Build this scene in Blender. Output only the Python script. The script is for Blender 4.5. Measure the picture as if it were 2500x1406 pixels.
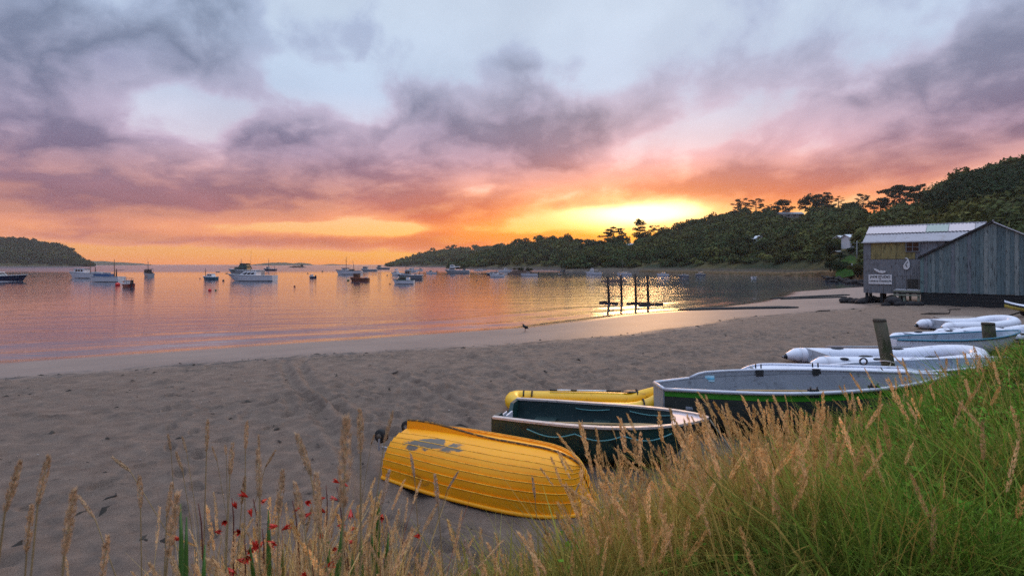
import bpy, bmesh, math, random
import numpy as np
from mathutils import Vector, Matrix

for o in list(bpy.data.objects):
    bpy.data.objects.remove(o, do_unlink=True)
SC = bpy.context.scene
COL = SC.collection
R = math.radians
FPX, CXP, HOR, CAMH, SEA = 1250.0, 1250.0, 646.0, 2.75, -0.8   # focal length in photo pixels, principal column, horizon row, eye height, sea level

# ------------------------------------------------------------------ camera
cam = bpy.data.cameras.new('camera')
cam.sensor_width = 36.0
cam.lens = 36.0 * FPX / 2500.0
cam.shift_y = -(703.0 - HOR) / 2500.0
cam.clip_start = 0.05
cam.clip_end = 40000.0
cam.dof.use_dof = True
cam.dof.focus_distance = 9.0
cam.dof.aperture_fstop = 3.5
camo = bpy.data.objects.new('camera', cam)
COL.objects.link(camo)
camo.location = (0, 0, CAMH)
camo.rotation_euler = (R(90), 0, 0)
SC.camera = camo

# ------------------------------------------------------------------ render settings
SC.render.engine = 'CYCLES'
SC.cycles.use_denoising = False
SC.cycles.max_bounces = 6
SC.cycles.diffuse_bounces = 3
SC.cycles.glossy_bounces = 3
SC.cycles.transmission_bounces = 3
SC.cycles.transparent_max_bounces = 6
SC.cycles.volume_bounces = 0
SC.cycles.sample_clamp_indirect = 6.0
SC.cycles.caustics_reflective = False
SC.cycles.caustics_refractive = False
SC.view_settings.view_transform = 'Standard'
SC.view_settings.look = 'None'
SC.view_settings.exposure = 0.50
SC.view_settings.gamma = 1.0
EXPK = 2.0 ** (-0.45)

# ------------------------------------------------------------------ node expression helper
def s2l(c):
    return tuple(((v / 255.0) / 12.92 if v / 255.0 <= 0.04045 else ((v / 255.0 + 0.055) / 1.055) ** 2.4) for v in c)

class X:
    """a socket with arithmetic"""
    def __init__(s, T, sock): s.T = T; s.k = sock
    def m(s, op, *a, clamp=False):
        n = s.T.n.new('ShaderNodeMath'); n.operation = op; n.use_clamp = clamp
        for i, v in enumerate((s,) + a):
            if isinstance(v, X): s.T.l.new(v.k, n.inputs[i])
            else: n.inputs[i].default_value = float(v)
        return X(s.T, n.outputs[0])
    def __add__(s, o): return s.m('ADD', o)
    __radd__ = __add__
    def __sub__(s, o): return s.m('SUBTRACT', o)
    def __rsub__(s, o): return s.m('MULTIPLY', -1.0).m('ADD', o)
    def __mul__(s, o): return s.m('MULTIPLY', o)
    __rmul__ = __mul__
    def __truediv__(s, o): return s.m('DIVIDE', o)
    def clamp(s): return s.m('ADD', 0.0, clamp=True)
    def exp(s): return s.m('EXPONENT')
    def sq(s): return s.m('MULTIPLY', s)
    def smooth(s, a, b):
        n = s.T.n.new('ShaderNodeMapRange'); n.interpolation_type = 'SMOOTHSTEP'
        s.T.l.new(s.k, n.inputs[0]); n.inputs[1].default_value = a; n.inputs[2].default_value = b
        return X(s.T, n.outputs[0])
    def lin(s, a, b, c=0.0, d=1.0):
        n = s.T.n.new('ShaderNodeMapRange'); s.T.l.new(s.k, n.inputs[0])
        for i, v in enumerate((a, b, c, d)): n.inputs[1 + i].default_value = v
        return X(s.T, n.outputs[0])

class Tree:
    def __init__(s, nt): s.nt = nt; s.n = nt.nodes; s.l = nt.links
    def new(s, t): return s.n.new(t)
    def sep(s, v):
        n = s.new('ShaderNodeSeparateXYZ'); s.l.new(v.k, n.inputs[0]); return [X(s, o) for o in n.outputs]
    def comb(s, *a):
        n = s.new('ShaderNodeCombineXYZ')
        for i, v in enumerate(a):
            if isinstance(v, X): s.l.new(v.k, n.inputs[i])
            else: n.inputs[i].default_value = v
        return X(s, n.outputs[0])
    def noise(s, v, scale, detail=4.0, rough=0.5, dist=0.0, out=0, lac=2.0):
        n = s.new('ShaderNodeTexNoise'); s.l.new(v.k, n.inputs['Vector'])
        n.inputs['Scale'].default_value = scale; n.inputs['Detail'].default_value = detail
        n.inputs['Roughness'].default_value = rough; n.inputs['Distortion'].default_value = dist
        n.inputs['Lacunarity'].default_value = lac
        return X(s, n.outputs[out])
    def voronoi(s, v, scale, feature='F1', out='Distance', rnd=1.0):
        n = s.new('ShaderNodeTexVoronoi'); n.feature = feature; s.l.new(v.k, n.inputs['Vector'])
        n.inputs['Scale'].default_value = scale; n.inputs['Randomness'].default_value = rnd
        return X(s, n.outputs[out])
    def ramp(s, f, stops, lin=False, gain=1.0):
        n = s.new('ShaderNodeValToRGB'); cr = n.color_ramp
        while len(cr.elements) < len(stops): cr.elements.new(0.5)
        for e, (p, c) in zip(cr.elements, stops):
            e.position = p
            c = c if lin else s2l(c)
            e.color = (c[0] * gain, c[1] * gain, c[2] * gain, 1)
        s.l.new(f.k, n.inputs[0]); return X(s, n.outputs[0])
    def mix(s, f, a, b, mode='MIX'):
        n = s.new('ShaderNodeMix'); n.data_type = 'RGBA'; n.blend_type = mode; n.clamp_factor = True
        for i, v in ((0, f), (6, a), (7, b)):
            if isinstance(v, X): s.l.new(v.k, n.inputs[i])
            else: n.inputs[i].default_value = v if i == 0 else (*v[:3], 1)
        return X(s, n.outputs[2])
    def coord(s, which='Object'):
        n = s.new('ShaderNodeTexCoord'); return X(s, n.outputs[which])
    def pos(s):
        n = s.new('ShaderNodeNewGeometry'); return X(s, n.outputs['Position'])
    def attr(s, name, out='Fac'):
        n = s.new('ShaderNodeAttribute'); n.attribute_name = name; return X(s, n.outputs[out])
    def mapv(s, v, scale=(1, 1, 1), rot=(0, 0, 0), loc=(0, 0, 0)):
        n = s.new('ShaderNodeMapping'); s.l.new(v.k, n.inputs[0])
        n.inputs['Location'].default_value = loc; n.inputs['Rotation'].default_value = rot; n.inputs['Scale'].default_value = scale
        return X(s, n.outputs[0])
    def bump(s, h, strength=0.3, dist=0.05, normal=None):
        n = s.new('ShaderNodeBump'); s.l.new(h.k, n.inputs['Height'])
        n.inputs['Strength'].default_value = strength; n.inputs['Distance'].default_value = dist
        if normal is not None: s.l.new(normal.k, n.inputs['Normal'])
        return X(s, n.outputs[0])

# ------------------------------------------------------------------ world: dawn sky with broken stratocumulus
def dirpx(px, py):
    az = math.atan((px - CXP) / FPX)
    return az, math.atan((HOR - py) / FPX * math.cos(az))
SUN_AZ, SUN_EL = dirpx(1570, 540)

def build_world():
    w = bpy.data.worlds.new('World'); SC.world = w; w.use_nodes = True
    T = Tree(w.node_tree); T.n.clear()
    d = T.coord('Generated')
    x, y, z = T.sep(d)
    az = x.m('ARCTAN2', y)
    el = z.m('ARCSINE')
    elp = el.m('MAXIMUM', 0.0)
    # cloud deck coordinates: features flatten towards the horizon
    wv = (elp + 0.10).m('LOGARITHM', math.e)
    P = T.comb(az * 2.9 - wv * 0.12, wv * 1.55, 3.7)
    Pw = T.noise(P, 1.6, 3.0, 0.5, 0.0, out=1)
    wx, wy, wz = T.sep(Pw)
    px_, py_, pz_ = T.sep(P)
    Q = T.comb(px_ + (wx - 0.5) * 0.24, py_ + (wy - 0.5) * 0.24, pz_)
    # same field taken a little nearer the sun: its difference shows which flank the light falls on
    dx = (SUN_AZ - az).m('MULTIPLY', 0.16)
    Q2 = T.comb(px_ + (wx - 0.5) * 0.24 + dx, py_ + (wy - 0.5) * 0.24 - 0.14, pz_)
    n1 = T.noise(Q, 2.0, 8.0, 0.52)
    n2 = T.noise(Q2, 2.0, 6.0, 0.50)
    nbig = T.noise(T.comb(px_ + 11.0, py_ * 0.8 + 4.0, 9.1), 0.55, 2.0, 0.5)
    # large masses and gaps of this morning's deck: (px, py, sx, sy, tilt, amount)
    B = SKYBLOBS
    D = (n1 - 0.5) * 3.5 + (nbig - 0.5) * 0.6 + 0.06
    for (bx, by, sx, sy, tilt, amp) in B:
        a0, e0 = dirpx(bx, by)
        ca = math.cos(a0)
        rx = sx / FPX * ca * ca; ry = sy / FPX * ca
        u = az - a0; v = el - e0
        c, s_ = math.cos(R(tilt)), math.sin(R(tilt))
        uu = (u * c + v * s_) * (1.0 / rx); vv = (v * c - u * s_) * (1.0 / ry)
        D = D + (uu.sq() + vv.sq()).m('MULTIPLY', -1.0).exp() * amp
    D = D - el.smooth(0.50, 1.0) * 0.9
    cover = D.smooth(-0.20, 0.32)
    thick = D.smooth(0.04, 0.85)
    lit = ((n1 - n2) * 6.5 + 0.22).clamp()
    # nearness to the hidden sun
    def sunf(wa, we, p=1.0, da=0.0, de=0.0):
        return (((az - SUN_AZ - da) * (1 / wa)).sq() + ((el - SUN_EL - de) * (1 / we)).sq()).m('MULTIPLY', -p).exp()
    s_core = sunf(0.115, 0.022, 1.0, 0.0, 0.014); s_glow = sunf(0.22, 0.033); s_wide = sunf(0.55, 0.120); s_vast = sunf(1.0, 0.32)
    f = elp.lin(0.0, 0.62)
    g = EXPK
    clear_far = T.ramp(f, [(0.0, (252, 156, 104)), (0.03, (255, 172, 98)), (0.075, (252, 176, 124)), (0.16, (242, 188, 168)), (0.30, (218, 214, 230)), (0.5, (192, 210, 234)), (0.72, (204, 218, 236)), (1.0, (202, 212, 228))], gain=g)
    clear_sun = T.ramp(f, [(0.0, (255, 176, 64)), (0.05, (255, 196, 84)), (0.11, (255, 210, 132)), (0.2, (255, 212, 182)), (0.34, (246, 206, 212)), (0.55, (204, 208, 230)), (1.0, (180, 202, 230))], gain=g)
    cloud_far = T.ramp(f, [(0.0, (208, 142, 124)), (0.07, (182, 122, 120)), (0.15, (146, 110, 130)), (0.28, (116, 110, 140)), (0.45, (116, 124, 150)), (0.7, (126, 140, 164)), (1.0, (120, 138, 166))], gain=g)
    cloud_sun = T.ramp(f, [(0.0, (244, 142, 90)), (0.06, (246, 134, 70)), (0.13, (226, 116, 82)), (0.22, (192, 112, 106)), (0.36, (152, 114, 142)), (0.55, (144, 134, 166)), (1.0, (136, 150, 180))], gain=g)
    sw = (s_wide + s_vast * 0.30).clamp()
    clear = T.mix(sw, clear_far, clear_sun)
    cloud = T.mix(sw, cloud_far, cloud_sun)
    # thin veil of high cloud in the open parts
    veil = (n2 * 0.5 + nbig * 0.5).smooth(0.38, 0.62) * elp.smooth(0.10, 0.25)
    clear = T.mix(veil * 0.22, clear, cloud)
    # thin or sun-side cloud carries pink light
    pink_far = T.ramp(f, [(0.0, (248, 168, 124)), (0.08, (240, 166, 134)), (0.18, (226, 166, 156)), (0.32, (186, 174, 200)), (0.6, (172, 186, 212)), (1.0, (176, 190, 216))], gain=g)
    pink_sun = T.ramp(f, [(0.0, (255, 170, 100)), (0.08, (255, 158, 84)), (0.18, (255, 172, 132)), (0.32, (246, 184, 186)), (0.6, (206, 196, 220)), (1.0, (180, 192, 218))], gain=g)
    pink = T.mix(sw, pink_far, pink_sun)
    cl = T.mix(thick, pink, cloud)
    cl = T.mix(lit * 0.72, cl, pink)
    dark = T.mix(1.0, cl, (0.76, 0.76, 0.82), 'MULTIPLY')
    cl = T.mix(D.smooth(0.60, 1.45) * (1.0 - s_wide * 0.8), cl, dark)
    sky = T.mix(cover * (1.0 - s_core * 0.5), clear, cl)
    sky = T.mix(s_glow * (1.0 - thick) * 0.5, sky, tuple(v * g for v in (1.05, 0.62, 0.16)))
    sky = T.mix(s_core * (1.0 - thick * 0.6), sky, tuple(v * g for v in (3.3, 2.6, 1.45)))
    # the physical dawn sky under it all, faint
    nt = T.new('ShaderNodeTexSky'); nt.sky_type = 'NISHITA'; nt.sun_disc = False
    nt.sun_elevation = R(3.0); nt.sun_rotation = SUN_AZ; nt.altitude = 0; nt.air_density = 1.2; nt.dust_density = 1.5
    ng = T.mix(1.0, X(T, nt.outputs[0]), (0.05, 0.05, 0.05), 'MULTIPLY')
    tot = T.mix(0.25, sky, ng, 'ADD')
    hsv = T.new('ShaderNodeHueSaturation'); hsv.inputs['Saturation'].default_value = 1.10; T.l.new(tot.k, hsv.inputs['Color']); tot = X(T, hsv.outputs[0])
    # clear bright zenith; the sky opposite the dawn is still dim
    back = (x * math.sin(SUN_AZ) + y * math.cos(SUN_AZ)).smooth(0.25, -0.75)
    gain = 1.0 + el.smooth(0.48, 1.10) * 1.75
    tot = T.mix(1.0, tot, T.comb(gain * (1.0 - back * 0.48), gain * (1.0 - back * 0.38), gain * (1.0 - back * 0.22)), 'MULTIPLY')
    bg = T.new('ShaderNodeBackground'); T.l.new(tot.k, bg.inputs[0]); bg.inputs[1].default_value = 1.0
    out = T.new('ShaderNodeOutputWorld'); T.l.new(bg.outputs[0], out.inputs[0])
    w.cycles.sampling_method = 'MANUAL'; w.cycles.sample_map_resolution = 512

SKYBLOBS = [
    (120, 60, 520, 190, 0, 0.75),      # top left grey mass
    (500, 262, 170, 58, 4, -0.85),     # pale gap
    (820, 235, 260, 60, -14, -0.95),
    (130, 365, 480, 85, -4, 0.70),     # left bank
    (540, 400, 110, 50, 0, -0.40),
    (200, 500, 560, 62, 0, 0.80),
    (780, 440, 210, 90, 12, 0.75),     # dark heart of the middle mass
    (1000, 325, 300, 85, -14, 0.95),
    (1420, 300, 340, 70, -4, 0.95),
    (1300, 420, 480, 85, 0, 0.62),
    (1000, 500, 560, 42, 0, 0.60),
    (470, 548, 330, 13, 0, -0.30),     # orange gleams
    (880, 555, 240, 14, 0, -0.75),
    (700, 590, 760, 16, 0, 1.05),      # strip above the horizon
    (420, 630, 1000, 15, 0, -1.80),    # open horizon
    (1590, 518, 210, 27, 4, -1.25),    # sun window
    (1400, 545, 90, 12, 0, -0.80),
    (1470, 500, 120, 14, 0, 0.55),
    (1250, 590, 260, 18, 0, 0.95),
    (1760, 310, 340, 60, 12, -1.00),   # cream gap
    (1330, 40, 520, 120, 0, -0.80),    # pale top
    (2150, 400, 560, 60, 12, 1.00),    # right bank
    (1750, 440, 260, 40, 6, 0.60),
    (2250, 165, 480, 80, 8, 0.75),
    (2500, 50, 200, 220, 0, 0.80),
    (1330, 150, 230, 40, 0, 0.60),
]
build_world()

# ------------------------------------------------------------------ sun: low, veiled, behind the right-hand hill
sl = bpy.data.lights.new('sun', 'SUN'); sl.energy = 0.5; sl.angle = R(10.0); sl.color = (1.0, 0.52, 0.20)
so = bpy.data.objects.new('sun', sl); COL.objects.link(so)
_el = R(11.5)
_d = Vector((math.sin(SUN_AZ) * math.cos(_el), math.cos(SUN_AZ) * math.cos(_el), math.sin(_el)))
so.rotation_euler = _d.to_track_quat('Z', 'Y').to_euler()

# ================================================================== helpers
def tag(o, label=None, cat=None, group=None, kind=None):
    if label: o['label'] = label
    if cat: o['category'] = cat
    if group: o['group'] = group
    if kind: o['kind'] = kind
    return o

def empty(name, label, cat, loc=(0, 0, 0), rz=0.0, group=None, rot=None):
    o = bpy.data.objects.new(name, None); COL.objects.link(o)
    o.empty_display_size = 0.2
    o.location = loc; o.rotation_euler = rot if rot is not None else (0, 0, rz)
    return tag(o, label, cat, group)

def link(name, me, mat=None, parent=None):
    o = bpy.data.objects.new(name, me); COL.objects.link(o)
    if mat is not None and len(me.materials) == 0: me.materials.append(mat)
    if parent is not None: o.parent = parent
    return o

def np_mesh(name, V, F, smooth=False, attrs=None):
    """V (n,3) array, F (m,k) int array of equal-size faces"""
    V = np.asarray(V, np.float32); F = np.asarray(F, np.int32)
    me = bpy.data.meshes.new(name)
    me.vertices.add(len(V)); me.vertices.foreach_set('co', V.ravel())
    m, k = F.shape
    me.loops.add(m * k); me.loops.foreach_set('vertex_index', F.ravel())
    me.polygons.add(m)
    me.polygons.foreach_set('loop_start', np.arange(0, m * k, k, dtype=np.int32))
    try: me.polygons.foreach_set('loop_total', np.full(m, k, np.int32))
    except Exception: pass
    if smooth: me.polygons.foreach_set('use_smooth', np.ones(m, bool))
    me.update(calc_edges=True)
    for nm, arr in (attrs or {}).items():
        arr = np.asarray(arr, np.float32)
        if arr.ndim == 1:
            a = me.attributes.new(nm, 'FLOAT', 'POINT'); a.data.foreach_set('value', arr)
        else:
            a = me.attributes.new(nm, 'FLOAT_COLOR', 'POINT')
            a.data.foreach_set('color', np.concatenate([arr, np.ones((len(arr), 1), np.float32)], 1).ravel())
    return me

class MB:
    """collects simple shapes into one mesh"""
    def __init__(s): s.v = []; s.f = []; s.sm = []
    def add(s, vs, fs, smooth=False, M=None):
        b = len(s.v)
        for p in vs:
            p = Vector(p); s.v.append(M @ p if M is not None else p)
        for f in fs: s.f.append(tuple(b + i for i in f)); s.sm.append(smooth)
        return s
    def box(s, c, d, M=None, taper=(1, 1)):
        x, y, z = (v / 2 for v in d); tx, ty = taper
        vs = [(-x, -y, -z), (x, -y, -z), (x, y, -z), (-x, y, -z), (-x * tx, -y * ty, z), (x * tx, -y * ty, z), (x * tx, y * ty, z), (-x * tx, y * ty, z)]
        vs = [(a + c[0], b + c[1], e + c[2]) for a, b, e in vs]
        return s.add(vs, [(3, 2, 1, 0), (4, 5, 6, 7), (0, 1, 5, 4), (1, 2, 6, 5), (2, 3, 7, 6), (3, 0, 4, 7)], M=M)
    def hexa(s, vs, M=None):
        return s.add(vs, [(3, 2, 1, 0), (4, 5, 6, 7), (0, 1, 5, 4), (1, 2, 6, 5), (2, 3, 7, 6), (3, 0, 4, 7)], M=M)
    def prism(s, poly, z0, z1, M=None):
        n = len(poly)
        vs = [(p[0], p[1], z0) for p in poly] + [(p[0], p[1], z1) for p in poly]
        return s.add(vs, [tuple(range(n))[::-1], tuple(range(n, 2 * n))] + [(i, (i + 1) % n, n + (i + 1) % n, n + i) for i in range(n)], M=M)
    def loft(s, rings, closed=False, smooth=True, cap=False, M=None):
        n = len(rings[0]); vs = [p for r in rings for p in r]; fs = []
        for i in range(len(rings) - 1):
            for j in range(n if closed else n - 1):
                k = (j + 1) % n
                fs.append((i * n + j, i * n + k, (i + 1) * n + k, (i + 1) * n + j))
        if cap: fs += [tuple(range(n))[::-1], tuple(range((len(rings) - 1) * n, len(rings) * n))]
        return s.add(vs, fs, smooth, M)
    def tube(s, pts, r, n=6, cap=True, smooth=True, M=None):
        pts = [Vector(p) for p in pts]; m = len(pts)
        rs = r if isinstance(r, (list, tuple)) else [r] * m
        up = None; rings = []
        for i, p in enumerate(pts):
            t = (pts[min(i + 1, m - 1)] - pts[max(i - 1, 0)])
            t = t.normalized() if t.length > 1e-9 else Vector((0, 0, 1))
            if up is None: up = Vector((0, 0, 1)) if abs(t.z) < 0.9 else Vector((1, 0, 0))
            a = t.cross(up).normalized(); b = a.cross(t).normalized(); up = b
            rings.append([p + a * (rs[i] * math.cos(2 * math.pi * k / n)) + b * (rs[i] * math.sin(2 * math.pi * k / n)) for k in range(n)])
        return s.loft(rings, closed=True, smooth=smooth, cap=cap, M=M)
    def ball(s, c, r, n=10, m=7, sc=(1, 1, 1), M=None):
        rings = []
        for i in range(m + 1):
            a = -math.pi / 2 + math.pi * i / m; rr = max(math.cos(a), 0.02)
            rings.append([(c[0] + r * sc[0] * rr * math.cos(2 * math.pi * k / n), c[1] + r * sc[1] * rr * math.sin(2 * math.pi * k / n), c[2] + r * sc[2] * math.sin(a)) for k in range(n)])
        return s.loft(rings, closed=True, smooth=True, cap=True, M=M)
    def mesh(s, name, smooth=None):
        me = bpy.data.meshes.new(name)
        me.from_pydata([tuple(v) for v in s.v], [], s.f)
        me.polygons.foreach_set('use_smooth', [bool(x) for x in (s.sm if smooth is None else [smooth] * len(s.f))])
        me.update(); return me
    def build(s, name, mat, parent=None, smooth=None, bevel=0.0, solid=0.0):
        o = link(name, s.mesh(name, smooth), mat, parent)
        if solid:
            m = o.modifiers.new('solid', 'SOLIDIFY'); m.thickness = abs(solid); m.offset = -1 if solid > 0 else 1
        if bevel:
            m = o.modifiers.new('bevel', 'BEVEL'); m.width = bevel; m.segments = 2; m.limit_method = 'ANGLE'; m.angle_limit = R(40)
        return o

MATS = {}
def simple(name, col, rough=0.6, var=0.18, scale=6.0, bump=0.15, metal=0.0, spec=0.5, dirt=None, dirt_amt=0.0, lin=False, stretch=(1, 1, 1), coat=0.0):
    """painted or weathered surface: base colour, blotches, streaks of dirt, fine relief"""
    if name in MATS: return MATS[name]
    m = bpy.data.materials.new(name); m.use_nodes = True; T = Tree(m.node_tree)
    b = T.n['Principled BSDF']
    c = col if lin else s2l(col)
    co = T.mapv(T.coord('Object'), stretch)
    n = T.noise(co, scale, 6.0, 0.6)
    cc = T.mix(n.lin(0.3, 0.7), tuple(v * (1 - var) for v in c), tuple(min(1, v * (1 + var)) for v in c))
    if dirt is not None:
        n2 = T.noise(co, scale * 2.3, 5.0, 0.65, 0.4)
        cc = T.mix(n2.smooth(0.62 - dirt_amt * 0.3, 0.74 - dirt_amt * 0.2), cc, s2l(dirt))
    T.l.new(cc.k, b.inputs['Base Color'])
    T.l.new(n.lin(0.2, 0.8, max(0.02, rough - 0.12), min(1, rough + 0.12)).k, b.inputs['Roughness'])
    b.inputs['Metallic'].default_value = metal
    b.inputs['Specular IOR Level'].default_value = spec
    if coat: b.inputs['Coat Weight'].default_value = coat
    if bump:
        nb = T.noise(co, scale * 8, 3.0, 0.6)
        T.l.new(T.bump(nb, bump, 0.01).k, b.inputs['Normal'])
    MATS[name] = m
    return m

def vcol_mat(name, attr='col', rough=0.7, spec=0.2, trans=0.0, var=0.25, scale=40.0):
    """foliage: colour of each leaf comes from the leaf itself"""
    m = bpy.data.materials.new(name); m.use_nodes = True; T = Tree(m.node_tree)
    b = T.n['Principled BSDF']
    c = T.attr(attr, 'Color')
    T.l.new(c.k, b.inputs['Base Color'])
    b.inputs['Roughness'].default_value = rough; b.inputs['Specular IOR Level'].default_value = spec
    if trans > 0:
        tr = T.new('ShaderNodeBsdfTranslucent'); T.l.new(c.k, tr.inputs[0])
        mx = T.new('ShaderNodeMixShader'); mx.inputs[0].default_value = trans
        T.l.new(b.outputs[0], mx.inputs[1]); T.l.new(tr.outputs[0], mx.inputs[2])
        T.l.new(mx.outputs[0], T.n['Material Output'].inputs[0])
    MATS[name] = m
    return m

ORD = 'leftmost,second,third,fourth,fifth,sixth,seventh,eighth,ninth,tenth,eleventh,twelfth,thirteenth,fourteenth,fifteenth,sixteenth,seventeenth,eighteenth,nineteenth,twentieth,twenty-first,twenty-second,twenty-third,twenty-fourth,twenty-fifth,twenty-sixth,twenty-seventh,twenty-eighth,twenty-ninth,thirtieth,thirty-first,thirty-second,thirty-third,thirty-fourth'.split(',')
def nth(k): return ORD[k] + (' of them' if k == 0 else ' from the left')

# numpy value noise for shaping terrain
_rng = np.random.default_rng(7)
_NT = _rng.random((256, 256)).astype(np.float32)
def vnoise(x, y):
    xi = np.floor(x).astype(int); yi = np.floor(y).astype(int)
    fx = x - xi; fy = y - yi
    fx = fx * fx * (3 - 2 * fx); fy = fy * fy * (3 - 2 * fy)
    a = _NT[yi & 255, xi & 255]; b = _NT[yi & 255, (xi + 1) & 255]
    c = _NT[(yi + 1) & 255, xi & 255]; d = _NT[(yi + 1) & 255, (xi + 1) & 255]
    return (a * (1 - fx) + b * fx) * (1 - fy) + (c * (1 - fx) + d * fx) * fy
def fbm(x, y, o=4, g=0.5):
    s = 0; a = 1; t = 0
    for i in range(o):
        s = s + a * vnoise(x * 2 ** i + 17.3 * i, y * 2 ** i + 5.1 * i); t += a; a *= g
    return s / t
def sstep(t): t = np.clip(t, 0, 1); return t * t * (3 - 2 * t)

def poly_dist(X, Y, P):
    """signed distance to an open polyline; positive on its right-hand side"""
    best = np.full(np.shape(X), 1e9); sg = np.ones(np.shape(X))
    for (x0, y0), (x1, y1) in zip(P[:-1], P[1:]):
        dx, dy = x1 - x0, y1 - y0; L2 = dx * dx + dy * dy
        t = np.clip(((X - x0) * dx + (Y - y0) * dy) / L2, 0, 1)
        d = np.hypot(X - x0 - t * dx, Y - y0 - t * dy)
        cr = (X - x0) * dy - (Y - y0) * dx
        m = d < best
        best = np.where(m, d, best); sg = np.where(m, np.sign(cr), sg)
    return best * sg

WATERLINE = [(-260, -90), (-60, -3), (-19, 18.9), (-11, 23.3), (0, 29.2), (6.7, 36.0), (15, 41.5), (21, 47), (27.9, 55), (35, 66), (53, 80), (75, 92), (110, 100)]
BANKEDGE = [(-40, -6), (-8, 1.2), (-3.2, 3.3), (-1.1, 4.35), (0.6, 5.0), (1.9, 5.9), (3.0, 6.7), (4.8, 8.2), (7.2, 9.7), (11, 12.3), (16, 16.6), (30, 26), (60, 42)]

def base_z(X, Y):
    s = poly_dist(X, Y, WATERLINE)
    z = np.where(s > 0, 0.8 * np.clip(s / 13.0, 0, 1) ** 0.85, np.maximum(s * 0.07, -6.0)) + SEA
    e = poly_dist(X, Y, BANKEDGE)
    hb = 1.15 + 0.075 * np.clip(X, 0, 12)
    z = z + hb * sstep((e + 0.15) / 3.3)
    return z, s, e
def gz(x, y):
    return float(base_z(np.array([float(x)]), np.array([float(y)]))[0][0])

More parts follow.
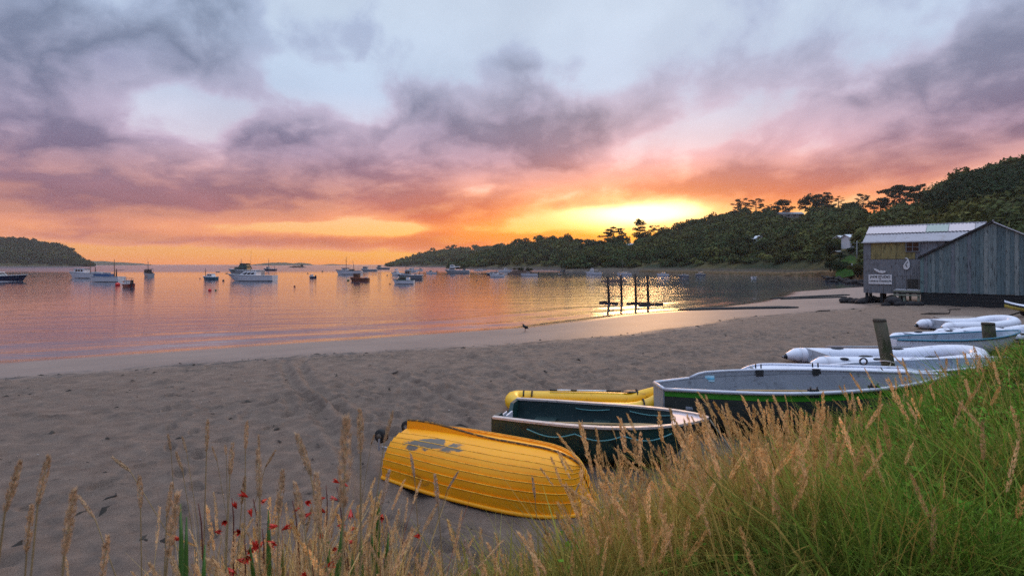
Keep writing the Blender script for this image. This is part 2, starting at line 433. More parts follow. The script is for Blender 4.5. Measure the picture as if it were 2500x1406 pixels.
# ================================================================== the beach: one sheet from the bank to the sea bed
def build_beach():
    rng = np.random.default_rng(11)
    ang = np.concatenate([np.linspace(-180, -56, 40, endpoint=False), np.linspace(-56, 50, 620, endpoint=False), np.linspace(50, 180, 41)])
    rad = np.concatenate([np.geomspace(0.2, 3.2, 30, endpoint=False), np.geomspace(3.2, 46, 520, endpoint=False), np.geomspace(46, 20000, 90)])
    A, Rr = np.meshgrid(np.radians(ang), rad)
    Xg = np.sin(A) * Rr; Yg = np.cos(A) * Rr
    z, s, e = base_z(Xg, Yg)
    tide = s - 7.2 - 0.12 * np.clip(Xg + 10, 0, 32) - 1.6 * (fbm(Xg * 0.16, Yg * 0.16, 3) - 0.5)
    dry = sstep((tide + .3) / 1.6) * sstep((70 - Rr) / 20)
    bankm = sstep((e + 0.2) / 0.8)
    h = (fbm(Xg * 0.7 + 3, Yg * 0.7, 4) - 0.5) * 0.13 + (fbm(Xg * 2.6, Yg * 2.6 + 9, 4) - 0.5) * 0.075
    # trampled sand: hollows with pushed-up rims
    n = 5200
    rr = np.sqrt(rng.random(n)) ; th = np.radians(rng.uniform(-54, 44, n))
    fr = 3.6 + 26 * rng.random(n) ** 0.8
    fx = np.sin(th) * fr; fy = np.cos(th) * fr
    dt = np.radians(106.0 / 620)
    i0 = 30; r0, r1 = 3.2, 46.0; lr = math.log(r1 / r0) / 520
    a0 = np.radians(-56)
    for k in range(n):
        sa = rng.uniform(0.05, 0.10); sb = sa * rng.uniform(1.3, 2.4); ro = rng.uniform(0, math.pi); dep = rng.uniform(0.015, 0.05)
        R3 = 3.2 * sb
        ci = int((th[k] - a0) / dt) + 40; ri = int(math.log(fr[k] / r0) / lr) + i0
        wi = int(R3 / (fr[k] * dt)) + 2; hi = int(R3 / (fr[k] * lr)) + 2
        sl = (slice(max(ri - hi, 0), ri + hi), slice(max(ci - wi, 0), ci + wi))
        ux = Xg[sl] - fx[k]; uy = Yg[sl] - fy[k]
        c, sn = math.cos(ro), math.sin(ro)
        q = ((ux * c + uy * sn) / sb) ** 2 + ((uy * c - ux * sn) / sa) ** 2
        dep *= 0.25 + 1.2 * float(sstep((fbm(np.array([fx[k] * .3]), np.array([fy[k] * .3 + 40]), 2)[0] - .32) / .3))
        h[sl] += -dep * np.exp(-q) + dep * 0.55 * np.exp(-(np.sqrt(q) - 1.7) ** 2 * 2.2)
    # two lines of footprints, left and right foot in turn
    for (x0, y0, x1, y1) in ((-5.6, 5.2, -.5, 17.5), (-9.5, 9.0, 3.5, 12.5), (-3.2, 5.2, -9.0, 13.5), (1.5, 12.5, 9.5, 20.0)):
        Lp = math.hypot(x1 - x0, y1 - y0); ux, uy = (x1 - x0) / Lp, (y1 - y0) / Lp
        for j in range(int(Lp / .62)):
            cx = x0 + ux * .62 * j - uy * .11 * (1 if j % 2 else -1) + rng.normal() * .03; cy = y0 + uy * .62 * j + ux * .11 * (1 if j % 2 else -1) + rng.normal() * .03
            m = (np.abs(Xg - cx) < .45) & (np.abs(Yg - cy) < .45)
            aa = (Xg[m] - cx) * ux + (Yg[m] - cy) * uy; bb = (Yg[m] - cy) * ux - (Xg[m] - cx) * uy
            q = (aa / .15) ** 2 + (bb / .062) ** 2
            h[m] += -.06 * np.exp(-q ** 1.5) + .03 * np.exp(-(np.sqrt(q) - 1.45) ** 2 * 6)
    # hulls have pressed the sand level where they lie
    for (ax, ay, bx, by, w) in ((-1.46, 6.93, .86, 5.65, .95), (-.1, 7.85, 2.8, 6.98, .9), (2.5, 8.66, 7.4, 8.6, .9), (4.3, 10.95, 8, 10.4, .8), (7, 12, 12, 12.7, .8), (.2, 9.5, 2.6, 9.5, .6), (8, 13.7, 12.4, 13.4, 1.0)):
        h *= 0.12 + 0.88 * sstep((np.abs(poly_dist(Xg, Yg, [(ax, ay), (bx, by)])) - w * .8) / .5)
    # dinghy keels and trolley wheels dragged down to the water
    tracks = [[(-0.9, 5.6), (-1.5, 7.0), (-2.9, 9.2), (-4.5, 11.5), (-6.2, 15.0), (-7.0, 18)], [(-1.5, 5.6), (-2.1, 7.0), (-3.5, 9.3), (-5.0, 11.7), (-6.8, 15.2), (-7.7, 18)],
              [(-0.6, 9.5), (-2.6, 12.4), (-3.6, 14.0)], [(0.9, 11), (-0.4, 14), (-1.6, 16)]]
    for tr in tracks:
        d = np.abs(poly_dist(Xg, Yg, tr))
        m = Rr < 40
        h += np.where(m, -0.05 * np.exp(-(d / 0.10) ** 2) + 0.028 * np.exp(-((d - 0.2) / 0.08) ** 2), 0)
    wr = np.exp(-(tide / 0.16) ** 2) * 0.025 * (Rr < 60)
    z = z + h * dry * (1 - 0.6 * bankm) + wr
    z = np.where((s < 5) & (Rr > 60), np.minimum(z, z), z)
    V = np.stack([Xg, Yg, z], -1).reshape(-1, 3)
    nr, nc = Xg.shape
    idx = np.arange(nr * nc).reshape(nr, nc)
    F = np.stack([idx[:-1, :-1], idx[1:, :-1], idx[1:, 1:], idx[:-1, 1:]], -1).reshape(-1, 4)[:, ::-1]
    me = np_mesh('beach', V, F, True, {'shore': np.clip(s, -50, 50).ravel(), 'bank': bankm.ravel(), 'tide': np.clip(tide, -30, 30).ravel()})
    m = bpy.data.materials.new('sand'); m.use_nodes = True; T = Tree(m.node_tree); b = T.n['Principled BSDF']
    p = T.pos(); sh = T.attr('shore'); bk = T.attr('bank'); td = T.attr('tide')
    n1 = T.noise(p, 0.35, 4.0, 0.6); n2 = T.noise(p, 3.0, 6.0, 0.65); n3 = T.noise(p, 70.0, 3.0, 0.7); n4 = T.noise(p, 260.0, 2.0, 0.6)
    dryc = T.mix(n2.lin(0.3, 0.7), (0.140, 0.098, 0.074), (0.265, 0.188, 0.142))
    dryc = T.mix(n3.lin(0.35, 0.75) * 0.35, dryc, (0.12, 0.10, 0.095))
    damp = T.mix(n1.lin(0.3, 0.7), (0.165, 0.112, 0.086), (0.225, 0.155, 0.120))
    # tide bands drawn out along the shore
    band = T.noise(T.comb(sh * 1.6 + n1 * 2.0, 0.0, 0.0), 1.0, 3.0, 0.6)
    damp = T.mix(band.smooth(0.52, 0.62) * 0.25, damp, (0.10, 0.085, 0.078))
    fdry = (td + (n2 - 0.5) * 1.4).smooth(-0.5, 1.0)
    col = T.mix(fdry, damp, dryc)
    # scraps of weed along the last tide line and strewn above it
    wrack = ((td + (n2 - 0.5) * 0.8) * 1.7).sq().m('MULTIPLY', -1.0).exp() * T.noise(p, 1.7, 6.0, 0.72).smooth(0.46, 0.58)
    spots = T.voronoi(T.mapv(p, (1.0, 1.6, 0.4)), 2.1).smooth(0.20, 0.05) * T.noise(p, 7.0, 3.0, 0.7).smooth(0.45, 0.6)
    col = T.mix((wrack * 0.85 + spots * fdry * 0.8).clamp(), col, (0.035, 0.03, 0.026))
    wet = sh.smooth(2.6, 0.2)
    col = T.mix(wet * 0.6, col, (0.095, 0.068, 0.058))
    col = T.mix(bk, col, T.mix(n2, (0.05, 0.042, 0.025), (0.03, 0.04, 0.018)))
    T.l.new(col.k, b.inputs['Base Color'])
    rgh = (sh + (n1 - 0.5) * 1.2).smooth(0.6, 3.0).lin(0, 1, 0.06, 0.58)
    rgh = rgh + fdry * 0.3
    T.l.new(rgh.k, b.inputs['Roughness'])
    T.l.new(fdry.lin(0, 1, 0.5, 0.2).k, b.inputs['Specular IOR Level'])
    hh = (n3 * 0.4 + n2 * 1.2 + n4 * 0.2) * (fdry * 0.95 + 0.05)
    T.l.new(T.bump(hh, 1.0, 0.05).k, b.inputs['Normal'])
    o = link('beach', me, m); tag(o, kind='structure')
    return o
build_beach()

# ================================================================== the sea
def build_sea():
    ang = np.radians(np.concatenate([np.linspace(-180, -60, 24, endpoint=False), np.linspace(-60, 60, 200, endpoint=False), np.linspace(60, 180, 25)]))
    rad = np.concatenate([np.geomspace(8, 600, 200, endpoint=False), np.geomspace(600, 20000, 20)])
    A, Rr = np.meshgrid(ang, rad)
    Xg = np.sin(A) * Rr; Yg = np.cos(A) * Rr
    s = poly_dist(Xg, Yg, WATERLINE)
    sw = np.exp(-((s + 1.6 + 0.5 * (fbm(Xg * 0.2, Yg * 0.2, 2) - 0.5)) / 0.35) ** 2) * 0.045 + np.exp(-((s + 5 + 1.0 * (fbm(Xg * 0.15, Yg * 0.15 + 3, 2) - 0.5)) / 0.6) ** 2) * 0.04
    z = np.full_like(Xg, SEA) + np.where(Rr < 90, sw, 0)
    V = np.stack([Xg, Yg, z], -1).reshape(-1, 3)
    nr, nc = Xg.shape; idx = np.arange(nr * nc).reshape(nr, nc)
    F = np.stack([idx[:-1, :-1], idx[1:, :-1], idx[1:, 1:], idx[:-1, 1:]], -1).reshape(-1, 4)[:, ::-1]
    me = np_mesh('sea', V, F, True, {'shore': np.clip(s, -400, 50).ravel()})
    m = bpy.data.materials.new('sea_water'); m.use_nodes = True; T = Tree(m.node_tree); b = T.n['Principled BSDF']
    p = T.pos(); sh = T.attr('shore')
    pr = T.mapv(p, (1, 1, 1), (0, 0, R(-14)))
    a = T.noise(T.mapv(pr, (0.10, 0.62, 1)), 1.0, 3.0, 0.55, 0.3)
    c = T.noise(T.mapv(p, (1.5, 3.2, 1)), 1.0, 4.0, 0.6, 0.2)
    d = T.noise(T.mapv(p, (0.010, 0.028, 1)), 1.0, 2.0, 0.5)
    far = T.noise(T.mapv(p, (0.004, 0.012, 1)), 1.0, 3.0, 0.6)
    _, py_, _ = T.sep(p)
    ruff = (py_ + (far - 0.5) * 120).smooth(190, 300)
    T.l.new(T.mix(sh.smooth(-9, 0), (0.05, 0.06, 0.085), (0.13, 0.11, 0.105)).k, b.inputs['Base Color'])
    b.inputs['IOR'].default_value = 1.5
    T.l.new((ruff * 0.16 + 0.035).k, b.inputs['Roughness'])
    hgt = a * 0.042 + c * 0.019 * (d.lin(0.3, 0.7, 0.35, 1.2)) + ruff * c * 0.03
    T.l.new(T.bump(hgt, 1.0, 1.0).k, b.inputs['Normal'])
    o = link('sea', me, m); tag(o, kind='structure')
build_sea()

# ================================================================== hills, headlands, islands
def P3(px, py, Y):
    """point at depth Y seen in that photo column and row"""
    return Vector(((px - CXP) / FPX * Y, Y, CAMH - (py - HOR) / FPX * Y))

class Hill:
    def __init__(s, name, rows, canopy, step=6.0, nt=46, seed=1, prof=0.75, rough=1.0):
        s.rows = np.array(rows, float); s.canopy = canopy; s.prof = prof; s.seed = seed; s.rough = rough
        s.p0, s.p1 = s.rows[0, 0], s.rows[-1, 0]
        s.name = name; s.step = step; s.nt = nt
    def cols(s, px):
        return [np.interp(px, s.rows[:, 0], s.rows[:, k]) for k in (1, 2, 3)]
    def at(s, px, t):
        px = np.asarray(px, float); t = np.asarray(t, float)
        Ys, Yc, pc = s.cols(px)
        Y = Ys + (Yc - Ys) * t
        X = (px - CXP) / FPX * Y
        zc = CAMH + (HOR - pc) / FPX * Yc - s.canopy
        zc = np.maximum(zc, SEA + 0.2)
        tt = np.clip(t, 0, 1)
        rise = tt ** s.prof
        gul = (fbm(X * 0.012 + s.seed * 3.1, Y * 0.012, 4) - 0.5)
        z = SEA - 0.25 + (zc - SEA) * rise * (1 + 0.5 * s.rough * gul * (1 - tt) * np.minimum(tt * 4, 1))
        z = np.where(t > 1, SEA + (zc - SEA) * (1 - 0.5 * (t - 1) ** 1.3), z)
        z = z + np.where(t < 0, t * 8.0, 0) + 0.9 * sstep(t / 0.02) * np.minimum(1, (zc - SEA) / 4)
        return X, Y, z
    def build(s, mat):
        px = np.arange(s.p0, s.p1 + 1, s.step)
        t = np.concatenate([[-0.06, -0.02], np.linspace(0, 0.06, 8, endpoint=False), np.linspace(0.06, 1.0, s.nt), np.linspace(1.06, 1.7, 8)])
        A, Tt = np.meshgrid(px, t)
        X_, Y_, Z_ = s.at(A, Tt)
        V = np.stack([X_, Y_, Z_], -1).reshape(-1, 3)
        nr, nc = A.shape; idx = np.arange(nr * nc).reshape(nr, nc)
        F = np.stack([idx[:-1, :-1], idx[:-1, 1:], idx[1:, 1:], idx[1:, :-1]], -1).reshape(-1, 4)
        o = link(s.name, np_mesh(s.name, V, F, True), mat); tag(o, kind='structure')
        return o
    def find(s, px, py):
        """the ground point of the hill seen at that pixel"""
        t = np.linspace(0.0, 1.0, 400)
        X_, Y_, Z_ = s.at(np.full(400, float(px)), t)
        pr = HOR - (Z_ - CAMH) / Y_ * FPX
        i = int(np.argmax(pr <= py)) if np.any(pr <= py) else 399
        return Vector((X_[i], Y_[i], Z_[i])), t[i]

def ground_mat():
    m = bpy.data.materials.new('hill_ground'); m.use_nodes = True; T = Tree(m.node_tree); b = T.n['Principled BSDF']
    p = T.pos(); _, _, z = T.sep(p)
    n = T.noise(p, 0.05, 5.0, 0.6); n2 = T.noise(p, 0.6, 5.0, 0.65)
    g = T.mix(n.smooth(0.42, 0.6), (0.022, 0.032, 0.016), (0.105, 0.085, 0.035))
    g = T.mix(n2.lin(0.3, 0.7) * 0.5, g, (0.03, 0.035, 0.018))
    rock = T.mix(n2.lin(0.3, 0.7), (0.05, 0.042, 0.036), (0.16, 0.125, 0.095))
    T.l.new(T.mix((z + (n2 - 0.5) * 2.5).smooth(0.2, 1.9), rock, g).k, b.inputs['Base Color'])
    b.inputs['Roughness'].default_value = 0.95; b.inputs['Specular IOR Level'].default_value = 0.1
    T.l.new(T.bump(n2, 0.8, 0.6).k, b.inputs['Normal'])
    return m
HG = ground_mat()

RIGHT = Hill('hill', [(1380, 262, 360, 634), (1430, 258, 400, 606), (1480, 252, 400, 597), (1540, 243, 400, 590), (1600, 234, 410, 578), (1660, 225, 420, 562), (1720, 212, 430, 542), (1780, 202, 430, 526),
    (1850, 190, 420, 520), (1900, 178, 400, 522), (2000, 150, 370, 517), (2100, 112, 330, 510), (2200, 100, 300, 504), (2260, 95, 260, 498), (2300, 92, 230, 474), (2340, 90, 215, 450), (2400, 88, 205, 431), (2500, 85, 200, 413),
    (2700, 80, 190, 380), (3200, 75, 170, 370)], 4.0, seed=2)
MID = Hill('headland', [(1100, 440, 470, 655), (1180, 420, 560, 618), (1235, 400, 560, 601), (1290, 385, 560, 590), (1340, 370, 560, 585), (1390, 350, 540, 585), (1440, 330, 520, 598), (1500, 320, 480, 614), (1600, 320, 420, 640)], 4.0, seed=5)
FARH = Hill('headland', [(944, 900, 930, 649.5), (960, 880, 950, 643), (1000, 840, 1000, 632), (1060, 780, 1040, 614), (1110, 720, 1050, 608), (1160, 680, 1050, 606), (1210, 640, 1050, 604), (1300, 600, 1000, 604), (1400, 600, 900, 630)], 4.0, seed=8)
LEFT = Hill('headland', [(-420, 700, 950, 560), (-200, 760, 1000, 570), (0, 800, 1000, 587), (40, 830, 1010, 588), (90, 850, 1010, 594), (130, 860, 1010, 601), (165, 880, 1000, 612), (190, 890, 990, 628), (203, 900, 960, 643), (226, 920, 935, 649)], 4.0, seed=12)
for h_ in (RIGHT, MID, FARH, LEFT): h_.build(HG)

def island(name, cols, Y, depth, mat, seed):
    rng = np.random.default_rng(seed)
    pts = np.array(cols, float)
    px = np.linspace(pts[0, 0], pts[-1, 0], 90); py = np.interp(px, pts[:, 0], pts[:, 1])
    X_ = (px - CXP) / FPX * Y; top = CAMH - (py - HOR) / FPX * Y
    top = np.maximum(top + (fbm(px * 0.15, px * 0 + seed, 4) - 0.5) * 10, SEA - 1)
    rows = []
    for k, (f, dy) in enumerate(((0.0, -0.5), (0.35, -0.42), (0.75, -0.25), (1.0, 0.0), (0.7, 0.25), (0.0, 0.5))):
        z = (SEA - 4) + (top - SEA + 4) * f
        rows.append(np.stack([X_, np.full_like(X_, Y + dy * depth) + (fbm(px * 0.1, px * 0 + k, 3) - 0.5) * depth * 0.2, z], -1))
    V = np.concatenate(rows); n = len(px); idx = np.arange(len(rows) * n).reshape(len(rows), n)
    F = np.stack([idx[:-1, :-1], idx[:-1, 1:], idx[1:, 1:], idx[1:, :-1]], -1).reshape(-1, 4)
    return tag(link(name, np_mesh(name, V, F, True), mat), kind='structure')
island('island', [(195, 645), (215, 638.5), (240, 638), (275, 641.5), (300, 641.5), (314, 643.5), (322, 647)], 2600, 500, HG, 3)
island('island', [(630, 647.5), (645, 645), (668, 642), (690, 641.5), (712, 642), (722, 645), (732, 642), (740, 643), (748, 647.5)], 2500, 400, HG, 4)
island('island', [(796, 647.6), (804, 645.6), (815, 645), (830, 646), (850, 647.6)], 2900, 400, HG, 6)

# ------------------------------------------------------------------ bush on the hills (leaf clumps spread through each crown)
FOL = vcol_mat('bush_foliage', rough=0.85, spec=0.08, trans=0.12)
def leaf_cloud(rng, C, rad, nleaf, leaf, col, flat=0.75, colvar=0.35):
    """C (n,3) crown centres, rad (n,) radii -> triangles over lumpy crowns"""
    n = len(C); N = n * nleaf
    d = rng.normal(size=(N, 3)); d[:, 2] = np.abs(d[:, 2]) * 0.9 - 0.25
    d /= np.linalg.norm(d, axis=1)[:, None]
    ci = np.repeat(np.arange(n), nleaf)
    lump = 0.72 + 0.45 * vnoise(d[:, 0] * 2.2 + ci * 3.7, d[:, 1] * 2.2 + d[:, 2] * 2.1 + ci * 1.3)
    rr = rad[ci] * lump * (0.72 + 0.33 * rng.random(N))
    c = C[ci] + d * rr[:, None] * np.array([1, 1, flat])
    nrm = d + rng.normal(size=(N, 3)) * 0.55; nrm /= np.linalg.norm(nrm, axis=1)[:, None]
    a = np.cross(nrm, rng.normal(size=(N, 3))); a /= np.linalg.norm(a, axis=1)[:, None] + 1e-9
    b = np.cross(nrm, a)
    s = (leaf * (0.6 + 0.8 * rng.random(N)) * np.sqrt(rad[ci]))[:, None]
    V = np.stack([c + a * s, c - a * s * 0.5 + b * s * 0.85, c - a * s * 0.5 - b * s * 0.85], 1).reshape(-1, 3)
    k = col[ci] * (1 - colvar / 2 + colvar * rng.random((N, 1)))
    return V, np.repeat(k, 3, 0)

def bush(hill, name, n, rmin, rmax, nleaf, leaf, seed, skip=None, tmin=0.035, px=None):
    rng = np.random.default_rng(seed)
    p = rng.uniform(*(px or (hill.p0, hill.p1)), n); t = tmin + (1.06 - tmin) * rng.random(n)
    keep = np.ones(n, bool)
    X_, Y_, Z_ = hill.at(p, t)
    row = HOR - (Z_ - CAMH) / Y_ * FPX
    if skip:
        for (x0, y0, x1, y1) in skip: keep &= ~((p > x0) & (p < x1) & (row > y0) & (row < y1))
    r = rmin + (rmax - rmin) * rng.random(n) ** 1.6
    # never let a big crown sit in the first metres above the tide
    r = np.where(t < 0.08, np.minimum(r, rmin * 1.2), r)
    up = np.where(t > .90, rng.random(n) ** 2.2 * 4.5 * (rmax / 4.6) ** .5, 0)
    C = np.stack([X_, Y_, Z_ + r * 0.45 + up], -1)[keep]; r = r[keep]
    hue = rng.random(len(r)); big = fbm(C[:, 0] * 0.02, C[:, 1] * 0.02, 3)
    base = np.array([0.034, 0.056, 0.022]) + np.outer(hue ** 2, [0.060, 0.042, 0.006]) + np.outer(np.clip(big - 0.5, 0, 1), [0.10, 0.05, 0.0])
    base *= (0.45 + 1.0 * rng.random(len(r)))[:, None]
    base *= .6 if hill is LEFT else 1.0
    V, K = leaf_cloud(rng, C, r, nleaf, leaf, base)
    F = np.arange(len(V)).reshape(-1, 3)
    return tag(link(name, np_mesh(name, V, F, False, {'col': K}), FOL), 'dense dark native bush covering the ' + {RIGHT: 'hill behind the shed', MID: 'middle headland', FARH: 'farthest low headland', LEFT: 'headland at far left'}[hill], 'bush', kind='stuff')
CLEAR = [(1893, 520, 1975, 548), (2095, 512, 2190, 548), (2200, 500, 2250, 520), (2040, 606, 2112, 680), (1843, 586, 1864, 616), (2062, 584, 2112, 612), (1530, 596, 1556, 618), (1392, 616, 1424, 632), (1940, 650, 2112, 690)]
bush(RIGHT, 'hillside_bush', 4600, 1.6, 5.2, 120, 0.34, 21, CLEAR, px=(1380, 2560))
bush(MID, 'headland_bush', 1100, 2.5, 5.0, 70, 0.5, 22, [(1392, 616, 1424, 632)])
bush(FARH, 'headland_bush', 900, 4.0, 7.0, 50, 0.7, 23)
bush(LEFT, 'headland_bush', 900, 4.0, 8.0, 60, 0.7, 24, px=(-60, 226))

# ------------------------------------------------------------------ single trees that stand out along the skyline
BARK = simple('bark', (62, 50, 42), 0.9, 0.3, 2.0, 0.6, spec=0.1)
TFOL = vcol_mat('tree_foliage', rough=0.85, spec=0.08, trans=0.18)
def tree(label, base, H, W, kind, seed, group=None):
    rng = np.random.default_rng(seed); rd = random.Random(seed)
    t = empty('tree' if kind != 'umbrella' else 'pine_tree', label, 'tree', base, group=group)
    mb = MB(); ends = []
    lean = rd.uniform(-0.05, 0.05)
    hb = {'umbrella': 0.62, 'round': 0.35, 'sparse': 0.3, 'layer': 0.45, 'tall': 0.3}[kind] * H
    top = Vector((lean * H, 0, H * {'umbrella': 0.9, 'round': 0.8, 'sparse': 0.92, 'layer': 0.92, 'tall': 0.95}[kind]))
    tr = 0.022 * H + 0.05
    pts = [Vector((0, 0, -1.0)), Vector((lean * hb * 0.5 + rd.uniform(-.02, .02) * H, 0, hb * 0.5)), Vector((lean * hb, 0, hb)), top * 0.5 + Vector((lean * hb, 0, hb)) * 0.5, top]
    mb.tube(pts, [tr * 1.3, tr, tr * 0.85, tr * 0.55, tr * 0.15], 7)
    nl = {'umbrella': 16, 'round': 16, 'sparse': 15, 'layer': 16, 'tall': 18}[kind]
    for k in range(nl):
        f = (k + 0.5) / nl; a = k * 2.399 + rd.uniform(-.4, .4)
        if kind == 'umbrella': st = hb * 0.72 + f * (H * 0.86 - hb * 0.72); ln = W / 2 * rd.uniform(0.55, 1.0) * (1.0 if f < .75 else 0.7); ez = H * rd.uniform(0.80, 0.93) if f > .3 else st + H * rd.uniform(.05, .12)
        elif kind == 'round': st = H * (0.25 + 0.5 * f); ln = W / 2 * rd.uniform(.6, 1) * math.sin(math.pi * (0.25 + 0.62 * f)); ez = st + H * rd.uniform(.02, .18)
        elif kind == 'sparse': st = H * (0.2 + 0.65 * f); ln = W / 2 * rd.uniform(.5, 1) * (1 - 0.55 * f); ez = st + H * rd.uniform(.08, .25)
        elif kind == 'layer': st = H * (0.35 + 0.55 * f); ln = W / 2 * rd.uniform(.6, 1) * (1.05 - 0.6 * f); ez = st + H * rd.uniform(.0, .06)
        else: st = H * (0.15 + 0.75 * f); ln = W / 2 * rd.uniform(.6, 1) * (1.0 - 0.7 * f); ez = st + H * rd.uniform(.05, .15)
        p0 = Vector((lean * st, 0, st)); p2 = Vector((lean * st + math.cos(a) * ln, math.sin(a) * ln, min(ez, H)))
        p1 = p0.lerp(p2, .5) + Vector((rd.uniform(-.04, .04) * W, 0, rd.uniform(-.01, .03) * H))
        r0 = tr * (0.55 - 0.3 * f)
        mb.tube([p0, p1, p2], [r0, r0 * .6, r0 * .25], 5)
        ends.append(p2); ends.append(p1.lerp(p2, .5))
        if kind in ('sparse', 'umbrella'):
            q = p1 + Vector((rd.uniform(-.15, .15) * W, rd.uniform(-.1, .1) * W, H * rd.uniform(.05, .14)))
            mb.tube([p1, q], [r0 * .5, r0 * .15], 4); ends.append(q)
    mb.build('trunk', BARK, t)
    C = np.array([tuple(e) for e in ends])
    cr = {'umbrella': 0.11, 'round': 0.15, 'sparse': 0.075, 'layer': 0.10, 'tall': 0.14}[kind] * W
    flat = {'umbrella': 0.42, 'round': 0.8, 'sparse': 0.7, 'layer': 0.4, 'tall': 0.8}[kind]
    rad = cr * (0.7 + 0.6 * rng.random(len(C)))
    col = np.tile(np.array([0.028, 0.040, 0.020]), (len(C), 1)) * (0.75 + 0.5 * rng.random((len(C), 1)))
    nl = {'sparse': 60, 'umbrella': 80, 'round': 100, 'layer': 75, 'tall': 90}[kind]
    V, K = leaf_cloud(rng, C, rad, nl, 0.070 * W ** 0.5 * (0.8 if kind == 'sparse' else 1.0), col, flat)
    link('crown', np_mesh('crown', V, np.arange(len(V)).reshape(-1, 3), False, {'col': K}), TFOL, t)
    return t
def sky_tree(hill, px, pb, pt, wpx, kind, label, seed, back=None):
    p, tt = hill.find(px, pb)
    s_ = p.y / FPX
    top = CAMH - (pt - HOR) * s_
    return tree(label, (p.x, p.y, p.z - 0.3), top - p.z, wpx * s_, kind, seed, 'trees along the skyline')
ST = [
    (RIGHT, 1500, 604, 553, 74, 'layer', 'dark spreading tree on the shoulder above the pale bank, left of the sun glow'),
    (RIGHT, 1562, 592, 537, 44, 'tall', 'tall narrow tree standing in the brightest part of the sunrise'),
    (RIGHT, 1598, 584, 551, 46, 'sparse', 'thin ragged tree just right of the tall tree in the sunrise'),
    (RIGHT, 1622, 580, 556, 26, 'sparse', 'small lone sapling on the slope right of the sunrise trees'),
    (RIGHT, 1652, 572, 554, 30, 'layer', 'small flat bush tree at the foot of the long ridge'),
    (RIGHT, 1806, 528, 486, 60, 'sparse', 'open branched tree at the left end of the ridge row'),
    (RIGHT, 1845, 526, 482, 52, 'layer', 'wind-flattened pine second from the left on the ridge'),
    (RIGHT, 1879, 522, 498, 30, 'layer', 'small pine between the wind-flattened pine and the round tree'),
    (RIGHT, 1912, 522, 481, 46, 'round', 'round-headed tree on the ridge beside the long low house'),
    (RIGHT, 1985, 520, 469, 62, 'round', 'big dense dark tree in the middle of the ridge'),
    (RIGHT, 2018, 518, 470, 40, 'tall', 'upright dark tree touching the big dense ridge tree'),
    (RIGHT, 2046, 516, 477, 34, 'layer', 'layered tree closing the dense ridge clump on its right'),
    (RIGHT, 2072, 514, 492, 36, 'round', 'low bushy tree in the dip of the ridge'),
    (RIGHT, 2108, 514, 474, 56, 'sparse', 'airy tree with glowing gaps between the dip and the umbrella pines'),
    (RIGHT, 2150, 510, 482, 52, 'round', 'bushy tree under the left arm of the tall umbrella pine'),
    (RIGHT, 2196, 508, 453, 92, 'umbrella', 'tall flat-topped umbrella pine above the shed roof'),
    (RIGHT, 2264, 502, 466, 86, 'umbrella', 'lower wide umbrella pine next to the dark wooded slope'),
    (MID, 1284, 597, 580, 32, 'layer', 'leaning tree at the top left of the middle headland'),
    (MID, 1250, 604, 593, 26, 'sparse', 'spindly tree low on the left of the middle headland'),
    (MID, 1318, 592, 582, 30, 'layer', 'small tree on the crown of the middle headland'),
    (MID, 1348, 590, 579, 28, 'sparse', 'open tree on the crown of the middle headland, nearer the sun'),
    (MID, 1382, 590, 579, 30, 'sparse', 'open tree on the right brow of the middle headland'),
    (MID, 1412, 594, 583, 30, 'layer', 'flat tree at the right end of the middle headland'),
    (LEFT, 22, 592, 582, 26, 'layer', 'tree on the top of the left headland near the picture edge'),
    (LEFT, 92, 598, 590, 22, 'layer', 'tree on the brow of the left headland'),
    (LEFT, 134, 605, 597, 20, 'layer', 'tree half way down the left headland'),
    (LEFT, 177, 618, 606, 18, 'sparse', 'lone wispy tree near the tip of the left headland'),
]
for k, (h_, px, pb, pt, w_, kd, lb) in enumerate(ST): sky_tree(h_, px, pb, pt, w_, kd, lb, 100 + k)

# dark wood on the near slope behind the shed: bigger crowns
def near_wood():
    rng = np.random.default_rng(31); n = 520
    p = rng.uniform(2285, 2620, n); t = rng.uniform(0.35, 1.05, n)
    X_, Y_, Z_ = RIGHT.at(p, t); r = rng.uniform(2.2, 4.6, n)
    C = np.stack([X_, Y_, Z_ + r * 0.9], -1)
    base = np.array([0.022, 0.036, 0.016]) * (0.7 + 0.7 * rng.random((n, 1)))
    V, K = leaf_cloud(rng, C, r, 330, 0.22, base)
    tag(link('hillside_wood', np_mesh('hillside_wood', V, np.arange(len(V)).reshape(-1, 3), False, {'col': K}), FOL), 'tall dark wood on the slope at upper right', 'wood', kind='stuff')
near_wood()

# ------------------------------------------------------------------ haze over the bay
def build_haze():
    mb = MB(); mb.box((0, 1500, 47), (6400, 3500, 112))
    m = bpy.data.materials.new('haze'); m.use_nodes = True; T = Tree(m.node_tree); T.n.remove(T.n['Principled BSDF'])
    v = T.new('ShaderNodeVolumePrincipled'); v.inputs['Color'].default_value = (0.95, 0.92, 0.92, 1); v.inputs['Density'].default_value = 0.00011
    v.inputs['Anisotropy'].default_value = 0.35
    T.l.new(v.outputs[0], T.n['Material Output'].inputs['Volume'])
    tag(mb.build('haze', m), kind='stuff')
build_haze()

# ================================================================== the shed on the beach
SH_A = Vector((0.727, -0.687, 0)); SH_B = Vector((0.687, 0.727, 0)); SH_O = Vector((27.9, 35.0, 0))
def shp(s, t, z): return SH_O + SH_A * s + SH_B * t + Vector((0, 0, z))
SHM = Matrix(((SH_A.x, SH_B.x, 0, SH_O.x), (SH_A.y, SH_B.y, 0, SH_O.y), (0, 0, 1, 0), (0, 0, 0, 1)))

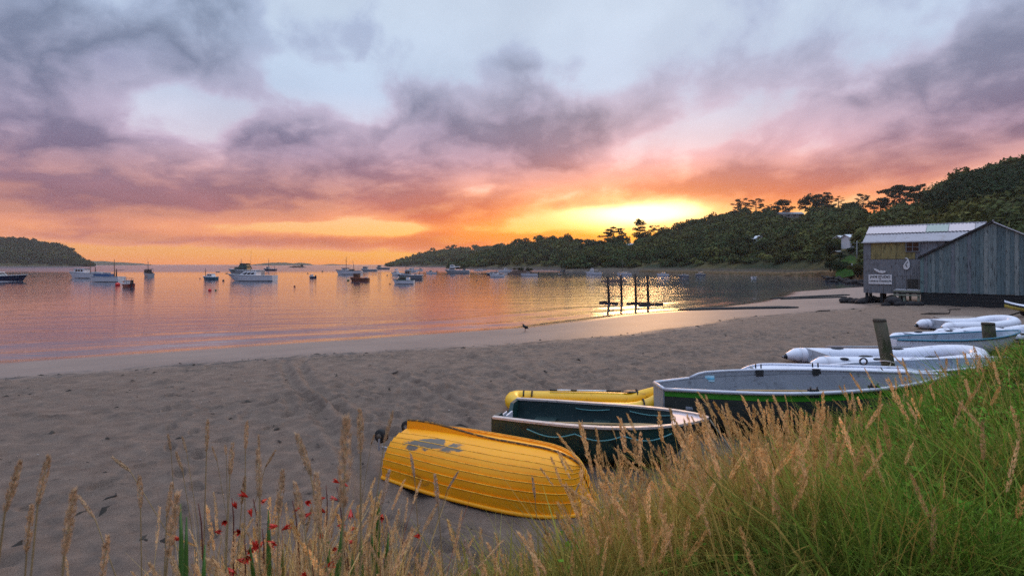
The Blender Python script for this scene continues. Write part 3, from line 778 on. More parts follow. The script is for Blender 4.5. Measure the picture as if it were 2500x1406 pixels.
def board_mats():
    out = []
    for k, c in enumerate([(116, 128, 128), (98, 114, 116), (130, 138, 136), (88, 106, 110), (108, 114, 120), (98, 122, 122)]):
        out.append(simple('weathered_board_%d' % k, c, 0.75, 0.22, 2.2, 0.4, stretch=(3, 3, 0.35), dirt=(44, 52, 54), dirt_amt=0.35))
    return out
def corrugated(name, W, H, mat, parent, loc, pitch=0.13, amp=0.016, M=None):
    """ribbed iron sheet: ribs run along local z, width along x"""
    n = int(W / pitch * 4); vs = []; fs = []
    for i in range(n + 1):
        x = W * i / n; y = -amp * math.cos(i * math.pi / 2)
        vs += [(x, y, 0), (x, y, H)]
    for i in range(n): fs.append((2 * i, 2 * i + 2, 2 * i + 3, 2 * i + 1))
    mb = MB(); mb.add(vs, fs, True)
    o = mb.build(name, mat, parent)
    if M is not None: o.matrix_local = M
    else: o.location = loc
    return o
def frame_mat(ax, ay, az, loc):
    ax, ay, az = Vector(ax).normalized(), Vector(ay).normalized(), Vector(az).normalized()
    return Matrix(((ax.x, ay.x, az.x, loc[0]), (ax.y, ay.y, az.y, loc[1]), (ax.z, ay.z, az.z, loc[2]), (0, 0, 0, 1)))

def build_shed():
    rd = random.Random(5)
    root = empty('beach_shed', 'weathered grey timber and iron shed with cross gable at the right of the beach', 'shed', SH_O)
    root.matrix_world = SHM
    bm = board_mats()
    dark = simple('dark_timber', (34, 36, 38), 0.8, 0.25, 2.0, 0.4)
    trim = simple('black_barge', (16, 18, 20), 0.6, 0.2, 3.0, 0.2)
    greyiron = simple('grey_iron', (116, 118, 122), 0.55, 0.16, 1.5, 0.1, dirt=(74, 70, 70), dirt_amt=0.3, stretch=(2, 2, 0.5))
    tan = simple('ochre_iron', (140, 126, 78), 0.6, 0.2, 1.2, 0.1, dirt=(104, 94, 58), dirt_amt=0.5, stretch=(2, 2, 0.6))
    roofm = simple('roof_iron', (150, 146, 154), 0.48, 0.14, 0.8, 0.05, metal=0.25, dirt=(132, 124, 128), dirt_amt=0.3)
    palem = simple('roof_sheet_pale', (196, 182, 184), 0.45, 0.08, 0.9, 0.05, metal=0.1)
    greenm = simple('roof_sheet_green_grey', (150, 160, 152), 0.45, 0.10, 0.9, 0.05, metal=0.1)
    white = simple('white_trim', (206, 206, 208), 0.5, 0.08, 4.0, 0.05)
    # --- wing: gable wall of separate vertical boards
    HW, ZE, ZP, ZB = 3.63, 3.22, 5.40, 0.86
    w = 0.2; n = int(2 * HW / w)
    for i in range(n):
        s0 = i * w + 0.004; s1 = (i + 1) * w - 0.004
        def ztop(s): return ZE + (ZP - ZE) * (1 - abs(s - HW) / HW) - 0.03
        z0 = ZB + rd.uniform(-0.02, 0.01); dy = rd.uniform(0, 0.016)
        mb = MB(); mb.hexa([(s0, dy, z0), (s1, dy, z0), (s1, dy + 0.03, z0), (s0, dy + 0.03, z0), (s0, dy, ztop(s0)), (s1, dy, ztop(s1)), (s1, dy + 0.03, ztop(s1)), (s0, dy + 0.03, ztop(s0))])
        mb.build('board', rd.choice(bm), root)
    # side walls, back and inside of the wing
    mb = MB(); mb.box((0.03, 4.0, (ZB + ZE) / 2), (0.05, 7.9, ZE - ZB)); mb.box((2 * HW - 0.03, 4.0, (ZB + ZE) / 2), (0.05, 7.9, ZE - ZB))
    mb.hexa([(0.01, 0.055, ZB), (2 * HW - 0.01, 0.055, ZB), (2 * HW - 0.01, 0.08, ZB), (0.01, 0.08, ZB), (0.01, 0.055, ZE - 0.1), (2 * HW - 0.01, 0.055, ZE - 0.1), (2 * HW - 0.01, 0.08, ZE - 0.1), (0.01, 0.08, ZE - 0.1)])
    mb.add([(0.02, 0.06, ZE - 0.1), (2 * HW - 0.02, 0.06, ZE - 0.1), (HW, 0.06, ZP - 0.12)], [(0, 1, 2)])
    mb.build('side_wall', bm[1], root)
    # foundation of dark horizontal planks
    for k in range(4):
        z0 = -0.25 + k * 0.275
        mb = MB(); mb.box((HW, 0.09 + rd.uniform(-.01, .01), z0 + 0.133), (2 * HW - 0.05, 0.05, 0.266)); mb.build('foundation_plank', dark, root)
    mb = MB(); mb.box((HW, 4.2, 0.3), (2 * HW - 0.1, 7.9, 1.0)); mb.build('foundation', dark, root)
    # wing roof planes and barge boards
    sl = Vector((HW, 0, ZP - ZE)); L = sl.length + 0.12
    for sgn in (0, 1):
        ax = Vector((0, 1, 0)) if sgn == 0 else Vector((0, -1, 0))
        up = Vector((HW, 0, ZP - ZE)).normalized() if sgn == 0 else Vector((-HW, 0, ZP - ZE)).normalized()
        nrm = up.cross(ax) if sgn == 0 else up.cross(ax)
        e = Vector((0, -0.14, ZE)) if sgn == 0 else Vector((2 * HW, 8.0, ZE))
        loc = e - up * 0.10 + Vector((0, 0, 0.05))
        corrugated('roof_sheet', 8.14, L, roofm, root, None, M=frame_mat(ax, -nrm, up, loc))
        mb = MB(); a = Vector((-0.12 if sgn == 0 else 2 * HW + 0.12, -0.10, ZE - 0.10)); b = Vector((HW, -0.10, ZP + 0.02))
        d = Vector((0, 0, 0.20)); q = Vector((0, 0.05, 0))
        if sgn == 0: mb.hexa([a, b, b + q, a + q, a + d * 0.8, b + d * 0.8, b + q + d * 0.8, a + q + d * 0.8])
        else: mb.hexa([b, a, a + q, b + q, b + d * .4, a + d * .4, a + q + d * .4, b + q + d * .4])
        mb.build('barge_board', trim if sgn == 0 else white, root)
    mb = MB(); mb.tube([(HW, -0.15, ZP + 0.13), (HW, 8.0, ZP + 0.13)], 0.05, 8); mb.build('ridge_cap', roofm, root)
    # --- main range: long side towards us, runs behind the wing
    T0, S0, S1 = 1.6, -3.48, 3.3; ZB2, ZM, ZE2 = 0.64, 3.16, 4.40
    D, ZR = 2.9, 5.66
    M0 = frame_mat((1, 0, 0), (0, 1, 0), (0, 0, 1), (S0, T0, ZB2))
    corrugated('wall_cladding', 3.62, ZM - ZB2, greyiron, root, None, 0.12, 0.012, M=M0)
    corrugated('upper_cladding', 0.46, ZE2 - ZM + 0.02, greyiron, root, None, 0.12, 0.012, M=frame_mat((1, 0, 0), (0, 1, 0), (0, 0, 1), (S0, T0 - 0.02, ZM)))
    corrugated('upper_cladding', 2.6, ZE2 - ZM + 0.02, tan, root, None, 0.12, 0.012, M=frame_mat((1, 0, 0), (0, 1, 0), (0, 0, 1), (S0 + 0.47, T0 - 0.025, ZM)))
    o_ = corrugated('upper_cladding', 1.6, ZE2 - ZM - 0.05, greyiron, root, None, 0.12, 0.012, M=frame_mat((1, 0, 0), (0, 1, 0), (0, 0, 1), (S0 + 3.08, T0 + 0.02, ZM)))
    mb = MB(); mb.box((S0 + 0.03, T0 + 3.0, (ZB2 + ZE2) / 2), (0.05, 5.9, ZE2 - ZB2)); mb.add([(S0 + .03, T0, ZE2), (S0 + .03, T0 + 2 * D, ZE2), (S0 + .03, T0 + D, ZR - .05)], [(0, 1, 2)])
    mb.box(((S0 + S1) / 2, T0 + 0.06, (ZB2 + ZE2) / 2), (S1 - S0 - .1, 0.05, ZE2 - ZB2)); mb.build('inner_wall', dark, root)
    mb = MB(); mb.box((S0 + 1.8, T0 + 0.015, ZM + 0.0), (3.62, 0.05, 0.04)); mb.build('wall_rail', dark, root)
    mb = MB(); mb.box(((S0 + S1) / 2, T0 - 0.16, ZE2 + 0.0), (S1 - S0 + .2, 0.10, 0.07)); mb.build('gutter', white, root)
    # roof: lower iron course, and upper course of odd sheets
    up = Vector((0, D, ZR - ZE2)).normalized(); LR = math.hypot(D, ZR - ZE2); nrm = Vector((1, 0, 0)).cross(up)
    lo = Vector((S0 - 0.05, T0 - 0.18, ZE2 - 0.02))
    corrugated('roof_sheet', S1 - S0, LR * 0.56 + .2, roofm, root, None, 0.2, 0.02, M=frame_mat((1, 0, 0), -nrm, up, lo))
    x0 = S0 - 0.05
    for wd, mt in ((3.6, palem), (1.25, greenm), (1.4, palem), (0.55, roofm)):
        corrugated('roof_sheet', wd - 0.02, LR * 0.48, mt, root, None, 0.2, 0.02, M=frame_mat((1, 0, 0), -nrm, up, Vector((x0, lo.y, lo.z)) + up * (LR * 0.54) + nrm * 0.06))
        x0 += wd
    bk = Vector((0, -D, ZR - ZE2)).normalized()
    corrugated('roof_sheet', S1 - S0, LR, roofm, root, None, 0.2, 0.02, M=frame_mat((-1, 0, 0), Vector((-1, 0, 0)).cross(bk) * -1, bk, Vector((S1 - 0.05, T0 + 2 * D, ZE2))))
    mb = MB(); mb.tube([(S0 - .06, T0 + D - .14, ZR + .05), (S1, T0 + D - .14, ZR + .05)], 0.06, 8); mb.build('ridge_cap', roofm, root)
    # window of four panes
    wx, wz, ww, wh = S0 + 2.93, ZM + 0.52, 0.74, 0.66
    win = MB(); yy = T0 - 0.075
    for sx in (-1, 1): win.box((wx + sx * ww / 2, yy, wz + wh / 2), (0.06, 0.06, wh + 0.06))
    for sz in (0, 1): win.box((wx, yy, wz + sz * wh), (ww + 0.06, 0.062, 0.06))
    win.box((wx, yy, wz + wh / 2), (0.04, 0.05, wh)); win.box((wx, yy, wz + wh / 2), (ww, 0.052, 0.04))
    wo = win.build('window', simple('window_frame', (104, 108, 112), 0.6), root)
    glass = simple('dark_glass', (14, 16, 22), 0.12, 0.1, 3.0, 0.0, spec=0.6)
    for sx in (-1, 1):
        for sz in (0, 1):
            mb = MB(); mb.box((wx + sx * ww / 4, yy + .006, wz + wh * (0.25 + 0.5 * sz)), (ww / 2 - 0.05, 0.02, wh / 2 - 0.05)); mb.build('pane', glass, wo)
    # deck on posts in the corner between the two ranges, with rail and door
    wood = simple('pale_deck_timber', (122, 128, 112), 0.8, 0.2, 3.0, 0.4, stretch=(1, 1, .3))
    dk = MB(); dk.box((-0.73, T0 - 0.85, 0.98), (1.45, 1.5, 0.05)); dko = dk.build('deck', simple('deck_boards', (172, 170, 176), 0.7, 0.1, 3.0, 0.2), root)
    for k in range(3):
        mb = MB(); mb.box((-0.73, T0 - 1.63, 0.90 - k * 0.13), (1.5, 0.05, 0.10 if k != 1 else 0.07)); mb.build('fascia', wood if k != 1 else dark, dko)
    for sx, sy in ((-1.38, -1.5), (-0.85, -1.5), (-0.06, -1.5), (-1.2, -.6), (-.6, -.6)):
        mb = MB(); mb.box((sx - 0.03, T0 + sy, 0.25), (0.13, 0.13, 1.35)); mb.build('post', wood, dko)
    mb = MB()
    for sx in (-1.4, -0.75, -0.06): mb.box((sx, T0 - 1.56, 1.45), (0.06, 0.06, 0.95))
    mb.box((-0.73, T0 - 1.56, 1.93), (1.42, 0.07, 0.05)); mb.build('rail', simple('grey_rail', (86, 84, 84), 0.8), dko)
    mb = MB(); mb.box((-0.45, T0 - 0.06, 1.35), (0.8, 0.04, 0.72)); mb.build('door', simple('shed_door', (58, 54, 50), 0.8, 0.25, 3.0), root)
    # piles under the main range
    for s in (-3.3, -2.4, -1.2):
        for t in (0.25, 1.8): 
            mb = MB(); mb.box((s, T0 + t, 0.2), (0.18, 0.18, 0.86)); mb.build('pile', dark, root)
    return root
build_shed()

def flat_shape(name, poly, th, mat, M, parent=None):
    """outline in local x-z, given thickness along local y"""
    mb = MB(); n = len(poly)
    vs = [(p[0], -th, p[1]) for p in poly] + [(p[0], 0, p[1]) for p in poly]
    fs = [tuple(range(n)), tuple(range(n, 2 * n))[::-1]] + [(i, n + i, n + (i + 1) % n, (i + 1) % n) for i in range(n)]
    mb.add(vs, fs)
    bm = bmesh.new(); me = mb.mesh(name); bm.from_mesh(me); bmesh.ops.triangulate(bm, faces=[f for f in bm.faces if len(f.verts) > 4]); bm.normal_update(); bm.to_mesh(me); bm.free()
    o = link(name, me, mat, parent)
    if M is not None: o.matrix_world = M
    return o
def text_mesh(name, s, size, mat, parent, loc, align='CENTER', sx=1.0):
    cu = bpy.data.curves.new(name, 'FONT'); cu.body = s; cu.size = size; cu.align_x = align; cu.extrude = 0.004; cu.offset = 0.006 * size / 0.2
    to = bpy.data.objects.new('tmp_text', cu); COL.objects.link(to)
    dg = bpy.context.evaluated_depsgraph_get(); me = bpy.data.meshes.new_from_object(to.evaluated_get(dg)); me.name = name
    bpy.data.objects.remove(to, do_unlink=True)
    me.materials.clear()
    o = link(name, me, mat, parent)
    o.matrix_local = Matrix.Translation(loc) @ Matrix.Rotation(R(90), 4, 'X') @ Matrix.Scale(sx, 4, (1, 0, 0))
    return o

def build_signs():
    SW = simple('sign_white', (216, 214, 214), 0.55, 0.06, 3.0, 0.05, dirt=(176, 172, 170), dirt_amt=0.2)
    BK = simple('sign_black', (18, 18, 22), 0.6)
    yy = 1.6 - 0.05
    M = SHM @ Matrix.Translation((-3.48 + 1.03, yy, 1.30))
    mb = MB(); mb.box((0, 0, 0.36), (1.42, 0.03, 0.70)); 
    root = empty('sign', 'white rectangular board lettered for a jade studio and carving workshops on the shed wall', 'sign'); root.matrix_world = M
    mb.build('board', SW, root)
    text_mesh('lettering', 'JADE STUDIO', 0.225, BK, root, (0, -0.02, 0.475), sx=.90)
    text_mesh('lettering', '&', 0.13, BK, root, (0.0, -0.02, 0.345))
    text_mesh('lettering', 'CARVING WORKSHOPS', 0.145, BK, root, (0, -0.02, 0.18), sx=.86)
    # leaf-shaped carving over the board
    lf = [(-0.52, 0.20), (-0.46, 0.10), (-0.36, 0.02), (-0.22, -0.06), (-0.05, -0.12), (0.12, -0.14), (0.30, -0.12), (0.42, -0.06), (0.36, -0.03), (0.54, -0.01), (0.40, 0.02), (0.28, 0.05), (0.14, 0.04), (0.08, 0.09), (0.02, 0.05), (-0.10, 0.05), (-0.16, 0.12), (-0.22, 0.10), (-0.30, 0.17), (-0.40, 0.20)]
    o = flat_shape('wall_carving', lf, 0.035, SW, SHM @ Matrix.Translation((-3.48 + 1.05, yy, 2.26)) @ Matrix.Scale(.80, 4, (1, 0, 0)))
    tag(o, 'white feather-shaped carving fixed above the lettered board on the shed', 'carving')
    # hook pendant carving: drop with curled tip and a dark slit
    c = []
    for k in range(26):
        a = -math.pi / 2 + 2 * math.pi * k / 26
        r = 0.235
        x = r * math.cos(a); z = 0.25 + 0.27 * math.sin(a)
        if z > 0.25: f = (z - 0.25) / 0.27; x *= (1 - 0.35 * f); z += 0.12 * f
        c.append((x, z))
    drop = [(-0.235, 0.22), (-0.20, 0.06), (-0.10, -0.01), (0.03, -0.03), (0.15, 0.03), (0.22, 0.14), (0.235, 0.30), (0.22, 0.46), (0.18, 0.62), (0.13, 0.74), (0.05, 0.82), (-0.06, 0.83), (-0.13, 0.77), (-0.10, 0.735), (-0.03, 0.765), (0.03, 0.74), (0.05, 0.68), (0.0, 0.60), (-0.09, 0.48), (-0.18, 0.36)]
    r2 = empty('wall_carving', 'white hook-shaped pendant carving on the shed wall below the window', 'carving'); r2.matrix_world = SHM @ Matrix.Translation((-3.48 + 2.58, yy, 2.42)) @ Matrix.Scale(.82, 4, (1, 0, 0))
    flat_shape('drop', drop, 0.035, SW, None, r2)
    o = flat_shape('slit', [(0.03, 0.12), (0.07, 0.16), (-0.03, 0.33), (0.03, 0.42), (0.10, 0.50), (0.09, 0.57), (0.02, 0.47), (-0.08, 0.33), (-0.02, 0.20)], 0.02, BK, None, r2); o.location = (0, -0.03, 0)
build_signs()

# ------------------------------------------------------------------ rocks
ROCK = simple('rock', (46, 44, 46), 0.85, 0.35, 2.0, 0.8, spec=0.25)
ROCKB = simple('rock_brown', (74, 56, 50), 0.85, 0.3, 2.0, 0.8, spec=0.2)
def rock_mesh(seed, sx, sy, sz):
    rng = np.random.default_rng(seed); bm = bmesh.new(); bmesh.ops.create_icosphere(bm, subdivisions=2, radius=1.0)
    off = rng.uniform(0, 90, 3)
    for v in bm.verts:
        c = v.co
        k = 0.70 + 0.6 * float(fbm(np.array([c.x * 1.3 + off[0] + c.z]), np.array([c.y * 1.3 + off[1] - c.z * .7]), 3)[0])
        v.co = Vector((c.x * k * sx, c.y * k * sy, c.z * k * sz))
    me = bpy.data.meshes.new('boulder'); bm.to_mesh(me); bm.free(); me.update(); return me
RK = [rock_mesh(k, 1, 0.8, 0.62) for k in range(6)]
def rock(x, y, s, k, label, group, mat=None, zo=0.15, rz=None, z=None):
    me = RK[k % 6] if mat is None else RK[k % 6].copy()
    o = link('boulder', me, mat or ROCK); o.location = (x, y, (gz(x, y) if z is None else z) + s * zo); o.scale = (s, s, s); o.rotation_euler = (0, 0, k * 1.7 if rz is None else rz)
    return tag(o, label, 'rock', group)
rd0 = random.Random(3)
def pix_ground(px, py, z=0.0):
    Y = (CAMH - z) * FPX / (py - HOR); return (px - CXP) / FPX * Y, Y
for k, px in enumerate(sorted(2066 + q * 7.6 + rd0.uniform(-4, 4) for q in range(16))):
    py = 737 - abs(k - 5) * 0.5 + rd0.uniform(-3, 3)
    x, y = pix_ground(px, py, -0.1)
    rock(x, y, rd0.uniform(0.28, 0.52), k, 'black boulder in the heap under the left end of the shed, ' + nth(k), 'black boulders under the shed', zo=0.3)
rock(*pix_ground(2178, 743, 0.0), 0.60, 3, 'big reddish boulder standing at the foot of the shed deck', None, ROCKB, 0.35)
for k, (px, py, s) in enumerate([(2162, 744, .3), (2196, 745, .35), (2204, 741, .4), (2212, 744, .33), (2228, 746, .42), (2242, 746, .40)]):
    rock(*pix_ground(px, py, 0), s, k + 1, 'dark boulder between the posts under the shed deck, ' + nth(k), 'boulders under the shed deck')

# ================================================================== houses and other things on the far hillside
HW_ = {'white': simple('house_white', (196, 196, 200), 0.6, 0.06, 2.0, 0.05), 'grey': simple('house_grey', (128, 124, 122), 0.7, 0.1, 2.0, 0.1), 'tan': simple('house_tan', (150, 132, 112), 0.7, 0.1, 2.0, 0.1), 'pink': simple('shed_red', (128, 72, 74), 0.7, 0.15, 2.0, 0.1)}
HROOF = {'grey': simple('house_roof_grey', (140, 142, 148), 0.5, 0.1, 1.0, 0.05), 'dark': simple('house_roof_dark', (60, 58, 60), 0.6, 0.1, 1.0, 0.05), 'white': simple('house_roof_white', (200, 204, 210), 0.5, 0.06, 1.0, 0.05)}
PANE = simple('house_glass', (22, 26, 34), 0.1, 0.05, 3.0, 0.0, spec=0.6)
def house(name, cat, label, hill, px, py, wpx, W, Dp, H, roofh, wall, roof, wins, rz=0.0, group=None, base=None, gable_front=False):
    p = base if base is not None else hill.find(px, py)[0]
    t = empty(name, label, cat, p, rz, group)
    mb = MB(); mb.box((0, Dp / 2, H / 2 - 0.6), (W, Dp, H + 1.2)); 
    if gable_front: mb.add([(-W / 2, 0, H), (W / 2, 0, H), (0, 0, H + roofh)], [(0, 1, 2)])
    else: mb.add([(-W / 2, 0, H), (-W / 2, Dp, H), (-W / 2, Dp / 2, H + roofh), (W / 2, 0, H), (W / 2, Dp, H), (W / 2, Dp / 2, H + roofh)], [(0, 2, 1), (3, 4, 5)])
    mb.build('wall', HW_[wall], t)
    e = 0.35; th = 0.14
    mb = MB()
    if gable_front:
        for s in (-1, 1):
            a = Vector((s * (W / 2 + e), -e, H - e * roofh / (W / 2))); b = Vector((0, -e, H + roofh)); d = Vector((0, Dp + 2 * e, 0)); u = Vector((0, 0, th))
            v = [a, b, b + d, a + d] if s < 0 else [b, a, a + d, b + d]
            mb.hexa([q + Vector((0, 0, .02)) for q in v] + [q + u for q in v])
    else:
        for s in (-1, 1):
            yc = Dp / 2
            a = Vector((-W / 2 - e, yc + s * (Dp / 2 + e), H - e * roofh / (Dp / 2))); b = Vector((-W / 2 - e, yc, H + roofh)); d = Vector((W + 2 * e, 0, 0)); u = Vector((0, 0, th))
            v = [a, a + d, b + d, b] if s < 0 else [b, b + d, a + d, a]
            mb.hexa([q + Vector((0, 0, .02)) for q in v] + [q + u for q in v])
    mb.build('roof', HROOF[roof], t)
    for (wx, wz, ww, wh) in wins:
        mb = MB(); mb.box((wx, -0.02, wz), (ww + .2, 0.06, wh + .2)); w = mb.build('window', HW_['white'], t)
        mb = MB(); mb.box((wx, -0.06, wz), (ww, 0.03, wh)); mb.build('pane', PANE, w)
    return t
house('house', 'house', 'long low grey-roofed house on the ridge beside the round-headed tree', RIGHT, 1932, 527, 70, 19, 7, 2.8, 1.5, 'grey', 'grey', [(-7, 1.5, 2.0, 1.2), (-2.5, 1.5, 2.4, 1.2), (2.5, 1.5, 2, 1.2), (7, 1.5, 2, 1.2)])
house('house', 'house', 'small white two-storey house alone in the dark bush of the hillside', RIGHT, 1855, 601, 14, 3.8, 3.8, 3.4, 1.2, 'white', 'white', [(0.2, 2.3, 1.2, 1.1)], gable_front=True)
house('house', 'house', 'white bungalow left of the pair behind the shed', RIGHT, 2070, 596, 18, 3.6, 4, 1.9, 0.7, 'white', 'white', [(-0.7, 1.1, .9, .8), (1.0, 1.1, .8, .8)])
house('house', 'house', 'white bungalow half hidden by the corner of the shed', RIGHT, 2099, 597, 24, 5.4, 4, 2.0, 0.8, 'white', 'white', [(-1.4, 1.1, .9, .8), (0.6, 1.1, 1.2, .8)])
house('house', 'house', 'small pale house under the trees in the sunrise glow', RIGHT, 1543, 607, 24, 7.0, 5, 2.4, 1.2, 'tan', 'grey', [(-1.5, 1.3, 1.2, 1.0), (1.5, 1.3, 1.2, 1.0)])
house('house', 'house', 'pale house among the trees of the middle headland', MID, 1408, 630, 26, 9.5, 6, 3.0, 1.5, 'tan', 'grey', [(-2.5, 1.6, 1.6, 1.2), (1.5, 1.6, 1.6, 1.2)])
house('house', 'house', 'grey cottage below the umbrella pine on the ridge', RIGHT, 2207, 517, 40, 7.5, 5, 1.5, 0.7, 'grey', 'grey', [(-2, 0.8, 1.2, .7), (1.5, 0.8, 1.2, .7)])
_bx, _by = pix_ground(1968, 672, SEA)
bh = house('boathouse', 'boathouse', 'low red boathouse with grey iron roof at the water edge', RIGHT, 0, 0, 0, 7.0, 5, 2.0, 0.55, 'pink', 'grey', [(-1.6, 1.1, 1.1, .9)], base=Vector((_bx + 0.6, _by, SEA + 0.35)), rz=R(-14))
mb = MB(); mb.box((2.2, -0.03, 0.9), (1.2, 0.05, 1.7)); mb.build('door', HROOF['dark'], bh)

# low seawall bank and boulders along the shore road
def shore_bank():
    pts = [(1560, 664.5), (1650, 667), (1760, 669.5), (1850, 671.5), (1900, 673), (1990, 677), (2040, 681), (2100, 689), (2140, 694)]
    rows = [[], [], [], [], []]
    rng = random.Random(9)
    for i in range(61):
        f = i / 60 * (len(pts) - 1); k = min(int(f), len(pts) - 2); u = f - k
        px = pts[k][0] + (pts[k + 1][0] - pts[k][0]) * u; py = pts[k][1] + (pts[k + 1][1] - pts[k][1]) * u
        x, y = pix_ground(px, py, SEA); g = math.hypot(x, y); ux, uy = x / g, y / g
        hh = 0.9 + 1.1 * sstep((px - 1900) / 160)
        for j, (d, z) in enumerate(((-0.5, -0.4), (0.4, 0.25), (1.3, hh * 0.8), (2.4, hh), (9.0, hh + 0.15))):
            rows[j].append((x + ux * d + rng.uniform(-.2, .2), y + uy * d + rng.uniform(-.2, .2), SEA + z + (rng.uniform(-.14, .14) if j in (1, 2, 3) else 0)))
    mb = MB(); mb.loft(rows, smooth=False)
    m = simple('bank_earth', (104, 82, 62), 0.95, 0.4, 0.8, 0.8, spec=0.1, dirt=(62, 60, 34), dirt_amt=0.6)
    o = mb.build('shore_bank', m); tag(o, kind='structure')
shore_bank()
rd1 = random.Random(8)
for k, px in enumerate(sorted(2010 + q * 3.0 + rd1.uniform(-5, 5) for q in range(34))):
    py = 684 + (px - 2010) * 0.135 + rd1.uniform(-5, 3)
    x, y = pix_ground(px, py, SEA)
    rock(x, y, rd1.uniform(0.35, 0.8), k, 'dark boulder in the rock armour along the far shore, ' + nth(k), 'rock armour boulders on the far shore', None, 0.2, z=SEA + rd1.uniform(0, .5))
# bushes at the end of the shore bank and green verge above it
def verge():
    m = simple('verge_grass', (40, 68, 26), 0.95, 0.5, 1.2, 0.5, spec=0.05)
    a = [(2040, 662, 118), (2060, 655, 116), (2085, 650, 113), (2125, 648, 110)]
    b = [(2046, 640, 134), (2064, 628, 138), (2088, 618, 140), (2128, 612, 138)]
    mb = MB(); mb.loft([[P3(*q) for q in a], [P3((q[0] + r[0]) / 2, (q[1] + r[1]) / 2 + 1.5, (q[2] + r[2]) / 2) for q, r in zip(a, b)], [P3(*q) for q in b]])
    mb.loft([[P3(q[0], q[1] + 22, q[2] - 4) for q in a], [P3(*q) for q in a]])
    o = mb.build('green_verge', m); tag(o, kind='structure')
    rd = simple('road_asphalt', (108, 110, 112), 0.9, 0.12, 1.0, 0.2)
    c = [(2034, 611, 160), (2052, 616, 152), (2072, 622, 146), (2094, 632, 139), (2125, 644, 132)]
    mb = MB(); mb.loft([[P3(q[0], q[1] + 3, q[2] - 2) + Vector((0, 0, .25)) for q in c], [P3(q[0] + 3, q[1] - 2, q[2] + 3) + Vector((0, 0, .3)) for q in c]])
    o = mb.build('road', rd, solid=0.1); tag(o, kind='structure')
verge()
def shrub(label, px, py, r, seed, col=(0.026, 0.04, 0.018), Y=None, group=None):
    rng = np.random.default_rng(seed)
    x, y = pix_ground(px, py, SEA + 1.2) if Y is None else ((px - CXP) / FPX * Y, Y)
    z = CAMH - (py - HOR) / FPX * y
    t = empty('shrub', label, 'shrub', (x, y, z), group=group)
    mb = MB()
    for k in range(5): a = k * 1.3; mb.tube([(0, 0, -.3), (math.cos(a) * r * .25, math.sin(a) * r * .25, r * .5), (math.cos(a) * r * .6, math.sin(a) * r * .6, r * .9)], [r * .06, r * .04, r * .015], 5)
    mb.build('stem', BARK, t)
    C = rng.normal(size=(14, 3)) * r * np.array([.42, .42, .25]) + np.array([0, 0, r * .75])
    V, K = leaf_cloud(rng, C, np.full(14, r * .45) * (0.7 + .6 * rng.random(14)), 130, 0.13 * math.sqrt(r), np.tile(np.array(col), (14, 1)) * (0.7 + .6 * rng.random((14, 1))), 0.85)
    link('foliage', np_mesh('foliage', V, np.arange(len(V)).reshape(-1, 3), False, {'col': K}), TFOL, t)
    return t
shrub('dark rounded shrub on the shore between boathouse and shed', 2056, 668, 1.9, 41, Y=118)
shrub('dark shrub above the rock armour beside the shed corner', 2028, 660, 1.6, 42, Y=126)
shrub('olive shrub on the bank right behind the shed corner', 2094, 674, 1.7, 43, (0.06, 0.055, 0.02), Y=104)
shrub('big rounded shrub at the bend of the road', 2030, 618, 2.2, 44, Y=152)
shrub('yellow flowering shrub glowing on the hillside above the road', 2018, 592, 1.6, 45, (0.32, 0.21, 0.03), Y=190)
for k_, (px_s, py_s, r_s, Y_s, lb_s) in enumerate([(2046, 652, 1.1, 122, 'small shrub at the left foot of the green verge'), (2066, 660, 1.0, 116, 'low shrub at the middle foot of the green verge'), (2052, 634, 1.2, 136, 'shrub at the upper left corner of the green verge'), (2078, 620, 1.2, 141, 'shrub at the top of the green verge under the road'), (2104, 660, 1.2, 112, 'shrub at the foot of the green verge touching the shed wall')]): shrub(lb_s, px_s, py_s, r_s, 60 + k_, Y=Y_s)
# power pole and white marker posts on the verge
POLE = simple('pole_grey', (120, 124, 128), 0.7, 0.1, 2.0, 0.1)
pp = P3(2092, 646, 120); t = empty('power_pole', 'grey power pole with cross arm on the green verge by the shed', 'pole', pp)
mb = MB(); mb.tube([(0, 0, -1), (0, 0, 5.6)], [.11, .08], 6); mb.build('pole', POLE, t); mb = MB(); mb.box((0, 0, 5.1), (1.7, .1, .1)); mb.build('cross_arm', POLE, t)
WPOST = simple('white_post', (206, 208, 210), 0.6, 0.05)
for px, lb in ((2080, 'short white marker post on the green verge, left of the two'), (2091, 'short white marker post on the green verge, right of the two')):
    q = P3(px, 655, 113); mb = MB(); mb.box((0, 0, 0.35), (0.12, 0.12, 1.1)); mb.box((0, 0, .95), (0.3, 0.13, 0.14)); o = mb.build('marker_post', WPOST); o.location = q; tag(o, lb, 'post')
mb = MB(); q = P3(1983, 664, 165); mb.box((0, 0, .6), (.7, .5, 1.6), taper=(.7, .7)); o = mb.build('shore_hut', HW_['tan']); o.location = q; tag(o, 'tiny pale hut on the bank right of the red boathouse', 'hut')

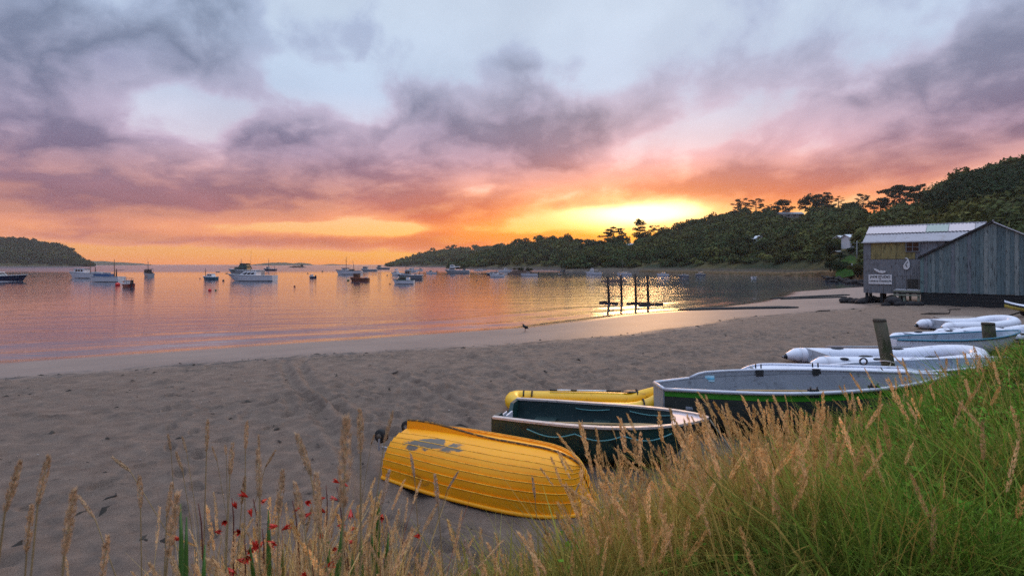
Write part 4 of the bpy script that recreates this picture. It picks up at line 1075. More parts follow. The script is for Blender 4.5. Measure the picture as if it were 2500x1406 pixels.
# ------------------------------------------------------------------ islets in the bay
def islet(label, x0, x1, base, top, seed, bushy=True, Yd=None):
    Yb = (CAMH - SEA) * FPX / (base - HOR); xc = ((x0 + x1) / 2 - CXP) / FPX * Yb; W = (x1 - x0) / FPX * Yb; H = (base - top) / FPX * Yb
    t = empty('islet', label, 'islet', (xc, Yb, SEA))
    rng = np.random.default_rng(seed); mb = MB(); rings = []
    for k, (f, zz) in enumerate(((1.0, -.3), (0.96, 0.05), (0.8, .22), (0.62, .42), (.45, .52), (0.1, .58))):
        rings.append([(W / 2 * f * math.cos(a) * (0.9 + .25 * rng.random()), W / 4 * f * math.sin(a) * (.9 + .25 * rng.random()), H * zz) for a in np.linspace(0, 2 * math.pi, 16, endpoint=False)])
    mb.loft(rings, closed=True, smooth=False, cap=True); mb.build('rock', ROCKB, t)
    if bushy:
        n = 10; C = np.stack([rng.uniform(-.30, .34, n) * W, rng.uniform(-.1, .1, n) * W, H * rng.uniform(.5, .72, n)], -1)
        V, K = leaf_cloud(rng, C, np.full(n, H * .3), 120, .11 * math.sqrt(H), np.tile(np.array([.03, .036, .016]), (n, 1)), .8)
        link('foliage', np_mesh('foliage', V, np.arange(len(V)).reshape(-1, 3), False, {'col': K}), TFOL, t)
    else:
        mb = MB(); mb.box((W * .25, 0, H * .55), (W * .13, W * .1, H * (.75 if seed == 53 else .3)), taper=(.75, .75)); mb.build('stack', ROCK, t)
    return t
islet('bush-topped rock islet in the middle of the bay', 1238, 1308, 668.5, 652, 51)
islet('low dark rock just behind the four piles', 1466, 1530, 688, 677, 52, False)
islet('low skerry with a square rock stack on the horizon', 704, 748, 653.3, 645.5, 53, False)

# ------------------------------------------------------------------ four old jetty piles
PILE = simple('pile_timber', (48, 38, 34), 0.85, 0.3, 3.0, 0.6, stretch=(1, 1, .3))
for k, (px, top, base, lb) in enumerate([(1487, 675, 741, 'leftmost of the four old jetty piles standing in the shallows'), (1518, 671, 739, 'second jetty pile from the left, standing free in the shallows'), (1553, 669, 742, 'third jetty pile from the left in the shallows'), (1583, 671, 744, 'rightmost of the four old jetty piles in the shallows')]):
    x, y = pix_ground(px, base, SEA); mb = MB(); h = (base - top) / FPX * y
    ln = 0.05 if k == 0 else 0.03
    mb.tube([(0.0, 0, -1.2), (0, 0, 0), (-ln * h * .6, 0, h * .6), (-ln * h, 0, h)], [.125, .115, .105, .10], 9)
    o = mb.build('jetty_pile', PILE); o.location = (x, y, SEA); tag(o, lb, 'pile', 'old jetty piles')
for (xa, ya, xb, yb, lb) in [(1464, 740, 1508, 742.5, 'short waterlogged beam at the foot of the leftmost jetty pile'), (1530, 743, 1586, 742, 'dark beam lying between the third and fourth jetty piles'), (1560, 746.5, 1618, 743.5, 'thick beam floating in front of the rightmost jetty pile')]:
    a = Vector((*pix_ground(xa, ya, SEA), SEA + .08)); b = Vector((*pix_ground(xb, yb, SEA), SEA + .08))
    mb = MB(); d = b - a; L = d.length
    mb.box((L / 2, 0, 0), (L, 0.24, 0.15), taper=(0.97, .8)); mb.box((L * .3, 0, .10), (L * .25, .15, .06)); o = mb.build('floating_beam', PILE); o.location = a; o.rotation_euler = (0, 0, math.atan2(d.y, d.x)); tag(o, lb, 'beam')

# ================================================================== boats at their moorings
BM = {k: simple('boat_' + k, c, r, 0.07, 2.5, 0.03, spec=0.5, dirt=tuple(int(v * .8) for v in c), dirt_amt=0.12) for k, c, r in (
    ('white', (214, 212, 214), .3), ('grey', (150, 152, 156), .4), ('steel', (112, 116, 122), .5), ('navy', (26, 36, 66), .35), ('blue', (34, 78, 120), .35), ('teal', (38, 84, 104), .35), ('red', (120, 44, 40), .4),
    ('brown', (104, 60, 44), .5), ('black', (22, 22, 25), .4), ('green', (46, 78, 70), .4), ('cream', (206, 196, 172), .4), ('orange', (176, 84, 44), .45), ('darkgrey', (62, 64, 68), .5), ('boot', (22, 30, 44), .5))}
BGLASS = simple('boat_glass', (20, 24, 30), 0.08, 0.05, 3.0, 0.0, spec=0.7)
BMETAL = simple('boat_spar', (92, 88, 88), 0.45, 0.1, 3.0, 0.0, metal=0.4)
BWOOD = simple('boat_wood_spar', (96, 66, 46), 0.6, 0.15, 3.0, 0.1)

def hull_rings(L, B, F, bow=1.35, full=0.55, rake=0.10, n=15, tr=0.82, draft=0.25):
    """stations from transom (-L/2) to stem (+L/2); each: keel, bilge, waterline, deck edge (starboard side)"""
    out = []
    for i in range(n):
        f = i / (n - 1)
        b = B / 2 * (tr + (1 - tr) * min(1, f / 0.35) if f < .35 else max(0.0, 1 - ((f - .35) / .65) ** (1.6 + full)))
        sh = F * (1.0 + (bow - 1) * max(0, (f - .25) / .75) ** 2 + 0.06 * (1 - f))
        x = -L / 2 + L * f
        xr = rake * L * max(0, (f - .6) / .4) ** 2
        bw = b * (0.86 if f < .5 else 0.86 - 0.5 * ((f - .5) / .5) ** 1.5)
        out.append(((x - xr * 1.25, 0, -draft * (1 - max(0, f - .7) / .3 * .7)), (x - xr * 1.1, bw * .72, -draft * .55), (x - xr, bw, 0.0), (x - xr * .5, (b + bw) / 2 * 1.02, sh * .55), (x, b, sh)))
    return out
def mboat(name, label, x0, x1, base, head, hull='white', B=0.32, F=0.12, feats=(), cat='boat', boot='boot', deck='white', stripe=None, bow=1.35, full=.55, rake=.1, tr=.82, Lset=None):
    Y = (CAMH - SEA) * FPX / (base - HOR); W = (x1 - x0) / FPX * Y
    a = R(head); L = Lset or W / (abs(math.cos(a)) + B * 0.85 * abs(math.sin(a)))
    xc = ((x0 + x1) / 2 - CXP) / FPX * Y
    Bm, Fm = B * L, F * L
    t = empty(name, label, cat, (xc, Y, SEA + 0.0), a, 'boats moored in the bay')
    R_ = hull_rings(L, Bm, Fm, bow, full, rake, tr=tr)
    mb = MB()
    sec = [[(p[0], -p[1], p[2]) for p in reversed(r[2:])] + [r_ for r_ in ()] for r in R_]
    top = lambda r, s: [(p[0], s * p[1], p[2]) for p in r[2:]]
    mb.loft([top(r, -1) for r in R_]); mb.loft([top(r, 1)[::-1] for r in R_])
    r0 = R_[0]; mb.add([(p[0], -p[1], p[2]) for p in r0[2:]] + [(p[0], p[1], p[2]) for p in reversed(r0[2:])], [tuple(range(6))[::-1]])
    hullo = mb.build('hull', BM[hull], t)
    mb = MB(); lo = lambda r, s: [(p[0], s * p[1] * 1.012, p[2] + (0.02 * L / 8 if i == 2 else 0) + 0.0) for i, p in enumerate(r[:3])]
    mb.loft([lo(r, 1) for r in R_]); mb.loft([lo(r, -1)[::-1] for r in R_])
    q = 0.045 * Fm / .9
    mb.loft([[(r[2][0], s * r[2][1] * 1.015, r[2][2] - .01), (r[2][0], s * (r[2][1] * 1.02), r[2][2] + 0.10 * Fm)] [::s] for r in R_] if False else [[(r[2][0], r[2][1] * 1.02 + .004, -.01), (r[2][0], r[2][1] * 1.02 + .006, .1 * Fm)][::-1] for r in R_])
    mb.loft([[(r[2][0], -r[2][1] * 1.02 - .004, -.01), (r[2][0], -r[2][1] * 1.02 - .006, .1 * Fm)] for r in R_])
    mb.build('boot_top', BM[boot], t)
    mb = MB(); rows = [[(r[4][0], s * r[4][1] * .97, r[4][2] - .12 * Fm) for s in (-1, 1)] for r in R_]
    mb.loft(rows, smooth=False); mb.build('deck', BM[deck], t)
    mb = MB()
    for s in (-1, 1): mb.tube([(r[4][0], s * r[4][1], r[4][2]) for r in R_], 0.022 * Fm / .5 + .012, 5)
    mb.build('rub_rail', BM[stripe or ('grey' if hull == 'white' else 'white')], t)
    def deckz(f):
        i = min(len(R_) - 1, max(0, int(round((f + .5) * (len(R_) - 1))))); return R_[i][4][2] - .12 * Fm
    def cabin(x0, x1, w, h, mat='white', rf=.25, ra=.05, z=None, win=True, roof=None, over=.03, nwin=3):
        z0 = deckz((x0 + x1) / 2) - 0.02 * L if z is None else z * L
        X0, X1, w_, h_ = x0 * L, x1 * L, w * Bm / 2, h * L
        mb = MB(); ln = X1 - X0
        mb.hexa([(X0, -w_, z0), (X1, -w_ * .85, z0), (X1, w_ * .85, z0), (X0, w_, z0), (X0 + ln * ra, -w_ * .9, z0 + h_), (X1 - ln * rf, -w_ * .78, z0 + h_), (X1 - ln * rf, w_ * .78, z0 + h_), (X0 + ln * ra, w_ * .9, z0 + h_)])
        c = mb.build('cabin', BM[mat], t, bevel=.03)
        mb = MB(); th = .016 * L * .5 + .02
        ov = over * L
        mb.hexa([(X0 + ln * ra - ov, -w_ * .95, z0 + h_), (X1 - ln * rf + ov, -w_ * .85, z0 + h_), (X1 - ln * rf + ov, w_ * .85, z0 + h_), (X0 + ln * ra - ov, w_ * .95, z0 + h_), (X0 + ln * ra - ov, -w_ * .9, z0 + h_ + th), (X1 - ln * rf + ov * .8, -w_ * .8, z0 + h_ + th), (X1 - ln * rf + ov * .8, w_ * .8, z0 + h_ + th), (X0 + ln * ra - ov, w_ * .9, z0 + h_ + th)])
        mb.build('cabin_roof', BM[roof or mat], c)
        if win:
            zc0, zc1 = z0 + h_ * .48, z0 + h_ * .86
            for s in (-1, 1):
                for k in range(nwin):
                    f0 = .12 + k * .76 / nwin; f1 = f0 + .76 / nwin * .78
                    def pt(f, z):
                        g = (z - z0) / h_; xa = X0 + ln * ra * g; xb = X1 - ln * rf * g
                        yy = (w_ + (w_ * .9 - w_) * g) * (1 - f) + (w_ * .85 + (w_ * .78 - w_ * .85) * g) * f
                        return Vector((xa + (xb - xa) * f, s * (yy + .012), z))
                    q = [pt(f0, zc0), pt(f1, zc0), pt(f1, zc1), pt(f0, zc1)]
                    mb = MB(); mb.add(q, [(0, 1, 2, 3) if s < 0 else (3, 2, 1, 0)]); mb.build('window', BGLASS, c, solid=.01)
            g0, g1 = .45, .88
            mb = MB()
            for (sa, sb) in ((-.82, -.06), (.06, .82)):
                def fp(u, g): return (X1 - ln * rf * g + .012, u * (w_ * .85 + (w_ * .78 - w_ * .85) * g), z0 + h_ * g)
                mb.add([fp(sa, g0), fp(sb, g0), fp(sb, g1), fp(sa, g1)], [(0, 1, 2, 3)])
            mb.build('windscreen', BGLASS, c)
        return c, z0 + h_
    for ft in feats:
        k = ft[0]
        if k == 'cabin': cabin(*ft[1:-1], **ft[-1]) if isinstance(ft[-1], dict) else cabin(*ft[1:])
        elif k == 'mast':
            _, x, h, r = ft[:4]; mat = BWOOD if len(ft) > 4 and 'w' in ft[4] else BMETAL; lean = ft[5] if len(ft) > 5 else 0
            zz = deckz(x); mb = MB(); mb.tube([(x * L, 0, zz), (x * L + lean * h * L, 0, h * L)], [r * L * 1.5, r * L * .8], 6)
            mo = mb.build('mast', mat, t)
            if len(ft) > 4 and 'x' in ft[4]:
                mb = MB(); mb.tube([(x * L, -.18 * Bm * 2, h * L * .8), (x * L, .18 * Bm * 2, h * L * .8)], r * L * .45, 5); mb.tube([(x * L - .05 * L, 0, h * L * .72), (x * L + .05 * L, 0, h * L * .72)], r * L * .4, 5); mb.build('crosstree', mat, mo)
            if len(ft) > 4 and 's' in ft[4]:
                mb = MB(); rr = .0035 * L / 8 + .006
                mb.tube([(x * L, 0, h * L * .98), (L * .49, 0, Fm * bow)], rr, 3); mb.tube([(x * L, 0, h * L * .98), (-L * .48, 0, Fm)], rr, 3)
                for s in (-1, 1): mb.tube([(x * L, 0, h * L * .9), (x * L, s * Bm * .46, Fm)], rr, 3)
                mb.build('stay', BMETAL, mo)
        elif k == 'spar':
            _, xa, za, xb, zb, r, mt = ft; mb = MB(); mb.tube([(xa * L, 0, za * L), (xb * L, 0, zb * L)], r * L, 6); mb.build('boom', BM.get(mt, BMETAL), t)
        elif k == 'box':
            _, nm, x0_, x1_, w, z0, z1, mt = ft; mb = MB(); mb.box(((x0_ + x1_) / 2 * L, 0, (z0 + z1) / 2 * L), ((x1_ - x0_) * L, w * Bm, (z1 - z0) * L), taper=(.92, .9)); mb.build(nm, BM[mt], t, bevel=.02)
        elif k == 'outboard':
            n = ft[1] if len(ft) > 1 else 1
            for j in range(n):
                y = (j - (n - 1) / 2) * .28 * Bm * 1.2; s = .055 * L * (ft[2] if len(ft) > 2 else 1); x = -L / 2 - s * .7
                ob = MB(); ob.box((x, y, Fm * .95 + s * 1.1), (s * 1.7, s * 1.1, s * 2.0), taper=(.75, .8)); oo = ob.build('outboard_motor', BM['black'], t, bevel=.03)
                ob = MB(); ob.box((x + s * .1, y, Fm * .3), (s * .6, s * .35, Fm * 1.6)); ob.build('motor_leg', BM['darkgrey'], oo)
        elif k == 'rail':
            x0_, x1_ = ft[1], ft[2]; mb = MB()
            for s in (-1, 1):
                pts = []
                for r in R_:
                    f = r[4][0] / L
                    if x0_ <= f <= x1_: pts.append((r[4][0] - .01 * L, s * r[4][1] * .93, r[4][2] + .055 * L))
                if len(pts) > 1:
                    mb.tube(pts, .008 + .0012 * L, 4)
                    for p in pts[::2]: mb.tube([p, (p[0], p[1], p[2] - .06 * L)], .007 + .001 * L, 4)
            mb.build('guard_rail', BMETAL, t)
        elif k == 'canopy':
            _, x0_, x1_, w, z, mt = ft; mb = MB(); mb.box(((x0_ + x1_) / 2 * L, 0, z * L), ((x1_ - x0_) * L, w * Bm, .02 * L), taper=(.95, .9)); c = mb.build('canopy', BM[mt], t)
            for xx in (x0_ + .01, x1_ - .01):
                for s in (-1, 1): mb = MB(); mb.tube([(xx * L, s * w * Bm * .46, Fm * .8), (xx * L, s * w * Bm * .46, z * L)], .006 * L * .6 + .008, 4); mb.build('canopy_post', BMETAL, c)
        elif k == 'aerial':
            _, x, z0, z1 = ft; mb = MB(); mb.tube([(x * L, .1 * Bm, z0 * L), (x * L - .02 * L, .1 * Bm, z1 * L)], .010 + .001 * L, 4); mb.build('aerial', BMETAL, t)
        elif k == 'dinghy':
            mb = MB(); mb.ball((ft[1] * L, 0, ft[2] * L), .08 * L, 8, 5, (1.3, .8, .45)); mb.build('tender', BM['darkgrey'], t)
    return t

WHT = dict(nwin=3)
mboat('launch', 'dark navy-hulled launch cut off by the left edge of the picture', -62, 63, 687, 8, 'navy', F=.105, boot='white', deck='grey', bow=1.3, tr=.8, feats=[('cabin', -.3, .12, .7, .10, 'white', .3), ('rail', .1, .5)])
mboat('fishing_boat', 'white fishing boat with forward wheelhouse and thin mast, left of the blue-striped boat', 164, 262, 679, 176, 'white', F=.125, boot='black', feats=[('cabin', .0, .32, .6, .13, 'white', .12, .02, None, True, 'grey'), ('mast', -.08, .46, .006, 'wx'), ('mast', -.22, .28, .010, 'w'), ('box', 'hatch', -.40, -.15, .5, .10, .16, 'grey'), ('rail', .15, .5)])
mboat('fishing_boat', 'white boat with blue side stripe and tall brown mast', 211, 302, 688, 174, 'white', F=.13, boot='black', feats=[('box', 'cover', -.22, .28, .62, .13, .22, 'blue'), ('mast', -.28, .62, .008, 'wx'), ('mast', -.34, .36, .014, 'w'), ('spar', -.3, .30, -.58, .34, .006, 'brown'), ('box', 'gear_box', -.12, .02, .4, .2, .26, 'grey'), ('rail', .2, .5)])
mboat('runabout', 'dark red runabout with white cabin and big black outboard', 284, 336, 701, 146, 'red', B=.38, F=.16, boot='black', stripe='white', feats=[('cabin', -.12, .28, .78, .19, 'white', .3), ('outboard', 1, 1.7), ('aerial', -.05, .3, .5), ('aerial', .05, .3, .46), ('canopy', -.35, -.1, .8, .42, 'darkgrey')])
mboat('cabin_cruiser', 'grey cabin cruiser seen from astern with a mast of aerials', 338, 386, 675, 138, 'grey', B=.36, F=.14, boot='black', feats=[('cabin', -.05, .3, .82, .20, 'darkgrey', .2), ('canopy', -.3, .02, .8, .36, 'darkgrey'), ('mast', .02, .72, .012, 'x'), ('aerial', .05, .4, .9), ('box', 'engine_box', -.45, -.34, .6, .1, .2, 'black')])
mboat('cabin_boat', 'small dark blue cabin boat with white cabin and short fore mast', 491, 533, 683, 168, 'teal', B=.4, F=.17, boot='navy', feats=[('cabin', -.32, .22, .78, .22, 'white', .25, .12, None, True, 'white', .01, 2), ('mast', .3, .72, .014, 'wx')])
mboat('launch', 'grey-green launch lying behind the large white launch', 556, 642, 671, 178, 'grey', F=.13, deck='green', feats=[('cabin', -.12, .36, .7, .11, 'green', .25), ('cabin', -.1, .16, .66, .10, 'green', .2, .05, .22), ('mast', .12, .46, .006, 'x'), ('rail', .1, .5)])
mboat('launch', 'large white launch with long cabin, biggest boat in the left half of the bay', 553, 673, 686, 178, 'white', B=.3, F=.105, rake=.16, bow=1.4, feats=[('cabin', -.16, .28, .72, .105, 'white', .42, .02, None, True, 'white', .02, 3), ('rail', .05, .5), ('spar', -.02, .24, .03, .33, .008, 'black'), ('mast', .02, .26, .004), ('spar', .5, .15, .53, .155, .012, 'darkgrey'), ('box', 'engine_hatch', -.36, -.22, .5, .09, .12, 'grey'), ('aerial', .0, .22, .62)])
mboat('fishing_boat', 'far dark-hulled trawler with tall mast near the horizon', 642, 675, 661.4, 176, 'navy', F=.15, boot='red', feats=[('cabin', .02, .26, .6, .17, 'grey', .15), ('mast', .08, .95, .012, 'wx'), ('mast', -.36, .4, .012, 'w'), ('spar', .08, .5, -.3, .36, .008, 'brown')])
mboat('runabout', 'little dark runabout with windscreen in the middle distance', 750, 774, 679, 150, 'navy', B=.4, F=.17, feats=[('cabin', -.05, .3, .75, .2, 'white', .35), ('outboard', 1, 1.4), ('canopy', -.25, .05, .7, .42, 'white')])
mboat('fishing_boat', 'white trawler with two masts behind the brown launch', 818, 884, 670, 177, 'white', F=.13, boot='black', stripe='black', feats=[('cabin', .0, .26, .62, .13, 'white', .12, .02, None, True, 'red'), ('mast', .09, .66, .007, 'wxs'), ('mast', -.22, .52, .008, 'w', .12), ('box', 'net_drum', -.2, -.05, .6, .12, .2, 'darkgrey'), ('rail', -.45, -.1)])
mboat('launch', 'brown-red open launch with small square wheelhouse', 852, 902, 687, 172, 'brown', B=.34, F=.16, boot='red', stripe='orange', deck='brown', feats=[('cabin', -.02, .28, .66, .24, 'brown', .06, .02, None, True, 'darkgrey'), ('canopy', -.2, .34, .72, .44, 'brown'), ('box', 'engine_box', -.42, -.3, .5, .14, .22, 'grey'), ('aerial', .0, .4, .6)])
mboat('launch', 'long low grey launch moored beyond the white trawler', 880, 922, 662.6, 177, 'grey', F=.12, feats=[('cabin', .05, .4, .68, .17, 'grey', .2), ('aerial', .2, .3, .45)])
mboat('launch', 'grey boat close to the tip of the far headland', 917, 952, 658, 177, 'steel', F=.13, feats=[('cabin', .12, .38, .66, .18, 'steel', .15), ('aerial', .2, .3, .5)])
mboat('launch', 'white launch with high flybridge, bow to the left', 950, 984, 672, 150, 'white', F=.16, rake=.15, feats=[('cabin', -.2, .25, .75, .15, 'white', .35), ('cabin', -.12, .1, .6, .12, 'white', .25, .05, .33, True, 'white', .01, 2), ('rail', .05, .5)])
mboat('launch', 'white launch with tall pole mast by the far headland', 988, 1020, 663.6, 160, 'white', F=.14, feats=[('cabin', -.2, .25, .72, .17, 'white', .25), ('mast', .0, 1.15, .008, 'x'), ('canopy', -.4, -.15, .7, .32, 'grey')])
mboat('launch', 'small white cabin boat just right of the pole-masted launch', 1016, 1034, 661.4, 20, 'white', F=.18, feats=[('cabin', -.1, .3, .7, .22, 'grey', .25)])
mboat('work_boat', 'dull grey steel work boat with tall wheelhouse amidships', 969, 1033, 682, 176, 'steel', F=.16, boot='black', deck='grey', feats=[('cabin', -.02, .2, .66, .2, 'steel', .08, .02, None, True, 'grey', .02, 2), ('cabin', .2, .38, .6, .08, 'grey', .3, .02, None, False), ('mast', .16, .5, .01, 'w'), ('mast', -.38, .42, .006), ('box', 'winch', -.25, -.18, .3, .15, .22, 'darkgrey'), ('dinghy', -.34, .12)])
mboat('cabin_boat', 'white cabin boat with dark green wheelhouse, nearest boat in mid bay', 958, 1012, 693, 176, 'white', B=.34, F=.16, boot='black', stripe='green', deck='green', feats=[('cabin', -.15, .3, .72, .18, 'green', .32), ('box', 'cockpit_coaming', -.3, -.14, .6, .15, .29, 'white'), ('rail', .2, .5), ('aerial', .0, .3, .4)])
mboat('runabout', 'small white runabout alone left of the grey launch', 1039, 1066, 668.6, 176, 'white', F=.15, feats=[('cabin', -.1, .25, .7, .18, 'grey', .35), ('outboard', 1, 1.2)])
mboat('launch', 'big grey launch with raised bridge and long open stern', 1084, 1147, 667.4, 177, 'grey', F=.115, rake=.14, feats=[('cabin', .06, .34, .72, .11, 'grey', .25), ('cabin', .1, .28, .6, .09, 'white', .2, .05, .23, True, 'white', .015, 2), ('mast', .18, .46, .006, 'x'), ('canopy', -.12, .08, .6, .26, 'white'), ('box', 'fish_box', -.34, -.24, .4, .1, .2, 'darkgrey'), ('rail', .1, .5)])
mboat('sailing_yacht', 'white sailing yacht with bare mast in front of the far headland', 1156, 1180, 661.6, 178, 'white', B=.28, F=.11, feats=[('cabin', -.2, .22, .55, .08, 'white', .25), ('mast', .08, 1.35, .009, 's'), ('spar', .08, .22, -.38, .22, .008, 'grey')])
mboat('sailing_yacht', 'grey sailing yacht lying just right of the white yacht', 1174, 1188, 660, 178, 'grey', B=.28, F=.12, feats=[('cabin', -.2, .2, .55, .09, 'grey', .25), ('mast', .05, 1.5, .009, 's')])
mboat('launch', 'dark blue launch half hidden behind the white and black launch', 1186, 1214, 672, 165, 'navy', F=.16, feats=[('cabin', -.2, .25, .7, .16, 'grey', .25)])
mboat('launch', 'white and black launch in front of the bush-topped islet', 1193, 1232, 676.4, 168, 'white', F=.15, boot='black', feats=[('cabin', -.12, .26, .7, .2, 'white', .2, .05, None, True, 'darkgrey'), ('mast', .0, .52, .01, 'x'), ('box', 'deck_box', -.4, -.2, .55, .12, .2, 'black')])
mboat('launch', 'white cabin launch left behind the bush-topped islet', 1217, 1251, 664.6, 4, 'white', F=.14, feats=[('cabin', -.12, .2, .72, .16, 'white', .3), ('aerial', .0, .3, .4)])
mboat('runabout', 'white runabout with raised outboard in front of the bush-topped islet', 1270, 1313, 674, 178, 'white', F=.12, feats=[('cabin', -.05, .2, .66, .12, 'grey', .4), ('outboard', 1, 1.1), ('aerial', -.1, .15, .32)])
mboat('launch', 'white launch with flybridge below the pale shore bank', 1428, 1469, 670.4, 165, 'white', F=.14, feats=[('cabin', -.05, .3, .72, .13, 'white', .3), ('cabin', -.02, .18, .6, .1, 'white', .2, .05, .28, True, 'white', .01, 2), ('mast', -.12, .45, .008, 'x'), ('canopy', -.3, -.05, .7, .27, 'grey')])
mboat('sailing_yacht', 'sailing yacht with tall mast seen above the jetty piles', 1505, 1542, 671.6, 178, 'white', B=.28, F=.11, feats=[('cabin', -.2, .22, .55, .08, 'white', .25), ('mast', .1, 1.05, .007, 's'), ('spar', .1, .2, -.38, .2, .008, 'grey')])
mboat('launch', 'low white launch close under the dark hillside', 1603, 1633, 674, 170, 'white', F=.16, feats=[('cabin', -.25, .25, .75, .14, 'white', .3)])
mboat('cabin_boat', 'dim grey cabin boat in the hill shadow', 1656, 1681, 676, 172, 'steel', F=.16, feats=[('cabin', -.2, .2, .7, .14, 'grey', .3)])
mboat('cabin_boat', 'small boat with white canopy in the hill shadow', 1697, 1722, 672.6, 172, 'steel', F=.14, feats=[('cabin', -.1, .25, .7, .12, 'grey', .3), ('canopy', -.3, .2, .8, .32, 'white')])
mboat('rowing_boat', 'small white rowing boat by the far shore near the boathouse', 1833, 1850, 678.6, 20, 'white', F=.16, B=.4, feats=[('box', 'thwart', -.1, .0, .8, .1, .13, 'grey')])
mboat('rowing_boat', 'tiny dark rowing boat afloat right of the bush-topped islet', 1360, 1373, 670.4, 170, 'darkgrey', F=.14, B=.4, feats=[('box', 'thwart', -.1, .0, .8, .1, .13, 'grey')])
mboat('rowing_boat', 'tiny dark rowing boat between the blue cabin boat and grey-green launch', 526, 536, 664.4, 176, 'darkgrey', F=.14, B=.4, feats=[('box', 'thwart', -.1, .0, .8, .1, .13, 'grey')])

# mooring buoys
BUO = {k: simple('buoy_' + k, c, .45, .1, 3.0, .05) for k, c in (('red', (214, 22, 14)), ('green', (96, 104, 52)), ('dark', (50, 30, 28)), ('rust', (120, 52, 34)), ('black', (26, 24, 26)))}
def buoy(px, py, rpx, col, label):
    x, y = pix_ground(px, py, SEA); r = rpx / FPX * y
    t = empty('mooring_buoy', label, 'buoy', (x, y, SEA), group='mooring buoys')
    mb = MB(); mb.ball((0, 0, r * .45), r, 12, 8); mb.build('float', BUO[col], t)
    mb = MB(); mb.tube([(r * .8, 0, r * .5), (r * 1.2, 0, r * .55), (r * 1.55, 0, r * .4)], [r * .28, r * .22, r * .16], 6); mb.build('eye', BUO[col], t)
for b_ in [(512, 710, 3.6, 'red', 'bright red mooring buoy alone on the water below the small blue cabin boat'), (526.5, 709.5, 2.2, 'green', 'small green mooring buoy beside the bright red one'), (545, 685.5, 2.3, 'dark', 'dark buoy between the small blue cabin boat and the large white launch'),
    (287, 697, 5.0, 'red', 'red buoy floating against the side of the dark red runabout'), (719, 700, 2.2, 'rust', 'rusty buoy right of the large white launch'), (787, 663.5, 1.8, 'black', 'black buoy in open water left of the two-masted trawler'), (850, 685.5, 2.8, 'green', 'olive buoy at the bow of the brown-red launch'),
    (952, 693.5, 1.6, 'dark', 'dark buoy off the bow of the white boat with green wheelhouse'), (945, 672.5, 1.4, 'dark', 'dark buoy left of the flybridge launch'), (1037, 674, 1.2, 'rust', 'tiny buoy right of the steel work boat'), (1060, 690, 1.3, 'rust', 'rust buoy in the open water right of mid bay'),
    (1177, 670, 1.6, 'dark', 'dark buoy below the two sailing yachts'), (1164, 685.5, 1.5, 'black', 'black buoy in the pink water left of the golden reflection'), (1269, 673, 1.4, 'black', 'black buoy at the bow of the runabout with raised outboard'), (488, 680, 1.3, 'rust', 'tiny orange buoy off the bow of the small blue cabin boat'),
    (641, 661, 1.5, 'dark', 'dark buoy at the bow of the far trawler'), (751, 668, 1.4, 'dark', 'dark marker buoy above the little runabout')]: buoy(*b_)

# ================================================================== boats drawn up on the beach
def shell(L, B, H, n=26, m=17, tr=.85, maxf=.42, bowp=2.3, bown=.85, s_bow=.18, s_st=.05, k_bow=.55, k_st=.06, rake=.12, ey=.62, ez=.8, th0=-90, th1=90, grow=0.0, vee=0.0):
    """rings of hull points, transom at x=0, stem at x=L, keel at z=0; angles -90..90 sweep port gunwale - keel - starboard gunwale"""
    rings = []
    for i in range(n):
        f = (i / (n - 1)) ** 0.9
        if f < maxf: b = tr + (1 - tr) * math.sin(math.pi / 2 * f / maxf)
        else: b = max(0.0, 1 - ((f - maxf) / (1 - maxf)) ** bowp) ** bown
        b = B / 2 * b + grow
        zs = H * (1 + s_bow * max(0, (f - .3) / .7) ** 2 + s_st * (1 - f) ** 2)
        zk = H * k_bow * max(0, (f - .72) / .28) ** 2.2 + H * k_st * max(0, (.3 - f) / .3) ** 2 - grow
        ring = []
        for j in range(m):
            th = R(th0 + (th1 - th0) * j / (m - 1)); s, c = math.sin(th), abs(math.cos(th))
            y = b * math.copysign(abs(s) ** ey, s); z = zs - (zs - zk) * c ** ez
            z += vee * H * abs(y) / (B / 2) * 0.0
            x = f * L - rake * L * max(0, (f - .62) / .38) ** 2 * (1 - (z - zk) / max(zs - zk, 1e-6)) * .9
            ring.append(Vector((x, y, z)))
        rings.append(ring)
    return rings
def gunwale_pts(rings, side, dz=0.0, out=0.0, n=1):
    k = 0 if side < 0 else -1
    return [Vector((r[k].x, r[k].y + side * out, r[k].z + dz)) for r in rings][::n]
def place(root, a, b, z=None, roll=0.0, pitch=0.0):
    """transom centre at a, heading towards b (ground coordinates)"""
    h = math.atan2(b[1] - a[1], b[0] - a[0])
    root.location = (a[0], a[1], gz(a[0], a[1]) if z is None else z)
    root.rotation_euler = (Matrix.Rotation(h, 4, 'Z') @ Matrix.Rotation(-pitch, 4, 'Y') @ Matrix.Rotation(roll, 4, 'X')).to_euler()
    return root
def cap_ring(mb, ring):  mb.add(ring, [tuple(range(len(ring)))])

